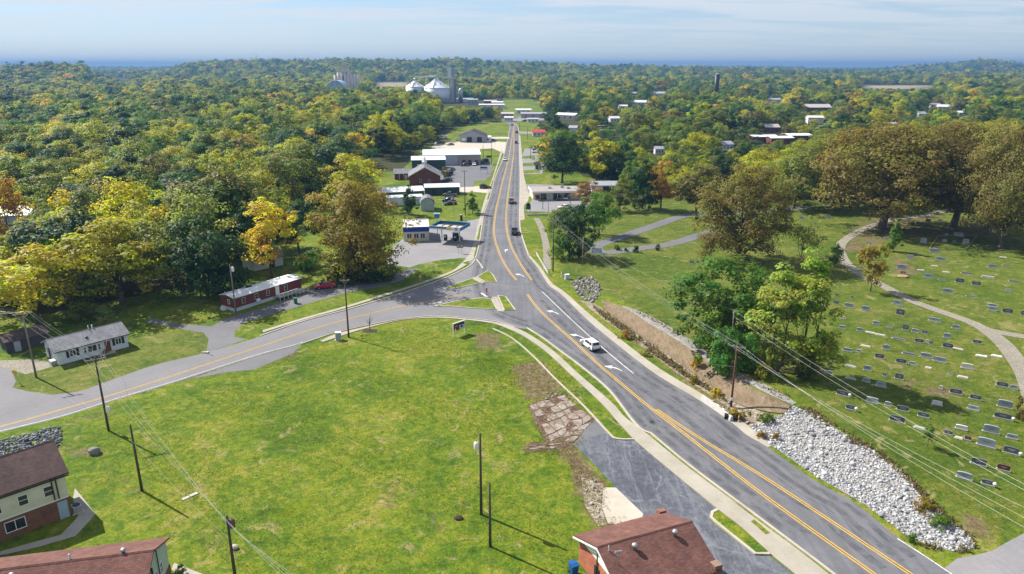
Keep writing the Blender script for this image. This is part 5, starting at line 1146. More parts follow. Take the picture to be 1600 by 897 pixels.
# tall petrol totem behind the canopy roof
t = thing('roof_sign', 'small blue and white sign standing behind the canopy roof', 'sign', (*ground_ray(683,347,4.2),0)); MB().tube((0,0,0),(0,0,5.4),.1).build('post', M_STEEL, t); MB().box(-.75,.75,-.2,.2,5.4,6.6).build('board', M_TEAL, t); MB().box(-.9,.9,-.25,.25,6.61,6.85).build('cap', M_TRIM, t)
t = thing('chimney_stack', 'short black cylinder standing behind the right end of the canopy', 'bin', at(721,345)); MB().lathe([(.35,0),(.40,.1),(.40,1.7),(.3,1.9)],(0,0,0),14).build('drum', M_DARK, t); MB().lathe([(.33,1.9),(.36,2.0),(.1,2.15)],(0,0,0),14).build('lid', M_STEEL, t)
def bin_t(px, py, m, label, s=1.0):
    t = thing('wheelie_bin', label, 'bin', at(px, py), .4); mb = MB()
    mb.add([(-.25*s,-.28*s,.08),(.25*s,-.28*s,.08),(.25*s,.28*s,.08),(-.25*s,.28*s,.08),(-.33*s,-.36*s,1.0*s),(.33*s,-.36*s,1.0*s),(.33*s,.40*s,1.0*s),(-.33*s,.40*s,1.0*s)],[(0,3,2,1),(4,5,6,7),(0,1,5,4),(1,2,6,5),(2,3,7,6),(3,0,4,7)]); mb.build('body', m, t, False, .03)
    MB().extr([(-.40*s,1.005*s),(.44*s,1.005*s),(.44*s,1.06*s),(0,1.13*s),(-.40*s,1.06*s)],'x',-.36*s,.36*s).build('lid', m, t)
    for k in (-1,1): MB().path([(k*.26*s-.04,.34*s,.12*s),(k*.26*s+.04,.34*s,.12*s)],.12*s,10).build('wheel', M_BLACK, t)
    return t
bin_t(462,474,M_GREENP,'green wheelie bin beside the mobile home drive',1.15); bin_t(896,897,M_BLUEP,'blue wheelie bin at the corner of the orange brick house',1.15)
def cabinet(px, py, w, d, h, m, label, name='utility_cabinet', az=0.2):
    t = thing(name, label, 'cabinet', at(px, py), az); MB().box(-w/2,w/2,-d/2,d/2,.1,h).build('housing', m, t, False, .03); MB().box(-w/2-.15,w/2+.15,-d/2-.15,d/2+.15,-.1,.098).build('plinth', M_CONC, t); MB().box(-w/2+.08,w/2-.08,-d/2-.03,-d/2-.002,.25,h-.15).build('door', m, t); MB().box(-w/2-.04,w/2+.04,-d/2-.04,d/2+.04,h+.002,h+.08).build('lid', M_TRIM, t)
cabinet(529,531,1.0,.8,1.45,M_GSID,'grey utility cabinet with white lid beside the lawn corner pole')
cabinet(886,436,1.0,.7,1.1,M_PALEB,'pale blue-white roadside box above the rock patch')
cabinet(402,-1,1,1,1,M_GSID,'x') if False else None
t = thing('marker_post', 'white marker post left of the pale roadside box', 'post', at(877,434)); MB().tube((0,0,-.2),(0,0,1.3),.09).build('post', M_TRIM, t); MB().box(-.1,.1,-.1,.1,1.3,1.42).build('cap', M_TRIM, t)
t = thing('air_conditioner', 'round-topped air conditioner unit at the right end of the two-storey apartments', 'air conditioner', at(121,799), .8); MB().box(-.45,.45,-.45,.45,.08,.85).build('housing', M_STEEL, t, False, .04); MB().lathe([(.40,.851),(.40,.90),(.12,.92)],(0,0,0),18).build('fan_grille', M_DARK, t); MB().box(-.6,.6,-.6,.6,-.1,.078).build('pad', M_CONC, t)
t = thing('fire_hydrant', 'tiny yellow hydrant right of the lawn corner pole', 'hydrant', at(564.5,528)); MB().lathe([(.16,0),(.16,.08),(.11,.1),(.11,.5),(.14,.52),(.1,.66),(.02,.72)],(0,0,0),12).build('barrel', M_YELS, t, True); MB().tube((-.22,0,.4),(.22,0,.4),.06,n=8).build('outlet', M_DARK, t)
# boulder and stray stones
def blob(rng, r, c=(0,0,0), sub=2):
    bm = bmesh.new(); bmesh.ops.create_icosphere(bm, subdivisions=sub, radius=1)
    d = [Vector(rng.normal(size=3)).normalized() for _ in range(7)]
    for v in bm.verts:
        k = 1
        for q in d: k = min(k, .78/max(.05, v.co.normalized().dot(q)) if v.co.normalized().dot(q) > .5 else 9)
        v.co = Vector((v.co.x*r[0]*min(k,1), v.co.y*r[1]*min(k,1), v.co.z*r[2]*min(k,1)))+Vector(c)
    me = bpy.data.meshes.new('stone'); bm.to_mesh(me); bm.free(); return me
def boulder(px, py, r, label, m=M_STONE, name='boulder', seed=1):
    me = blob(np.random.default_rng(seed), r); me.materials.append(m); p = at(px, py); o = obj(name, me); o.location = p+Vector((0,0,r[2]*.55)); return tag(o, label, 'stone')
boulder(148,709,(.85,.65,.6),'grey boulder on the lawn beside the left apartments',seed=3)
t = thing('stone_slab', 'two pale flat stone slabs lying in the lawn among the wires', 'slab', at(297,776), rad(48)); MB().box(-.9,-.1,-.2,.25,-.05,.08).build('slab', M_CONC, t); MB().box(.0,.9,-.2,.3,-.05,.10).build('slab', M_CONC, t)
boulder(366,857,(.5,.35,.3),'pale stone at the foot of the rusty transformer pole',M_PALE,seed=5)
t = thing('guy_wire', 'yellow guy wire rising from a brown stump hole in the foreground lawn', 'guy wire', at(716,810)); MB().path([(0,0,0),(.7,.5,2.6)],.035,6,).build('guard', M_YELS, t); me = blob(np.random.default_rng(8), (.6,.5,.35)); me.materials.append(pm('rotten_stump',(.05,.032,.02),.95,.4,4,.8)); obj('stump', me, t)
# bare sapling on the corner
t = thing('bare_sapling', 'leafless sapling in a mulch ring beside the side street', 'tree', at(578,517)); g = random.Random(4); mb = MB(); mb.path([(0,0,-.2),(.05,0,1.2),(0,.05,2.4)],[.09,.07,.04],6)
mb.build('trunk', M_BARK, t)
for k in range(9):
    a = g.uniform(0,6.28); z = g.uniform(1.0,2.3); MB().path([(0,0,z),(.5*math.cos(a),.5*math.sin(a),z+.6),(.8*math.cos(a),.8*math.sin(a),z+1.1)],[.035,.025,.008],5).build('branch', M_BARK, t)
sheet('mulch_ring', [at(578,517)[:2][0:0] or (at(578,517).x+1.5*math.cos(a), at(578,517).y+1.1*math.sin(a)) for a in np.linspace(0,6.28,14)[:-1]], pm('dark_mulch',(.05,.035,.025),.95,.4,3,.6), .02)
# white concrete barrier and black drain pipe beside the road
a_, b_ = at(1097,624), at(1143,658); dv = (b_-a_); az = math.atan2(dv.y, dv.x); Lb = dv.length
t = thing('concrete_barrier', 'long low white concrete barrier at the road edge below the bank pole', 'barrier', (a_+b_)/2, az); MB().extr([(-.32,-.1),(.32,-.1),(.26,.25),(.12,.75),(-.12,.75),(-.26,.25)],'x',-Lb/2,Lb/2).build('barrier', pm('white_concrete',(.45,.43,.39),.8,.15), t)
for k in range(7): MB().obox((-.4+k*Lb*.085,.45,.25),(.35,.35,.5),.3*k).build('block', M_BLACK if k % 2 else M_TRIM, t)
t = thing('drain_pipe', 'short black corrugated drain pipe end beside the white concrete barrier', 'pipe', at(1143,655,.35), rad(-20)); MB().path([(-1,0,0),(.9,0,0)],.42,16).build('pipe', M_BLACK, t); MB().path([(.88,0,0),(.98,0,0)],.47,16).build('collar', M_YELS, t)
# white handrail at the footpath end
a_, b_ = at(838,400), at(856,431); t = thing('handrail', 'white pipe handrail along the road edge by the gravel footpath', 'handrail', a_); d = b_-a_
MB().path([(0,0,1),(d.x,d.y,1)],.05,6).build('top_rail', M_TRIM, t); MB().path([(0,0,.55),(d.x,d.y,.55)],.04,6).build('mid_rail', M_TRIM, t)
for k in range(6): MB().tube((d.x*k/5,d.y*k/5,0),(d.x*k/5,d.y*k/5,1.02),.05,n=6).build('post', M_TRIM, t)
t = thing('kiosk', 'tiny white kiosk with dark gabled roof on the right hand lot', 'kiosk', at(839,264)); gable_walls(t,2.6,2.4,2.2,3.1,M_WSID); gable_roof(t,2.6,2.4,2.2,3.1,M_SHDK,.3,.12); door(t,'S',0,.9,1.9,2.6,2.4,M_DARK)
t = thing('street_lamp', 'white floodlight mast between the two dark roadside trees', 'street lamp', at(873,233)); MB().tube((0,0,0),(0,0,9),.12,.08).build('mast', M_TRIM, t); MB().obox((0,0,9.1),(1.6,.4,.3)).build('lamp_head', M_TRIM, t)
# low wall / kerb of shop yard
a_, b_ = at(823,337), at(857,336); t = thing('low_wall', 'low pale wall along the grass edge of the shop car park', 'wall', (a_+b_)/2, math.atan2((b_-a_).y,(b_-a_).x)); MB().box(-(b_-a_).length/2,(b_-a_).length/2,-.12,.12,-.1,.45).build('wall', M_PALE, t); MB().box(-(b_-a_).length/2-.04,(b_-a_).length/2+.04,-.16,.16,.452,.52).build('coping', M_CONC, t)

# ================================================================= headstones
def granite(name, col, sp=.3):
    t = NT(name); p = t.objc(); a = t.noise(p, 26, 3, .8); b = t.noise(p, 1.5, 4)
    f = t.math('ADD', t.math('MULTIPLY', a, .5), t.math('MULTIPLY', b, .5)); t.bsdf(t.ramp(f, [(.32, [c*(1-sp) for c in col]), (.68, [c*(1+sp) for c in col])]), .42, a, .15, .01, .4); return t.mat
GM = {'g': granite('grey_granite',(.33,.36,.39)), 'd': granite('dark_granite',(.11,.115,.135)), 'p': granite('pale_stone',(.48,.43,.36)), 'w': granite('white_marble',(.68,.65,.60),.12), 'r': granite('maroon_granite',(.13,.045,.042))}
M_GBASE = granite('base_granite',(.40,.39,.37)); M_FLOW = pm('silk_flowers',(.72,.68,.66),.7,.3,6)
TAB = {}
def tablet_mesh(kind, m):
    if (kind, m) in TAB: return TAB[(kind, m)]
    mb = MB()
    if kind == 'serp':   # gently curved top
        top = [(.5*math.cos(a)*1.0, .86+.14*math.sin(a)) for a in np.linspace(0, math.pi, 13)]; mb.extr([(-.5,0),(.5,0)]+top,'y',-.5,.5)
    elif kind == 'round': top = [(.5*math.cos(a), .6+.4*math.sin(a)) for a in np.linspace(0, math.pi, 13)]; mb.extr([(-.5,0),(.5,0)]+top,'y',-.5,.5)
    elif kind == 'flat': mb.add([(-.5,-.5,0),(.5,-.5,0),(.5,.5,0),(-.5,.5,0),(-.47,-.45,.85),(.47,-.45,.85),(.47,.45,1),(-.47,.45,1)],[(0,3,2,1),(4,5,6,7),(0,1,5,4),(1,2,6,5),(2,3,7,6),(3,0,4,7)])
    else: mb.add([(-.5,-.5,0),(.5,-.5,0),(.5,.5,0),(-.5,.5,0),(-.46,-.35,1),(.46,-.35,1),(.46,.35,1),(-.46,.35,1)],[(0,3,2,1),(4,5,6,7),(0,1,5,4),(1,2,6,5),(2,3,7,6),(3,0,4,7)])
    TAB[(kind, m)] = mb.mesh('tablet', GM[m]); return TAB[(kind, m)]
BASE_ME = MB().box(-.5,.5,-.5,.5,0,1).mesh('base', M_GBASE); INS = {m: MB().box(-.5,.5,-.5,.5,0,1).mesh('inscription', GM['w' if m in 'dr' else 'd']) for m in 'gdr'}
VASE_ME = MB().lathe([(.09,0),(.06,.08),(.12,.25),(.2,.34),(.22,.48),(.1,.6)],(0,0,0),8).mesh('flower_vase', M_FLOW)
C4 = lambda r: [(1200+x/4, 460+y/4, w/4, h/4, m, *k) for x, y, w, h, m, *k in r]
C2 = lambda r: [(1200+x/4, 260+y/4, w/4, h/4, m, *k) for x, y, w, h, m, *k in r]
C5 = lambda r: [(1440+x/6.4, 640+y/6.4, w/6.4, h/6.4, m, *k) for x, y, w, h, m, *k in r]
GRAVES = C4([(330,50,60,18,'p'),(425,62,30,26,'d'),(505,82,55,34,'g'),(608,102,48,36,'g'),(430,12,22,16,'d'),(525,26,16,12,'d'),(808,66,58,36,'g'),(825,130,50,46,'d'),(470,154,28,18,'p'),(463,214,42,24,'g'),(675,188,42,26,'g'),(757,206,34,12,'d'),(573,230,38,26,'g'),(640,240,60,12,'p'),(702,254,58,14,'p'),(858,222,36,38,'d'),(918,237,42,26,'g'),(978,247,34,26,'d'),(1040,170,70,30,'g'),(1172,215,46,30,'g'),(1118,272,44,36,'g'),(815,280,74,20,'d'),(943,302,50,30,'d'),(1018,312,24,24,'d'),(995,302,20,12,'p'),(1122,335,60,36,'d'),(1187,342,58,12,'p'),(1305,307,50,26,'d'),(610,325,56,18,'p'),(738,345,48,36,'g'),(497,357,60,26,'g'),(565,362,30,16,'g'),(695,400,54,36,'d'),(880,374,76,30,'d'),(985,395,64,36,'g'),(1070,422,76,38,'g'),(830,430,60,34,'d'),(900,442,38,28,'g'),(1335,387,64,20,'w'),(1430,387,60,18,'w'),(1243,465,68,40,'w'),(517,450,64,18,'g'),(620,477,46,40,'g'),(1003,460,36,10,'p'),(1140,499,30,12,'d'),(1218,520,60,24,'p'),(818,530,52,42,'d'),(515,527,60,22,'g'),(612,547,48,30,'g'),(703,577,64,38,'g'),(727,512,24,16,'d'),(375,497,54,26,'g'),(1462,577,66,36,'d'),(1533,592,42,32,'g'),(1080,592,22,18,'p'),(1172,622,70,38,'d'),(465,632,74,38,'d','v'),(650,677,74,42,'g'),(748,697,38,32,'g'),(1295,657,66,34,'d'),(840,727,72,38,'d'),(1055,692,60,34,'w'),(1280,722,66,34,'g'),(1478,708,84,58,'g'),(515,720,56,36,'d','v'),(970,767,66,36,'d'),(805,797,90,48,'d'),(1465,777,96,44,'d','v'),(950,837,70,24,'g'),(1400,102,50,32,'g'),(1495,117,58,34,'d'),(1595,132,30,36,'d'),(1120,872,36,16,'d')])
GRAVES += C5([(395,200,110,56,'w'),(370,285,75,28,'p'),(460,305,62,48,'r'),(642,368,165,104,'g'),(690,232,145,96,'g'),(900,292,100,58,'g'),(890,440,140,86,'d','v'),(565,553,140,84,'d'),(815,608,115,74,'r'),(422,692,140,84,'g'),(655,752,105,64,'d','v'),(265,248,80,36,'d')])
GRAVES += C2([(970,477,38,34,'g'),(1040,540,60,32,'g'),(1078,590,54,28,'g'),(885,582,40,34,'p'),(922,552,46,18,'d'),(630,494,34,26,'g'),(835,642,56,34,'g'),(842,672,34,20,'d'),(1000,697,54,32,'g'),(955,650,40,14,'p'),(1040,624,40,14,'p'),(1113,662,40,14,'p'),(1085,708,44,16,'d'),(1240,670,60,24,'d'),(1198,727,48,32,'d'),(1300,744,52,30,'d'),(1400,634,50,26,'g'),(1375,694,72,30,'g'),(1535,720,56,22,'d'),(1120,792,60,34,'g'),(1270,814,60,18,'d'),(1500,780,34,16,'g'),(1400,877,50,22,'g'),(1102,472,26,20,'g'),(1163,477,20,20,'d'),(1235,480,40,30,'g'),(1190,437,60,28,'g'),(1115,432,22,16,'g'),(210,332,30,24,'g'),(125,327,30,20,'g'),(375,322,32,20,'g'),(1000,344,34,18,'d'),(945,366,44,20,'d'),(1060,300,26,18,'g'),(1075,345,26,16,'g'),(740,450,30,14,'p'),(1140,390,30,18,'d'),(1470,570,40,14,'p'),(1490,620,44,16,'d'),(590,640,20,12,'p')])
GRAVES += [(1081,412,7,6,'d'),(1091,412,6,5.5,'d'),(1098,407,8,6,'d')]
gaz = math.atan2(ground_ray(1554,697.5)[1]-ground_ray(1525,690.5)[1], ground_ray(1554,697.5)[0]-ground_ray(1525,690.5)[0])
GWORD = {'g':'grey granite','d':'dark granite','p':'pale stone','w':'white marble','r':'maroon granite'}
STONES = []
g_ = random.Random(21)
for (px, py, w, h, m, *k) in GRAVES:
    p = at(px, py); d = p.y*CP+(CAMH-p.z)*SP; W_ = max(.35, w*d/FPX*.90); asp = h/w
    H_ = h*d/FPX*.86-.12; low = asp < .42
    if low: kind, H_, D_ = 'flat', max(.12, min(.32, H_*.45)), .55
    else: kind, H_, D_ = (g_.choice(['serp','serp','slant']) if asp < .8 else g_.choice(['serp','round','slant'])), max(.42, min(1.15, H_)), .22
    # faces turned to the camera are in shade, as in the photo
    t = thing('headstone', '', 'headstone', p-Vector((0,0,.03)), gaz+g_.uniform(-.05,.05), 'headstones of the burial ground')
    bz = .16 if not low else .07
    b = obj('base', BASE_ME, t); b.scale = (W_*1.16, D_*1.9 if not low else D_*1.3, bz)
    c = obj('tablet', tablet_mesh(kind, m), t); c.location = (0,0,bz); c.scale = (W_, D_, H_)
    if m in INS and not low:
        q = obj('inscription', INS[m], c); q.scale = (.5,.03,.06); q.location = (0,-.5 if kind != 'slant' else -.45,.60)
        q = obj('inscription', INS[m], c); q.scale = (.36,.03,.05); q.location = (0,-.5 if kind != 'slant' else -.48,.44)
    if k: v = obj('flower_vase', VASE_ME, t); v.location = (W_*.62,-.1,.02)
    size = 'broad' if W_ > 1.45 else 'narrow' if W_ < .75 else 'medium'
    shp = {'flat':'low slab','serp':'curved-top headstone','slant':'tapered headstone','round':'round-topped headstone'}[kind]
    if px < 1120: pl = 'on the lawn inside the loop path edge'
    elif py < 360: pl = 'in shade under the oaks'
    elif py < 395: pl = 'around the walled plot by the oaks'
    elif py < 440: pl = 'above the gravel drive'
    elif px > 1545 and py < 500: pl = 'above the gravel drive fork'
    elif py < 505: pl = 'just below the gravel drive'
    elif py < 560: pl = 'in the middle rows'
    elif py < 620: pl = 'level with the poplar shadow'
    elif py < 670: pl = 'in the lower rows'
    else: pl = 'lowest, near the white rocks'
    t['_base'] = f'{size} {GWORD[m]} {shp}' + (' with flowers' if k else ''); t['_place'] = pl; t['_px'] = px; STONES.append(t)
# walled plot
pl_ = [Vector(at(*q)[:2]) for q in ((1452,389),(1466,369),(1527,368),(1510,389.5))]
t = thing('plot_kerb', 'low square stone kerb enclosing a burial plot in front of the oaks', 'kerb', (pl_[0].x,pl_[0].y,h1(*pl_[0])))
for a, b in zip(pl_, pl_[1:]+pl_[:1]):
    m_ = (a+b)/2-pl_[0]; d = b-a; MB().obox((m_.x,m_.y,.06),(d.length-.02,.2,.30),math.atan2(d.y,d.x)).build('kerb_side', pm('tan_stone',(.25,.20,.13),.9,.2), t)
# dirt heap and pale urns near the oaks
boulder(1411,433,(1.3,.9,.35),'low heap of orange soil beside a headstone above the drive',pm('orange_soil',(.36,.22,.11),.95,.25,3,.6),'soil_heap',9)

# ================================================================= rocks (nobody could count them)
def rock_mat(name, lo, mid, hi):
    t = NT(name); r = t.n('ShaderNodeNewGeometry').outputs['Random Per Island']; p = t.pos(); n = t.noise(p, 3.5, 4, .7)
    f = t.math('ADD', t.math('MULTIPLY', r, .75), t.math('MULTIPLY', n, .25)); t.bsdf(t.ramp(f, [(.1, lo), (.5, mid), (.9, hi)]), .85, n, .4, .04, .2); return t.mat
_ico = None
def rocks(name, pix, spacing, size, mat, seed, lift=.0):
    global _ico
    if _ico is None:
        bm = bmesh.new(); bmesh.ops.create_icosphere(bm, subdivisions=1, radius=1); bm.verts.index_update()
        _ico = (np.array([v.co[:] for v in bm.verts]), np.array([[v.index for v in f.verts] for f in bm.faces])); bm.free()
    V, Fc = _ico; g = np.random.default_rng(seed); w = np.array([at(*p)[:2] for p in pix])
    X, Y = np.meshgrid(np.arange(w[:,0].min(), w[:,0].max(), spacing), np.arange(w[:,1].min(), w[:,1].max(), spacing))
    X = X+g.uniform(-.5,.5,X.shape)*spacing; Y = Y+g.uniform(-.5,.5,Y.shape)*spacing; m = in_poly(w, X, Y); X, Y = X[m], Y[m]; n = len(X); Z = hgt(X, Y)
    s = size*g.lognormal(0, .32, n).clip(.5, 2.0); sc = s[:,None]*g.uniform(.62,1.15,(n,3))*np.array([1,1,.8])
    P = V[None]*(1+g.uniform(-.34,.30,(n,len(V),1)))*sc[:,None]
    a = g.uniform(0,6.28,n); ca, sa = np.cos(a)[:,None], np.sin(a)[:,None]; b = g.uniform(-.6,.6,n); cb_, sb = np.cos(b)[:,None], np.sin(b)[:,None]
    x, y, z = P[...,0], P[...,1], P[...,2]; y, z = y*cb_-z*sb, y*sb+z*cb_; x, y = x*ca-y*sa, x*sa+y*ca
    co = np.stack([x+X[:,None], y+Y[:,None], z+Z[:,None]+s[:,None]*(.35+lift)], -1).reshape(-1,3).astype(np.float32)
    f = (Fc[None]+(np.arange(n)*len(V))[:,None,None]).reshape(-1,3).astype(np.int32)
    me = bpy.data.meshes.new(name); me.vertices.add(len(co)); me.vertices.foreach_set('co', co.ravel()); me.loops.add(f.size); me.loops.foreach_set('vertex_index', f.ravel()); me.polygons.add(len(f)); me.polygons.foreach_set('loop_start', np.arange(0,f.size,3,dtype=np.int32)); me.update(calc_edges=True)
    me.materials.append(mat); return struct(obj(name, me), 'stuff')
M_ROCKW = rock_mat('white_limestone', (.14,.145,.16), (.34,.345,.355), (.56,.55,.54)); M_ROCKD = rock_mat('dark_stone', (.05,.055,.065), (.14,.15,.17), (.30,.31,.33)); M_ROCKM = rock_mat('mixed_stone', (.12,.11,.10), (.23,.21,.20), (.38,.36,.34))
RIP = [(1170,664),(1195,655),(1228,648),(1240,634),(1265,645),(1335,688),(1383,715),(1420,750),(1440,778),(1470,804),(1518,842),(1524,856),(1490,862),(1448,852),(1412,834),(1350,788),(1280,748),(1210,700),(1182,678)]
rocks('riprap', RIP, .245, .135, M_ROCKW, 1); rocks('riprap', RIP, .9, .22, M_ROCKW, 2); pixsheet('rock_bed', RIP, M_GRAVEL, .05, .9)
rocks('riprap', [(1105,626),(1125,630),(1160,650),(1178,664),(1160,664),(1135,648)], .9, .18, M_ROCKM, 4)
rocks('riprap', [(892,441),(905,436),(922,434),(936,440),(939,460),(925,473),(912,468),(899,456)], .55, .27, M_ROCKM, 5)
rocks('riprap', [(-20,690),(40,680),(75,668),(97,667),(98,690),(90,700),(40,706),(0,722),(-20,728)], .36, .20, M_ROCKD, 6)
rocks('rubble', [(100,712),(140,706),(143,712),(108,720)], .8, .16, M_ROCKM, 7); rocks('rubble', [(842,619),(868,610),(880,616),(850,627)], .7, .13, M_ROCKM, 8); rocks('rubble', [(908,742),(940,757),(942,800),(934,820),(916,790)], .8, .12, M_ROCKM, 9)
rocks('rubble', [(975,482),(1040,508),(1097,547),(1145,587),(1205,612),(1236,632),(1200,612),(1122,573),(1045,508),(1000,488)], .4, .11, M_ROCKM, 10)
rocks('rubble', [(960,505),(1040,562),(1110,612),(1150,640),(1195,665),(1215,655),(1142,621),(1082,577),(1000,522)], .8, .15, M_ROCKM, 11)
# ================================================================= coarse grass standing on the lawns
def tufts(name, pix, n, hmin, hmax, seed, mat=None, blades=3):
    g = np.random.default_rng(seed); w = np.array([at(*p)[:2] for p in pix]); X = g.uniform(w[:,0].min(), w[:,0].max(), n*3); Y = g.uniform(w[:,1].min(), w[:,1].max(), n*3)
    m = in_poly(w, X, Y)
    nz = np.sin(X*.9+1.3*np.sin(Y*.7))*np.cos(Y*1.1+np.sin(X*.5))+np.sin(X*.23+Y*.31); m &= nz > g.uniform(-1.6,.9,len(X))
    X, Y = X[m][:n], Y[m][:n]; Z = hgt(X, Y); k = len(X); co = []
    for b in range(blades):
        a = g.uniform(0,6.28,k); h = g.uniform(hmin,hmax,k); wd = h*.55; lx, ly = g.uniform(-.6,.6,k)*h, g.uniform(-.6,.6,k)*h
        ox, oy = g.uniform(-.15,.15,k), g.uniform(-.15,.15,k)
        q = np.stack([np.stack([X+ox-np.cos(a)*wd/2, Y+oy-np.sin(a)*wd/2, Z-.02],1), np.stack([X+ox+np.cos(a)*wd/2, Y+oy+np.sin(a)*wd/2, Z-.02],1), np.stack([X+ox+lx+np.cos(a)*wd*.25, Y+oy+ly+np.sin(a)*wd*.25, Z+h],1), np.stack([X+ox+lx-np.cos(a)*wd*.25, Y+oy+ly-np.sin(a)*wd*.25, Z+h],1)],1); co.append(q)
    o = obj(name, quads_mesh(name, np.concatenate(co).reshape(-1,3).astype(np.float32), mat or M_TUFT)); return struct(o, 'stuff')
def tuft_mat():
    t = NT('coarse_grass'); p = t.pos(); r = t.n('ShaderNodeNewGeometry').outputs['Random Per Island']; n = t.noise(p, .16, 5, .65, 1)
    f = t.math('ADD', t.math('MULTIPLY', n, .6), t.math('MULTIPLY', r, .4)); col = t.ramp(f, [(.25, (.10,.17,.012)), (.5, (.17,.24,.02)), (.72, (.30,.29,.06))])
    d = t.n('ShaderNodeBsdfDiffuse'); t.l(col, d.inputs[0]); tr = t.n('ShaderNodeBsdfTranslucent'); t.l(col, tr.inputs[0]); mx = t.n('ShaderNodeMixShader'); mx.inputs[0].default_value = .5; t.l(d.outputs[0], mx.inputs[1]); t.l(tr.outputs[0], mx.inputs[2]); t.l(mx.outputs[0], t.out.inputs[0]); return t.mat
M_TUFT = tuft_mat()
# ================================================================= trees
def leaf_material(name, inst):
    t = NT(name)
    if inst: tint = t.n('ShaderNodeAttribute', attribute_type='INSTANCER', attribute_name='tint').outputs['Color']
    else: tint = t.n('ShaderNodeObjectInfo').outputs['Color']
    geo = t.n('ShaderNodeNewGeometry'); rnd = geo.outputs['Random Per Island']
    cl = t.n('ShaderNodeAttribute', attribute_name='clump').outputs['Fac']
    hs = t.n('ShaderNodeHueSaturation'); t.l(tint, hs.inputs['Color'])
    t.l(t.math('ADD', .468, t.math('MULTIPLY', cl, .064)), hs.inputs['Hue'])
    t.l(t.math('ADD', .78, t.math('ADD', t.math('MULTIPLY', rnd, .66), t.math('MULTIPLY', cl, .28))), hs.inputs['Value'])
    col = hs.outputs[0]
    d = t.n('ShaderNodeBsdfPrincipled'); t.l(col, d.inputs['Base Color']); d.inputs['Roughness'].default_value = .55; d.inputs['Specular IOR Level'].default_value = .22
    tr = t.n('ShaderNodeBsdfTranslucent'); t.l(t.mix(.5, col, t.mix(1, col, (2.0,2.0,.45), 'MULTIPLY')), tr.inputs['Color'])
    mx = t.n('ShaderNodeMixShader'); mx.inputs[0].default_value = .5; t.l(d.outputs[0], mx.inputs[1]); t.l(tr.outputs[0], mx.inputs[2])
    t.l(mx.outputs[0], t.out.inputs[0]); return t.mat
M_LEAF = leaf_material('leaves', False); M_LEAFI = leaf_material('woodland_leaves', True)
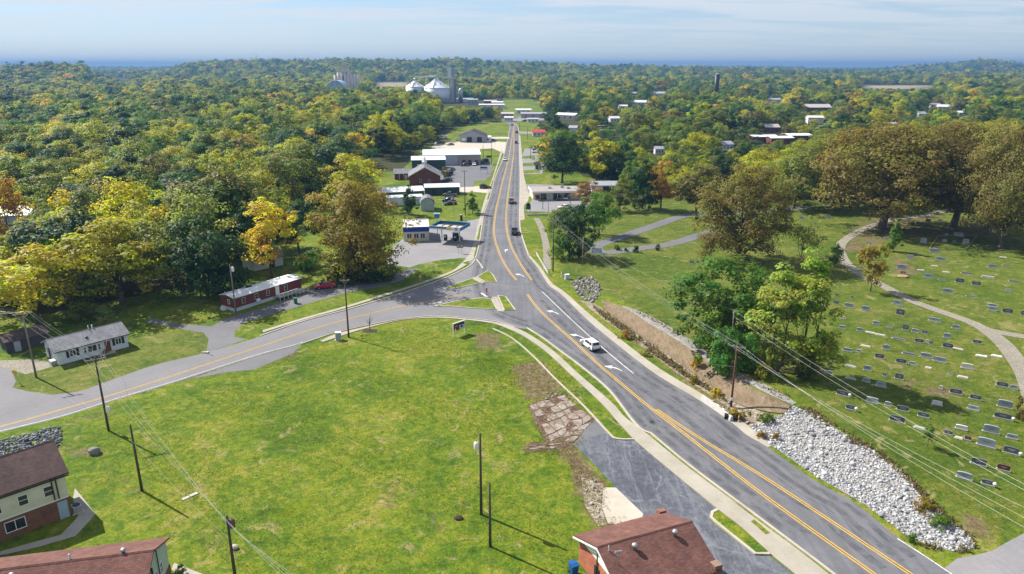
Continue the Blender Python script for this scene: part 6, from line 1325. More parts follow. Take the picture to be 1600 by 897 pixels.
def crown_data(seed, H, R, z0, ncl, per, leaf, shape, flat=.5, gap=.0):
    g = np.random.default_rng(seed)
    ph = g.uniform(0, 6.28, 6); am = g.uniform(.06, .16, 6)
    th = g.uniform(0, 2*np.pi, ncl*3); u = g.uniform(0, 1, ncl*3)
    # profile radius as a function of height fraction
    def prof(u):
        if shape == 'broad': return np.sqrt(np.clip(1-(2*np.clip(u,.0,1)-.82)**2/1.40, 0, 1))*np.where(u > .9, .8, 1)
        if shape == 'round': return np.sqrt(np.clip(1-(2*u-.9)**2/1.22, 0, 1))
        if shape == 'cone': return np.clip((1.03-u), 0, 1)**.75*np.clip(u*7+.45, 0, 1)
        if shape == 'column': return np.clip(1-u, 0.02, 1)**.45*np.clip(u*4+.35, 0, 1)
        return np.sqrt(np.clip(1-u*u*.9, 0, 1))
    lump = 1+sum(am[k]*np.sin((k//2+2)*th+ph[k]+u*(3+k)) for k in range(6))
    rr = np.sqrt(g.uniform(.12, 1, th.size)); rr = np.where(g.uniform(0, 1, th.size) < .62, np.maximum(rr, g.uniform(.78, 1, th.size)), rr)
    pr = prof(u)*lump
    keep = g.uniform(0, 1, th.size) < (.30+.70*np.clip(pr, 0, 1.2))
    th, u, rr, pr = [a[keep][:ncl] for a in (th, u, rr, pr)]
    # boughs: a few big lobes inside the outline, foliage clumps gathered on each, gaps between them
    nl_ = max(6, int(ncl/15)); lr = np.sqrt(g.uniform(.02, .62, nl_)); lu = (np.arange(nl_)+g.uniform(0, 1, nl_))/nl_; g.shuffle(lu)
    lth = np.arange(nl_)*2.39996+g.uniform(-.5, .5, nl_); lp = prof(lu)*(1+g.uniform(-.18, .16, nl_))
    LC = np.stack([R*lr*lp*np.cos(lth), R*lr*lp*np.sin(lth), z0+(H-z0)*(.10+.80*lu)], 1)
    LR = R*g.uniform(.30, .47, nl_)*np.clip(lp+.25, .55, 1.1)
    li = g.choice(nl_, len(th), p=LR**2/(LR**2).sum()); dl = g.normal(size=(len(th), 3)); dl[:, 2] = dl[:, 2]*.85+.25; dl /= np.linalg.norm(dl, axis=1, keepdims=True)
    c1 = LC[li]+dl*(LR[li]*g.uniform(.55, 1.0, len(th))**.5)[:, None]*np.array([1, 1, .85])
    c2 = np.stack([R*rr*pr*np.cos(th), R*rr*pr*np.sin(th), z0+(H-z0)*(u*.97+.0)], 1)
    c = np.where((g.uniform(0, 1, len(th)) < .80)[:, None], c1, c2); c[:, 2] = np.clip(c[:, 2], .3, H*1.02)
    c[:, 2] += g.normal(0, .015*H, len(c))
    cr = (R*.15+.22)*g.uniform(.6, 1.4, len(c))
    n = len(c)*per
    ci = np.repeat(np.arange(len(c)), per)
    d = g.normal(size=(n, 3)); d[:, 2] = d[:, 2]*.75+.18; d /= np.linalg.norm(d, axis=1, keepdims=True)
    p = c[ci]+d*(cr[ci]*g.uniform(.35, 1.06, n)**.6)[:, None]*np.array([1, 1, .82])
    p[:, 2] = np.maximum(p[:, 2], .15)
    cen = np.array([0, 0, z0+(H-z0)*.42])
    out = p-cen; out /= np.linalg.norm(out, axis=1, keepdims=True)+1e-6
    nrm = d*.62+out*.45+np.array([0,0,.30])+g.normal(0, .20, (n, 3)); nrm /= np.linalg.norm(nrm, axis=1, keepdims=True)
    a = np.cross(nrm, g.normal(size=(n, 3))); a /= np.linalg.norm(a, axis=1, keepdims=True); b = np.cross(nrm, a)
    s = leaf*g.uniform(.6, 1.3, n)[:, None]; w = s*g.uniform(.55, .9, n)[:, None]
    q = np.stack([p-a*s*.5, p+b*w*.5+nrm*s*.12, p+a*s*.5, p-b*w*.5+nrm*s*.12], 1)
    return c, q.reshape(-1, 3).astype(np.float32), np.repeat(g.uniform(0, 1, len(c))[ci], 4).astype(np.float32)
def quads_mesh(name, co, mat, attr=None):
    n = len(co)//4; me = bpy.data.meshes.new(name); me.vertices.add(len(co)); me.vertices.foreach_set('co', co.ravel())
    me.loops.add(len(co)); me.loops.foreach_set('vertex_index', np.arange(len(co), dtype=np.int32))
    me.polygons.add(n); me.polygons.foreach_set('loop_start', np.arange(0, len(co), 4, dtype=np.int32)); me.update(calc_edges=True)
    if attr is not None:
        a = me.attributes.new('clump', 'FLOAT', 'POINT'); a.data.foreach_set('value', attr)
    me.materials.append(mat); return me
def trunk_mesh(seed, H, R, z0, clumps, nl, r0, multi=1):
    g = random.Random(seed); mb = MB(); cs = [Vector(c) for c in clumps]
    for s in range(multi):
        ox = (g.uniform(-.5,.5), g.uniform(-.5,.5)) if multi > 1 else (0, 0)
        lean = (g.uniform(-.04,.04)*H+ox[0]*3, g.uniform(-.04,.04)*H+ox[1]*3)
        zt = z0+(H-z0)*.62
        pts = [Vector((ox[0]*.5,ox[1]*.5,-.3)), Vector((ox[0]*.6,ox[1]*.6,.5)), Vector((ox[0]+lean[0]*.3,ox[1]+lean[1]*.3,z0*.7+.4)), Vector((lean[0]*.7,lean[1]*.7,(z0+zt)*.5)), Vector((lean[0],lean[1],zt))]
        k = 1/multi**.5
        mb.path(pts, [r0*1.5*k, r0*1.05*k, r0*.85*k, r0*.55*k, r0*.16*k], 8)
        pick = g.sample(cs, min(nl, len(cs)))
        for c in pick:
            f = g.uniform(.25, .95); i = 2 if f < .5 else 3; b = pts[i]+(pts[min(i+1,4)]-pts[i])*g.uniform(0, .8)
            if b.z > c.z+1: b = pts[2]
            mid = b+(c-b)*.5+Vector((g.uniform(-.3,.3), g.uniform(-.3,.3), (c-b).length*.08))
            rb = r0*.42*k*(1-.5*(b.z/max(zt,1)))
            mb.path([b, mid, b+(c-b)*.93], [rb, rb*.6, rb*.16], 5)
    return mb.mesh('trunk', M_BARK, True)
# name, height, crown radius, crown base, clumps, leaves each, leaf size, shape, limbs, trunk radius, stems
KINDS = {
 'broad':  (15, 7.2, 2.6, 120, 60, .47, 'broad', 12, .32, 1),
 'round':  (13, 5.2, 2.0, 90, 58, .43, 'round', 9, .24, 1),
 'tall':   (18, 5.4, 3.5, 105, 58, .46, 'round', 10, .28, 1),
 'column': (16, 3.4, 1.0, 110, 66, .36, 'column', 8, .20, 2),
 'dark':   (14, 5.6, .5, 160, 60, .45, 'round', 6, .26, 1),
 'conifer':(12, 3.6, 1.0, 90, 46, .48, 'cone', 6, .18, 1),
 'oak':    (25, 12.5, 4.6, 300, 84, .47, 'broad', 34, .62, 1),
 'greatoak': (23, 9.6, .9, 300, 84, .46, 'round', 30, .5, 1),
 'sparse': (7, 4.2, 1.8, 70, 26, .34, 'broad', 16, .10, 4),
 'small':  (6, 2.3, 1.3, 48, 44, .30, 'round', 8, .09, 1),
 'shrub':  (3, 2.2, .1, 44, 46, .30, 'dome', 5, .07, 3),
}
PROTO = {}
def proto(kind, var):
    k = (kind, var)
    if k not in PROTO:
        H, R, z0, ncl, per, lf, sh, nl, r0, ms = KINDS[kind]
        sd_ = sum(ord(c) for c in kind)*7+var*131
        g = random.Random(sd_); H2 = H*g.uniform(.92, 1.08); R2 = R*g.uniform(.9, 1.1)
        c, co, cl_ = crown_data(sd_, H2, R2, z0, ncl, per, lf, sh)
        PROTO[k] = (quads_mesh('crown', co, M_LEAF, cl_), trunk_mesh(sd_, H2, R2, z0, c, nl, r0, ms), H2, R2)
    return PROTO[k]
TINTS = {'dark green': (.026,.062,.014), 'mid green': (.080,.150,.018), 'yellow-green': (.290,.295,.014), 'pale green': (.175,.220,.055), 'golden yellow': (.420,.320,.020),
         'orange-brown': (.270,.170,.028), 'olive brown': (.145,.128,.032), 'olive green': (.125,.150,.022), 'russet': (.220,.125,.055), 'blue-green': (.036,.090,.038), 'fresh green': (.085,.175,.026), 'sun yellow': (.350,.325,.016), 'poplar green': (.215,.255,.040), 'olive orange': (.225,.175,.026)}
TREES = []      # every individual tree: object, pixel, description pieces
def jit(c, g, a=.14): 
    f = 1+g.uniform(-a, a); return (c[0]*f*(1+g.uniform(-.08,.08)), c[1]*f, c[2]*f*(1+g.uniform(-.2,.2)), 1)
def plant(x, y, kind, tint, h, w=None, label=None, cat='tree', group=None, name=None, var=None, seed=0):
    g = random.Random(seed+int(x*10)*31+int(y*10)); var = g.randrange(3) if var is None else var
    cm, tm, H, R = proto(kind, var); sz = h/H; sx = (w/(2*R)) if w else sz
    o = thing(name or ('shrub' if kind == 'shrub' else 'tree'), label or '', cat, (x, y, h1(x, y)-.05), g.uniform(0, 6.28), group)
    o.scale = (sx, sx, sz)
    c = obj('crown', cm, o); c.color = jit(TINTS[tint], g) if isinstance(tint, str) else (*tint, 1)
    obj('trunk', tm, o); TREES.append(o); return o
HERO_XY = []
def hero(px, py, top, w, kind, tint, label, cat='tree', var=None, group=None, name=None):
    b = at(px, py); h = max(1.0, height_at(px, py, top)); d = b.y*CP+(CAMH-b.z)*SP
    HERO_XY.append((b.x, b.y, w*d/FPX*.5))
    return plant(b.x, b.y, kind, tint, h*1.04, w*d/FPX*(1.05 if kind in ('shrub','small','conifer') else 1.17), label, cat, group, name, var)
for a in [
 (325,464,338,112,'dark','dark green','tall dark glossy evergreen tree behind the left end of the red mobile home'),
 (425,434,312,82,'tall','golden yellow','golden autumn tree standing between mobile home and large orange tree'),
 (560,432,283,132,'greatoak','olive orange','huge orange and green autumn tree beside the petrol station forecourt'),
 (470,402,312,62,'tall','dark green','dark green tree between the golden tree and the huge orange tree'),
 (195,425,283,135,'broad','sun yellow','broad bright yellow crown highest in the woods behind the white bungalow'),
 (192,474,343,150,'broad','sun yellow','wide yellow-green tree standing directly behind the white bungalow lawn'),
 (60,503,393,150,'broad','sun yellow','yellow-green tree at the picture edge behind the dark shed'),
 (140,492,410,90,'round','olive green','low olive tree between the two yellow trees behind the bungalow'),
 (300,446,302,130,'broad','pale green','grey-green loose tree standing left of the dark glossy evergreen'),
 (98,430,345,50,'round','dark green','small dark round tree set among the yellow crowns on the left'),
 (28,420,274,70,'tall','orange-brown','brownish yellow tree at the left picture edge over a pale roof'),
 (547,322,242,84,'broad','sun yellow','bright yellow round crown standing above the huge orange tree'),
 (385,418,330,60,'tall','dark green','dark tree right behind the hidden cottage by the mobile home'),
 (640,336,289,29,'conifer','dark green','small dark conical tree left of the grey gambrel shed'),
 (738,334,297,24,'conifer','mid green','small light pine on the lawn beside the petrol price sign'),
 (165,510,478,30,'small','pale green','small pale tree just behind the bungalow roof'),
 (130,503,470,40,'round','olive green','short olive tree left of the small pale tree behind the bungalow'),
 (878,286,215,72,'broad','dark green','large dark tree north of the flat-roofed shop on the right'),
 (868,224,166,38,'tall','dark green','dark rounded tree beside the red-roofed kiosk near the far road end'),
 (932,288,205,52,'tall','yellow-green','yellow-green tree touching the large dark tree north of the shop'),
 (905,402,318,56,'dark','dark green','dense dark tree at the left end of the asphalt loop lawn'),
 (936,368,300,54,'round','mid green','green tree behind the dense dark tree at the loop lawn'),
 (922,330,284,44,'round','russet','reddish crown above the dense dark tree beside the shop'),
 (968,330,287,38,'round','olive green','olive tree beside the open garage right of the shop'),
 (1004,327,248,40,'dark','dark green','dark upright tree beside the bare leaning trunk'),
 (1032,327,250,44,'tall','orange-brown','orange-brown tree with a bare leaning trunk at the lawn edge'),
 (1088,342,255,64,'tall','olive brown','brown leaved tree just left of the big brown oak by the loop'),
 (1158,408,260,120,'greatoak','olive brown','big brown oak standing alone at the loop path'),
 (1125,537,403,138,'dark','mid green','dense green tree in front of the big brown oak'),
 (1212,580,416,76,'column','poplar green','left poplar of the pair above the gravel bank'),
 (1256,584,394,86,'column','poplar green','taller right poplar of the pair above the gravel bank'),
 (1252,404,338,66,'sparse','pale green','sparse many-stemmed pale tree beside the bend of the gravel drive'),
 (1302,424,382,27,'small','mid green','small round tree on the inside bend of the gravel drive'),
 (1395,394,342,25,'conifer','mid green','slim upright green tree beside the low walled burial plot'),
 (1360,455,383,45,'small','olive orange','small orange tinted tree beside the gravel drive'),
 (1449,698,664,19,'small','mid green','tiny sapling in the lower burial rows'),
 (1600,655,608,34,'shrub','olive brown','brownish bush cut by the right picture edge'),
 (1378,357,196,190,'oak','olive brown','huge oak with thick forked trunk beside the start of the gravel drive'),
 (1490,354,192,170,'oak','olive brown','huge brown oak in the middle of the upper burial ground'),
 (1563,388,198,130,'oak','olive brown','huge oak nearest the right picture edge of the burial ground'),
 (1604,392,230,120,'oak','olive brown','oak cut by the right picture edge'),
 (1300,322,214,120,'oak','olive green','broad olive oak left of the forked oak'),
 (1445,318,205,110,'oak','olive green','olive oak behind the two huge brown oaks'),
 (1540,325,215,110,'oak','olive brown','brown oak behind the oak nearest the right edge'),
 (1240,326,244,86,'broad','pale green','pale soft tree behind the sparse many-stemmed tree'),
 (1190,312,236,70,'broad','yellow-green','yellow-green tree behind the big brown oak'),
]: hero(*a)
for a in [
 (483,423,394,36,'shrub','mid green','round green bush left of the huge orange tree'),
 (522,442,414,32,'shrub','olive brown','brown thicket bush at the foot of the huge orange tree'),
 (1126,578,520,64,'shrub','fresh green','bright green bush beside the utility pole on the bank'),
 (1163,580,530,50,'shrub','fresh green','green bush between the utility pole bush and poplars'),
 (1195,588,545,40,'shrub','olive green','olive bush at the foot of the poplars'),
 (1262,592,560,40,'shrub','olive green','low bush at the right foot of the poplars'),
 (541,441,418,44,'shrub','dark green','dark bush under the left side of the huge orange tree'),
 (572,440,412,50,'shrub','dark green','dark bush right under the huge orange tree trunk'),
 (602,434,408,44,'shrub','olive green','olive bush under the right side of the huge orange tree'),
 (878,404,370,34,'shrub','mid green','green bush beside the roadside utility poles'),
 (880,350,325,40,'shrub','olive green','yellowish scrub bush in front of the flat-roofed shop'),
 (862,372,335,26,'sparse','olive green','thin scrubby tree beside the gravel footpath'),
 (1090,575,556,18,'shrub','golden yellow','straw coloured bush on the upper gravel strip'),
 (964,391,383,9,'shrub','dark green','small dark shrub nearest the white burial ground sign'),
 (994,394,384,10,'shrub','dark green','small dark shrub in the middle of the loop path edge'),
 (1028,391,382,9,'shrub','dark green','small dark shrub farthest along the loop path edge'),
 (978,393,388,6,'shrub','dark green','tiny dark shrub second along the loop path edge'),
 (1119,618,607,18,'shrub','golden yellow','yellowish green weed clump by the white barrier'),
 (1197,660,646,22,'shrub','mid green','green weed clump where the brown bank ends'),
 (1148,652,640,26,'shrub','olive orange','brown weed clump at the foot of the utility pole'),
 (1084,598,586,14,'shrub','olive orange','brown weed clump on the stony strip'),
 (975,528,517,18,'shrub','orange-brown','rusty weed clump on the stony strip near the road'),
 (1010,556,549,11,'shrub','olive orange','small brown weed clump on the stony strip'),
 (1190,684,678,13,'shrub','orange-brown','orange grass clump at the edge of the white rocks'),
 (1212,686,681,11,'shrub','orange-brown','straw grass clump among the white rocks'),
 (1440,796,782,30,'shrub','olive orange','brown and green brush patch in the lower white rocks'),
 (1470,820,806,30,'shrub','mid green','green weeds below the brush patch in the white rocks'),
 (1425,846,836,16,'shrub','mid green','green weed clump between the road edge and white rocks'),
 (166,553,545,8,'shrub','russet','small purple bush beside the bungalow door'),
 (283,897,885,16,'shrub','dark green','round dark bush at the corner of the long brown roof'),
 (695,278,262,14,'shrub','olive brown','brown bush beside the brick church-like hall'),
 (706,272,262,6,'conifer','dark green','tiny dark conical shrub in the hall car park'),
 (676,282,270,14,'shrub','mid green','green bush at the front corner of the brick hall'),
]: hero(*a, cat='shrub')
# ---- woodland fill: a jittered lattice inside the FOREST outlines
def clear_of(px0, px1, py0, py1, D): CLEAR.append((px0, px1, py0, py1, D))
CLEAR = [(782,832,165,215,900), (690,775,196,262,640), (575,770,235,345,420), (633,722,100,140,990), (523,567,100,131,1190), (508,548,122,134,1050), (1112,1123,110,136,890), (772,794,150,158,1500),
         (1175,1268,202,216,420), (1196,1222,186,206,560), (1262,1296,154,172,700), (1266,1290,168,192,560), (1195,1226,150,160,800), (1465,1492,160,170,660), (1435,1450,172,182,640), (1388,1400,190,197,540),
         (992,1010,152,168,800), (968,980,162,168,720), (880,902,172,192,640), (838,900,166,192,750), (930,970,190,215,500), (955,966,180,188,560), (1028,1042,155,170,800), (690,790,148,166,1080), (1195,1206,218,228,400),
         (585,640,130,135,1700), (1345,1460,132,138,1600), (1255,1470,109,115,5000), (140,200,124,129,2200), (1500,1512,170,182,640), (0,24,315,335,262), (920,960,285,300,300), (396,416,395,425,190), (1024,1036,228,236,400)]
for q in TOWN:
    d_ = ground_ray(q[0], q[1], q[2]); dd_ = d_[1]*CP+(CAMH-q[2])*SP; k_ = FPX/dd_
    CLEAR.append((q[0]-q[3]*.5*k_, q[0]+q[3]*.5*k_, q[1]-q[5]*k_-1, q[1]+1.4*k_, d_[1]-2))
def blocked(x, y, h, r):
    d = y*CP+CAMH*SP
    px, pt = project(x, y, h*.95); pb = project(x, y, h*.25)[1]; pr = r*.85*FPX/d
    for x0, x1, y0, y1, D in CLEAR:
        if y < D and px+pr > x0 and px-pr < x1 and pt < y1 and pb > y0: return True
    return False
# buildings stand here: no trunk inside
NOTREE = []
def keep_out(x, y, r): NOTREE.append((x, y, r))
try: NOTREE += SITES
except NameError: pass
fp = [np.array([ground_ray(px, max(py, 104.6)) for px, py in P]) for P in FOREST]
fd = [np.array([ground_ray(px, py) for px, py in P]) for P in FIELDS]
def lattice(step, d0, d1):
    ys = np.arange(80, d1, step*.87); xs = np.arange(-d1*.80, d1*.80, step)
    X, Y = np.meshgrid(xs, ys); X = X+(np.arange(len(ys)) % 2)[:, None]*step/2
    X = X+RNG.uniform(-.40, .40, X.shape)*step; Y = Y+RNG.uniform(-.40, .40, Y.shape)*step
    D = np.hypot(X, Y); az = X/np.maximum(Y*CP+CAMH*SP, 1)
    m = (D >= d0) & (D < d1) & (np.abs(az) < .80)
    if d0 < 1000:
        ins = np.zeros(X.shape, bool)
        for w in fp: ins |= in_poly(w, X, Y)
        m &= ins | (D > 1600)
    for w in fd: m &= ~in_poly(w, X, Y)
    return X[m], Y[m]
PAL_L = ['dark green','mid green','yellow-green','olive green','golden yellow','blue-green','pale green','orange-brown','russet','olive brown']
def pick_tint(x, y, g):
    n = .5+.5*math.sin(x*.021+1.7*math.sin(y*.013))*math.cos(y*.017+x*.006)
    if x < 0: w = [19, 18, 20+28*n, 18, 2+2.5*n, 9, 10, .3+.4*n, .3, 3]
    else: w = [12, 22, 16+18*n, 26, 2+2*n, 6, 8, .6, .4, 6]
    return g.choices(PAL_L, w)[0]
WOODS = []
for step, d0, d1 in ((10.8, 60, 520), (12.2, 520, 1100), (14.5, 1100, 2000), (19, 2000, 3400), (28, 3400, 6000), (44, 6000, 11500)):
    X, Y = lattice(step, d0, d1)
    for x, y in zip(X, Y):
        g = random.Random(int(x*7)*1009+int(y*7)); D = math.hypot(x, y)
        kind = g.choices(['broad','round','tall','dark','conifer'], [30, 34, 26, 6 if x > 0 else 10, 3])[0]
        s = min(1.4, g.lognormvariate(-.04, .24))*(1.06 if D < 1100 else 1.0+min(.55, (D-1100)/3500))
        if x > 0 and D < 1200: s *= .92
        H, R = KINDS[kind][0]*s, KINDS[kind][1]*s*g.uniform(1.1, 1.4)
        if g.random() < .05: continue
        if D < 620 and any((x-a)**2+(y-b)**2 < (max(c*.62, 3)+R*.38)**2 for a, b, c in HERO_XY): continue
        if any((x-a)**2+(y-b)**2 < (c+R*.4)**2 for a, b, c in NOTREE): continue
        if D < 3000 and blocked(x, y, H, R):
            H *= .5; R *= .62
            if blocked(x, y, H, R): continue
        WOODS.append((D, x, y, kind, H, R, pick_tint(x, y, g), g.randrange(3)))
WOODS.sort()
# the ones that show largest are trees of their own, the rest of the far woods is one mass
N_INDIV = 300-len([o for o in TREES if o['category'] == 'tree'])
def in_view(x, y, h): 
    px, py = project(x, y, h*.6); return -40 < px < 1640 and py < 920
cand = [k for k, t in enumerate(WOODS) if in_view(t[1], t[2], t[4])][:N_INDIV]
cset = set(cand)
FILL = []
for k in cand:
    D, x, y, kind, H, R, tint, var = WOODS[k]
    o = plant(x, y, kind, tint, H, R*2, None, 'tree', None, 'tree', var); o['_t'] = f'{tint}|{kind}|{H:.1f}'; FILL.append(o)
def woodland():
    rest = [t for k, t in enumerate(WOODS) if k not in cset]
    keys = sorted({(t[3], t[7]) for t in rest}); idx = {k: i for i, k in enumerate(keys)}
    n = len(rest); co = np.zeros((n, 3), np.float32)
    co[:, 0] = [t[1] for t in rest]; co[:, 1] = [t[2] for t in rest]; co[:, 2] = hgt(co[:, 0], co[:, 1])
    me = bpy.data.meshes.new('woodland'); me.vertices.add(n); me.vertices.foreach_set('co', co.ravel())
    def attr(nm, ty, vals, key='value'):
        a = me.attributes.new(nm, ty, 'POINT'); a.data.foreach_set(key, np.asarray(vals, np.int32 if ty == 'INT' else np.float32).ravel())
    g = random.Random(5)
    attr('tint', 'FLOAT_COLOR', [jit(TINTS[t[6]], g) for t in rest], 'color')
    attr('kind', 'INT', [idx[(t[3], t[7])] for t in rest])
    attr('rot', 'FLOAT_VECTOR', [(0, 0, g.uniform(0, 6.28)) for t in rest], 'vector')
    attr('size', 'FLOAT_VECTOR', [(t[5]/PROTO[(t[3], t[7])][3],)*2+(t[4]/PROTO[(t[3], t[7])][2],) if (t[3], t[7]) in PROTO else (1,1,1) for t in rest], 'vector')
    o = obj('woodland', me); struct(o, 'stuff')
    src = {}
    for tr in TREES:
        for ch in tr.children:
            if ch.name.startswith('crown'): src.setdefault(ch.data.name, ch)
    ng = bpy.data.node_groups.new('woodland', 'GeometryNodeTree')
    ng.interface.new_socket('Geometry', in_out='INPUT', socket_type='NodeSocketGeometry'); ng.interface.new_socket('Geometry', in_out='OUTPUT', socket_type='NodeSocketGeometry')
    N = ng.nodes.new; L = ng.links.new
    gi, go = N('NodeGroupInput'), N('NodeGroupOutput')
    iop = N('GeometryNodeInstanceOnPoints'); iop.inputs['Pick Instance'].default_value = True
    prev = None; gj = N('GeometryNodeGeometryToInstance'); joins = []
    for k in keys:
        oi = N('GeometryNodeObjectInfo'); oi.inputs['Object'].default_value = src[proto(*k)[0].name]
        sm = N('GeometryNodeSetMaterial'); sm.inputs['Material'].default_value = M_LEAFI; L(oi.outputs['Geometry'], sm.inputs['Geometry'])
        ti = N('GeometryNodeGeometryToInstance'); L(sm.outputs[0], ti.inputs[0]); joins.append(ti)
    ng.nodes.remove(gj); jn = N('GeometryNodeJoinGeometry')
    for ti in reversed(joins): L(ti.outputs[0], jn.inputs[0])
    L(gi.outputs[0], iop.inputs['Points']); L(jn.outputs[0], iop.inputs['Instance'])
    def na(nm, ty): 
        q = N('GeometryNodeInputNamedAttribute'); q.data_type = ty; q.inputs[0].default_value = nm; return q.outputs[0]
    L(na('kind','INT'), iop.inputs['Instance Index']); L(na('size','FLOAT_VECTOR'), iop.inputs['Scale'])
    er = N('FunctionNodeEulerToRotation'); L(na('rot','FLOAT_VECTOR'), er.inputs[0]); L(er.outputs[0], iop.inputs['Rotation'])
    L(iop.outputs[0], go.inputs[0])
    m = o.modifiers.new('woodland', 'NODES'); m.node_group = ng
    return o
woodland()
print('trees', len(TREES), 'woods', len(WOODS))
def straw_mat(name, lo, mid, hi):
    t = NT(name); r = t.n('ShaderNodeNewGeometry').outputs['Random Per Island']; col = t.ramp(r, [(.1, lo), (.5, mid), (.9, hi)])
    d = t.n('ShaderNodeBsdfDiffuse'); t.l(col, d.inputs[0]); tr = t.n('ShaderNodeBsdfTranslucent'); t.l(col, tr.inputs[0]); mx = t.n('ShaderNodeMixShader'); mx.inputs[0].default_value = .4; t.l(d.outputs[0], mx.inputs[1]); t.l(tr.outputs[0], mx.inputs[2]); t.l(mx.outputs[0], t.out.inputs[0]); return t.mat
M_STRAW = straw_mat('dry_weeds', (.10,.12,.03), (.26,.19,.09), (.40,.32,.17))
tufts('weeds', [(925,478),(950,492),(990,520),(1035,552),(1083,590),(1120,614),(1150,640),(1190,650),(1200,664),(1165,650),(1130,626),(1080,596),(1000,540),(940,494)], 5000, .15, .55, 5, M_STRAW, 4)
tufts('weeds', [(985,484),(1040,505),(1100,545),(1150,580),(1240,622),(1240,632),(1180,606),(1100,556),(1020,503)], 900, .1, .4, 6, M_STRAW, 4)
tufts('weeds', [(1240,634),(1270,640),(1350,690),(1400,722),(1440,765),(1475,800),(1525,845),(1525,862),(1490,866),(1440,856),(1440,850),(1500,856),(1515,842),(1465,806),(1420,755),(1380,720),(1330,694)], 1800, .1, .45, 7, M_STRAW, 4)
tufts('weeds', [(888,705),(940,750),(960,800),(1000,822),(940,830),(900,780)], 450, .05, .16, 8, M_STRAW, 4)
tufts('grass', [(100,690),(330,600),(480,545),(640,505),(760,508),(800,560),(820,625),(815,705),(900,700),(935,800),(900,850),(890,930),(480,930),(280,860),(150,760),(90,720)], 26000, .05, .13, 1)
tufts('grass', [(1290,660),(1240,625),(1300,560),(1400,480),(1560,560),(1600,610),(1600,800),(1540,850),(1430,760)], 12000, .04, .10, 2)
tufts('grass', [(818,628),(882,612),(930,655),(905,700),(885,712),(815,712),(840,680)], 700, .06, .18, 12)
tufts('grass', [(740,560),(880,560),(935,660),(920,660),(878,612),(810,630),(760,640)], 1500, .06, .18, 13)
# ================================================================= labels that single out
ORD = ['', 'second ', 'third ', 'fourth ', 'fifth ', 'sixth ', 'seventh ', 'eighth ', 'ninth ', 'tenth ', 'eleventh ', 'twelfth ', 'thirteenth ', 'fourteenth ', 'fifteenth ', 'sixteenth ', 'seventeenth ', 'eighteenth ', 'nineteenth ', 'twentieth ']
def settle(items):
    """items: (object, look, place, px): equal descriptions get their order from the left"""
    by = {}
    for o, look, place, px in items: by.setdefault((look, place), []).append((px, o))
    for (look, place), L in by.items():
        L.sort(key=lambda q: q[0])
        for i, (px, o) in enumerate(L):
            if len(L) == 1: o['label'] = f'{look} {place}'
            elif i == len(L)-1 and len(L) > 1: o['label'] = f'{look} {place}, rightmost such'
            elif i == 0: o['label'] = f'{look} {place}, leftmost such'
            else: o['label'] = f'{look} {place}, {ORD[i] if i < 20 else str(i+1)+"th "}from left'
settle([(o, o['_base'], o['_place'], o['_px']) for o in STONES])
items = []
SHAPE = {'broad': 'broad', 'round': 'round', 'tall': 'tall', 'dark': 'dense', 'conifer': 'pointed'}
for o in FILL:
    tint, kind, h = o['_t'].split('|'); x, y = o.location.x, o.location.y; px, py = project(x, y, float(h)*.6)
    if x < 0:
        z = ('behind the white bungalow' if px < 260 and y < 190 else 'behind the mobile home' if px < 520 and y < 215 else 'deep in the left woods' if px < 330 and y < 290 else
             'in the farther left woods' if px < 330 else 'beyond the golden tree' if px < 480 and y < 300 else 'behind the huge orange tree' if px < 600 and y < 300 else 'beside the green workshop' if y < 340 else 'in woods behind the store')
        o['group'] = 'trees of the woods left of the road'
    else:
        z = ('near the dark roadside tree' if px < 930 else 'behind the loop lawn' if px < 1120 and y < 330 else 'behind the big brown oak' if px < 1250 and y < 330 else 'behind the burial ground oaks' if y < 300 else
             'in the town woods left of the school' if px < 1180 else 'in the town woods beyond the oaks')
        o['group'] = 'trees of the wooded town on the right'
    items.append((o, f'{tint} {SHAPE[kind]} tree', z, px))
settle(items)
for o in STONES+FILL:
    for k in ('_base','_place','_px','_t'):
        if k in o: del o[k]
HAZE = 1.7e-4; EXPOSURE = 1.08
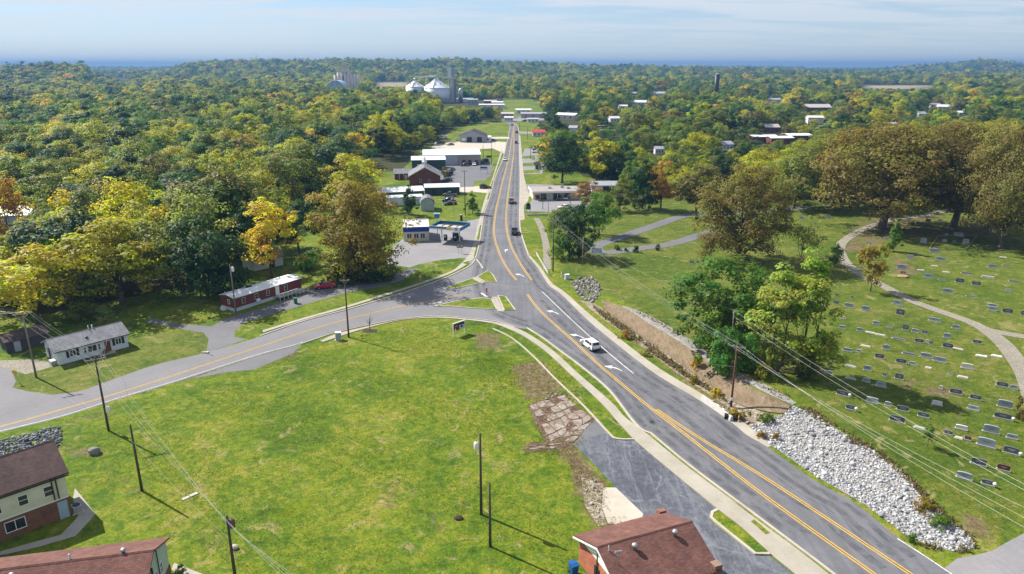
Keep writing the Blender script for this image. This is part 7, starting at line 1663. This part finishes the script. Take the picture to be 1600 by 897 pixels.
# ================================================================= sky, sun, camera
SUN_AZ = math.atan2(-.83, .555); SUN_EL = rad(43)
def world():
    w = bpy.data.worlds.new('World'); SC.world = w; w.use_nodes = True; t = w.node_tree; t.nodes.clear()
    N = t.nodes.new; L = t.links.new
    sky = N('ShaderNodeTexSky'); sky.sky_type = 'NISHITA'; sky.sun_disc = False
    sky.sun_elevation = SUN_EL; sky.sun_rotation = SUN_AZ; sky.air_density = 1.0; sky.dust_density = .15; sky.ozone_density = 4.0; sky.altitude = 100
    tc = N('ShaderNodeTexCoord'); sep = N('ShaderNodeSeparateXYZ'); L(tc.outputs['Generated'], sep.inputs[0])
    def M(op, a, b=0.0):
        q = N('ShaderNodeMath'); q.operation = op
        for v, k in ((a,0),(b,1)):
            if hasattr(v, 'is_output'): L(v, q.inputs[k])
            else: q.inputs[k].default_value = v
        return q.outputs[0]
    zc = M('ADD', M('MAXIMUM', sep.outputs[2], 0.0), .05)
    cb = N('ShaderNodeCombineXYZ'); L(M('DIVIDE', sep.outputs[0], zc), cb.inputs[0]); L(M('DIVIDE', sep.outputs[1], zc), cb.inputs[1])
    mp = N('ShaderNodeMapping'); mp.inputs['Scale'].default_value = (.40, .95, 1); mp.inputs['Rotation'].default_value = (0,0,.12); L(cb.outputs[0], mp.inputs[0])
    n1 = N('ShaderNodeTexNoise'); n1.inputs['Scale'].default_value = 1.0; n1.inputs['Detail'].default_value = 9; n1.inputs['Roughness'].default_value = .62; n1.inputs['Distortion'].default_value = .5
    L(mp.outputs[0], n1.inputs['Vector'])
    r = N('ShaderNodeValToRGB'); r.color_ramp.elements[0].position = .42; r.color_ramp.elements[1].position = .56; L(n1.outputs['Fac'], r.inputs[0])
    fade = N('ShaderNodeMapRange'); fade.inputs[1].default_value = .0; fade.inputs[2].default_value = .10; L(sep.outputs[2], fade.inputs[0])
    cov = M('MULTIPLY', M('MULTIPLY', r.outputs[0], fade.outputs[0]), .9)
    tn = N('ShaderNodeMix'); tn.data_type = 'RGBA'; tn.blend_type = 'MULTIPLY'; tn.inputs[0].default_value = 1; L(sky.outputs[0], tn.inputs[6]); tn.inputs[7].default_value = (.90,.92,1.0,1)
    hf = N('ShaderNodeMapRange'); hf.inputs[1].default_value = .0; hf.inputs[2].default_value = .22; hf.inputs[3].default_value = .6; hf.inputs[4].default_value = 0; L(sep.outputs[2], hf.inputs[0])
    hm = N('ShaderNodeMix'); hm.data_type = 'RGBA'; L(hf.outputs[0], hm.inputs[0]); L(tn.outputs[2], hm.inputs[6]); hm.inputs[7].default_value = (3.7,4.6,5.8,1)
    mx = N('ShaderNodeMix'); mx.data_type = 'RGBA'; L(cov, mx.inputs[0]); L(hm.outputs[2], mx.inputs[6]); mx.inputs[7].default_value = (5.9,6.1,6.5,1)
    bg = N('ShaderNodeBackground'); bg.inputs[1].default_value = SKY_STRENGTH; L(mx.outputs[2], bg.inputs[0])
    o = N('ShaderNodeOutputWorld'); L(bg.outputs[0], o.inputs[0])
SKY_STRENGTH = .066
world()
sd = bpy.data.lights.new('sun', 'SUN'); sd.energy = 4.4; sd.angle = rad(.53); sd.color = (1, .945, .86)
so = bpy.data.objects.new('sun', sd); COL.objects.link(so)
ce = math.cos(SUN_EL); dirv = Vector((-math.sin(-SUN_AZ)*ce, math.cos(SUN_AZ)*ce, math.sin(SUN_EL)))
so.rotation_euler = dirv.to_track_quat('Z', 'Y').to_euler()
so.location = (-60, 60, 120)
cd_ = bpy.data.cameras.new('camera'); cam = bpy.data.objects.new('camera', cd_); COL.objects.link(cam)
cd_.sensor_width = 36; cd_.lens = 36*FPX/1600; cam.location = (0,0,CAMH); cam.rotation_euler = (math.pi/2-PITCH, 0, 0)
cd_.clip_start = .5; cd_.clip_end = 30000; SC.camera = cam
# the air: one closed box of thin even haze
if HAZE:
    mb = MB(); mb.box(-9500, 9500, -300, 12800, -2, 110); hz = mb.build('haze', NT('haze_air').mat); struct(hz, 'stuff')
    t = hz.data.materials[0].node_tree; t.nodes.clear()
    v = t.nodes.new('ShaderNodeVolumePrincipled'); v.inputs['Density'].default_value = HAZE; v.inputs['Color'].default_value = (.15,.32,.60,1); v.inputs['Anisotropy'].default_value = .1
    o = t.nodes.new('ShaderNodeOutputMaterial'); t.links.new(v.outputs[0], o.inputs['Volume'])
SC.render.engine = 'CYCLES'
SC.cycles.use_denoising = True
SC.cycles.max_bounces = 8; SC.cycles.diffuse_bounces = 6; SC.cycles.glossy_bounces = 2; SC.cycles.transmission_bounces = 8; SC.cycles.volume_bounces = 0; SC.cycles.transparent_max_bounces = 8
SC.cycles.caustics_reflective = False; SC.cycles.caustics_refractive = False; SC.cycles.sample_clamp_indirect = 4
vs = SC.view_settings; vs.view_transform = 'Standard'; vs.look = 'None'; vs.gamma = 1; vs.use_curve_mapping = False; vs.exposure = EXPOSURE
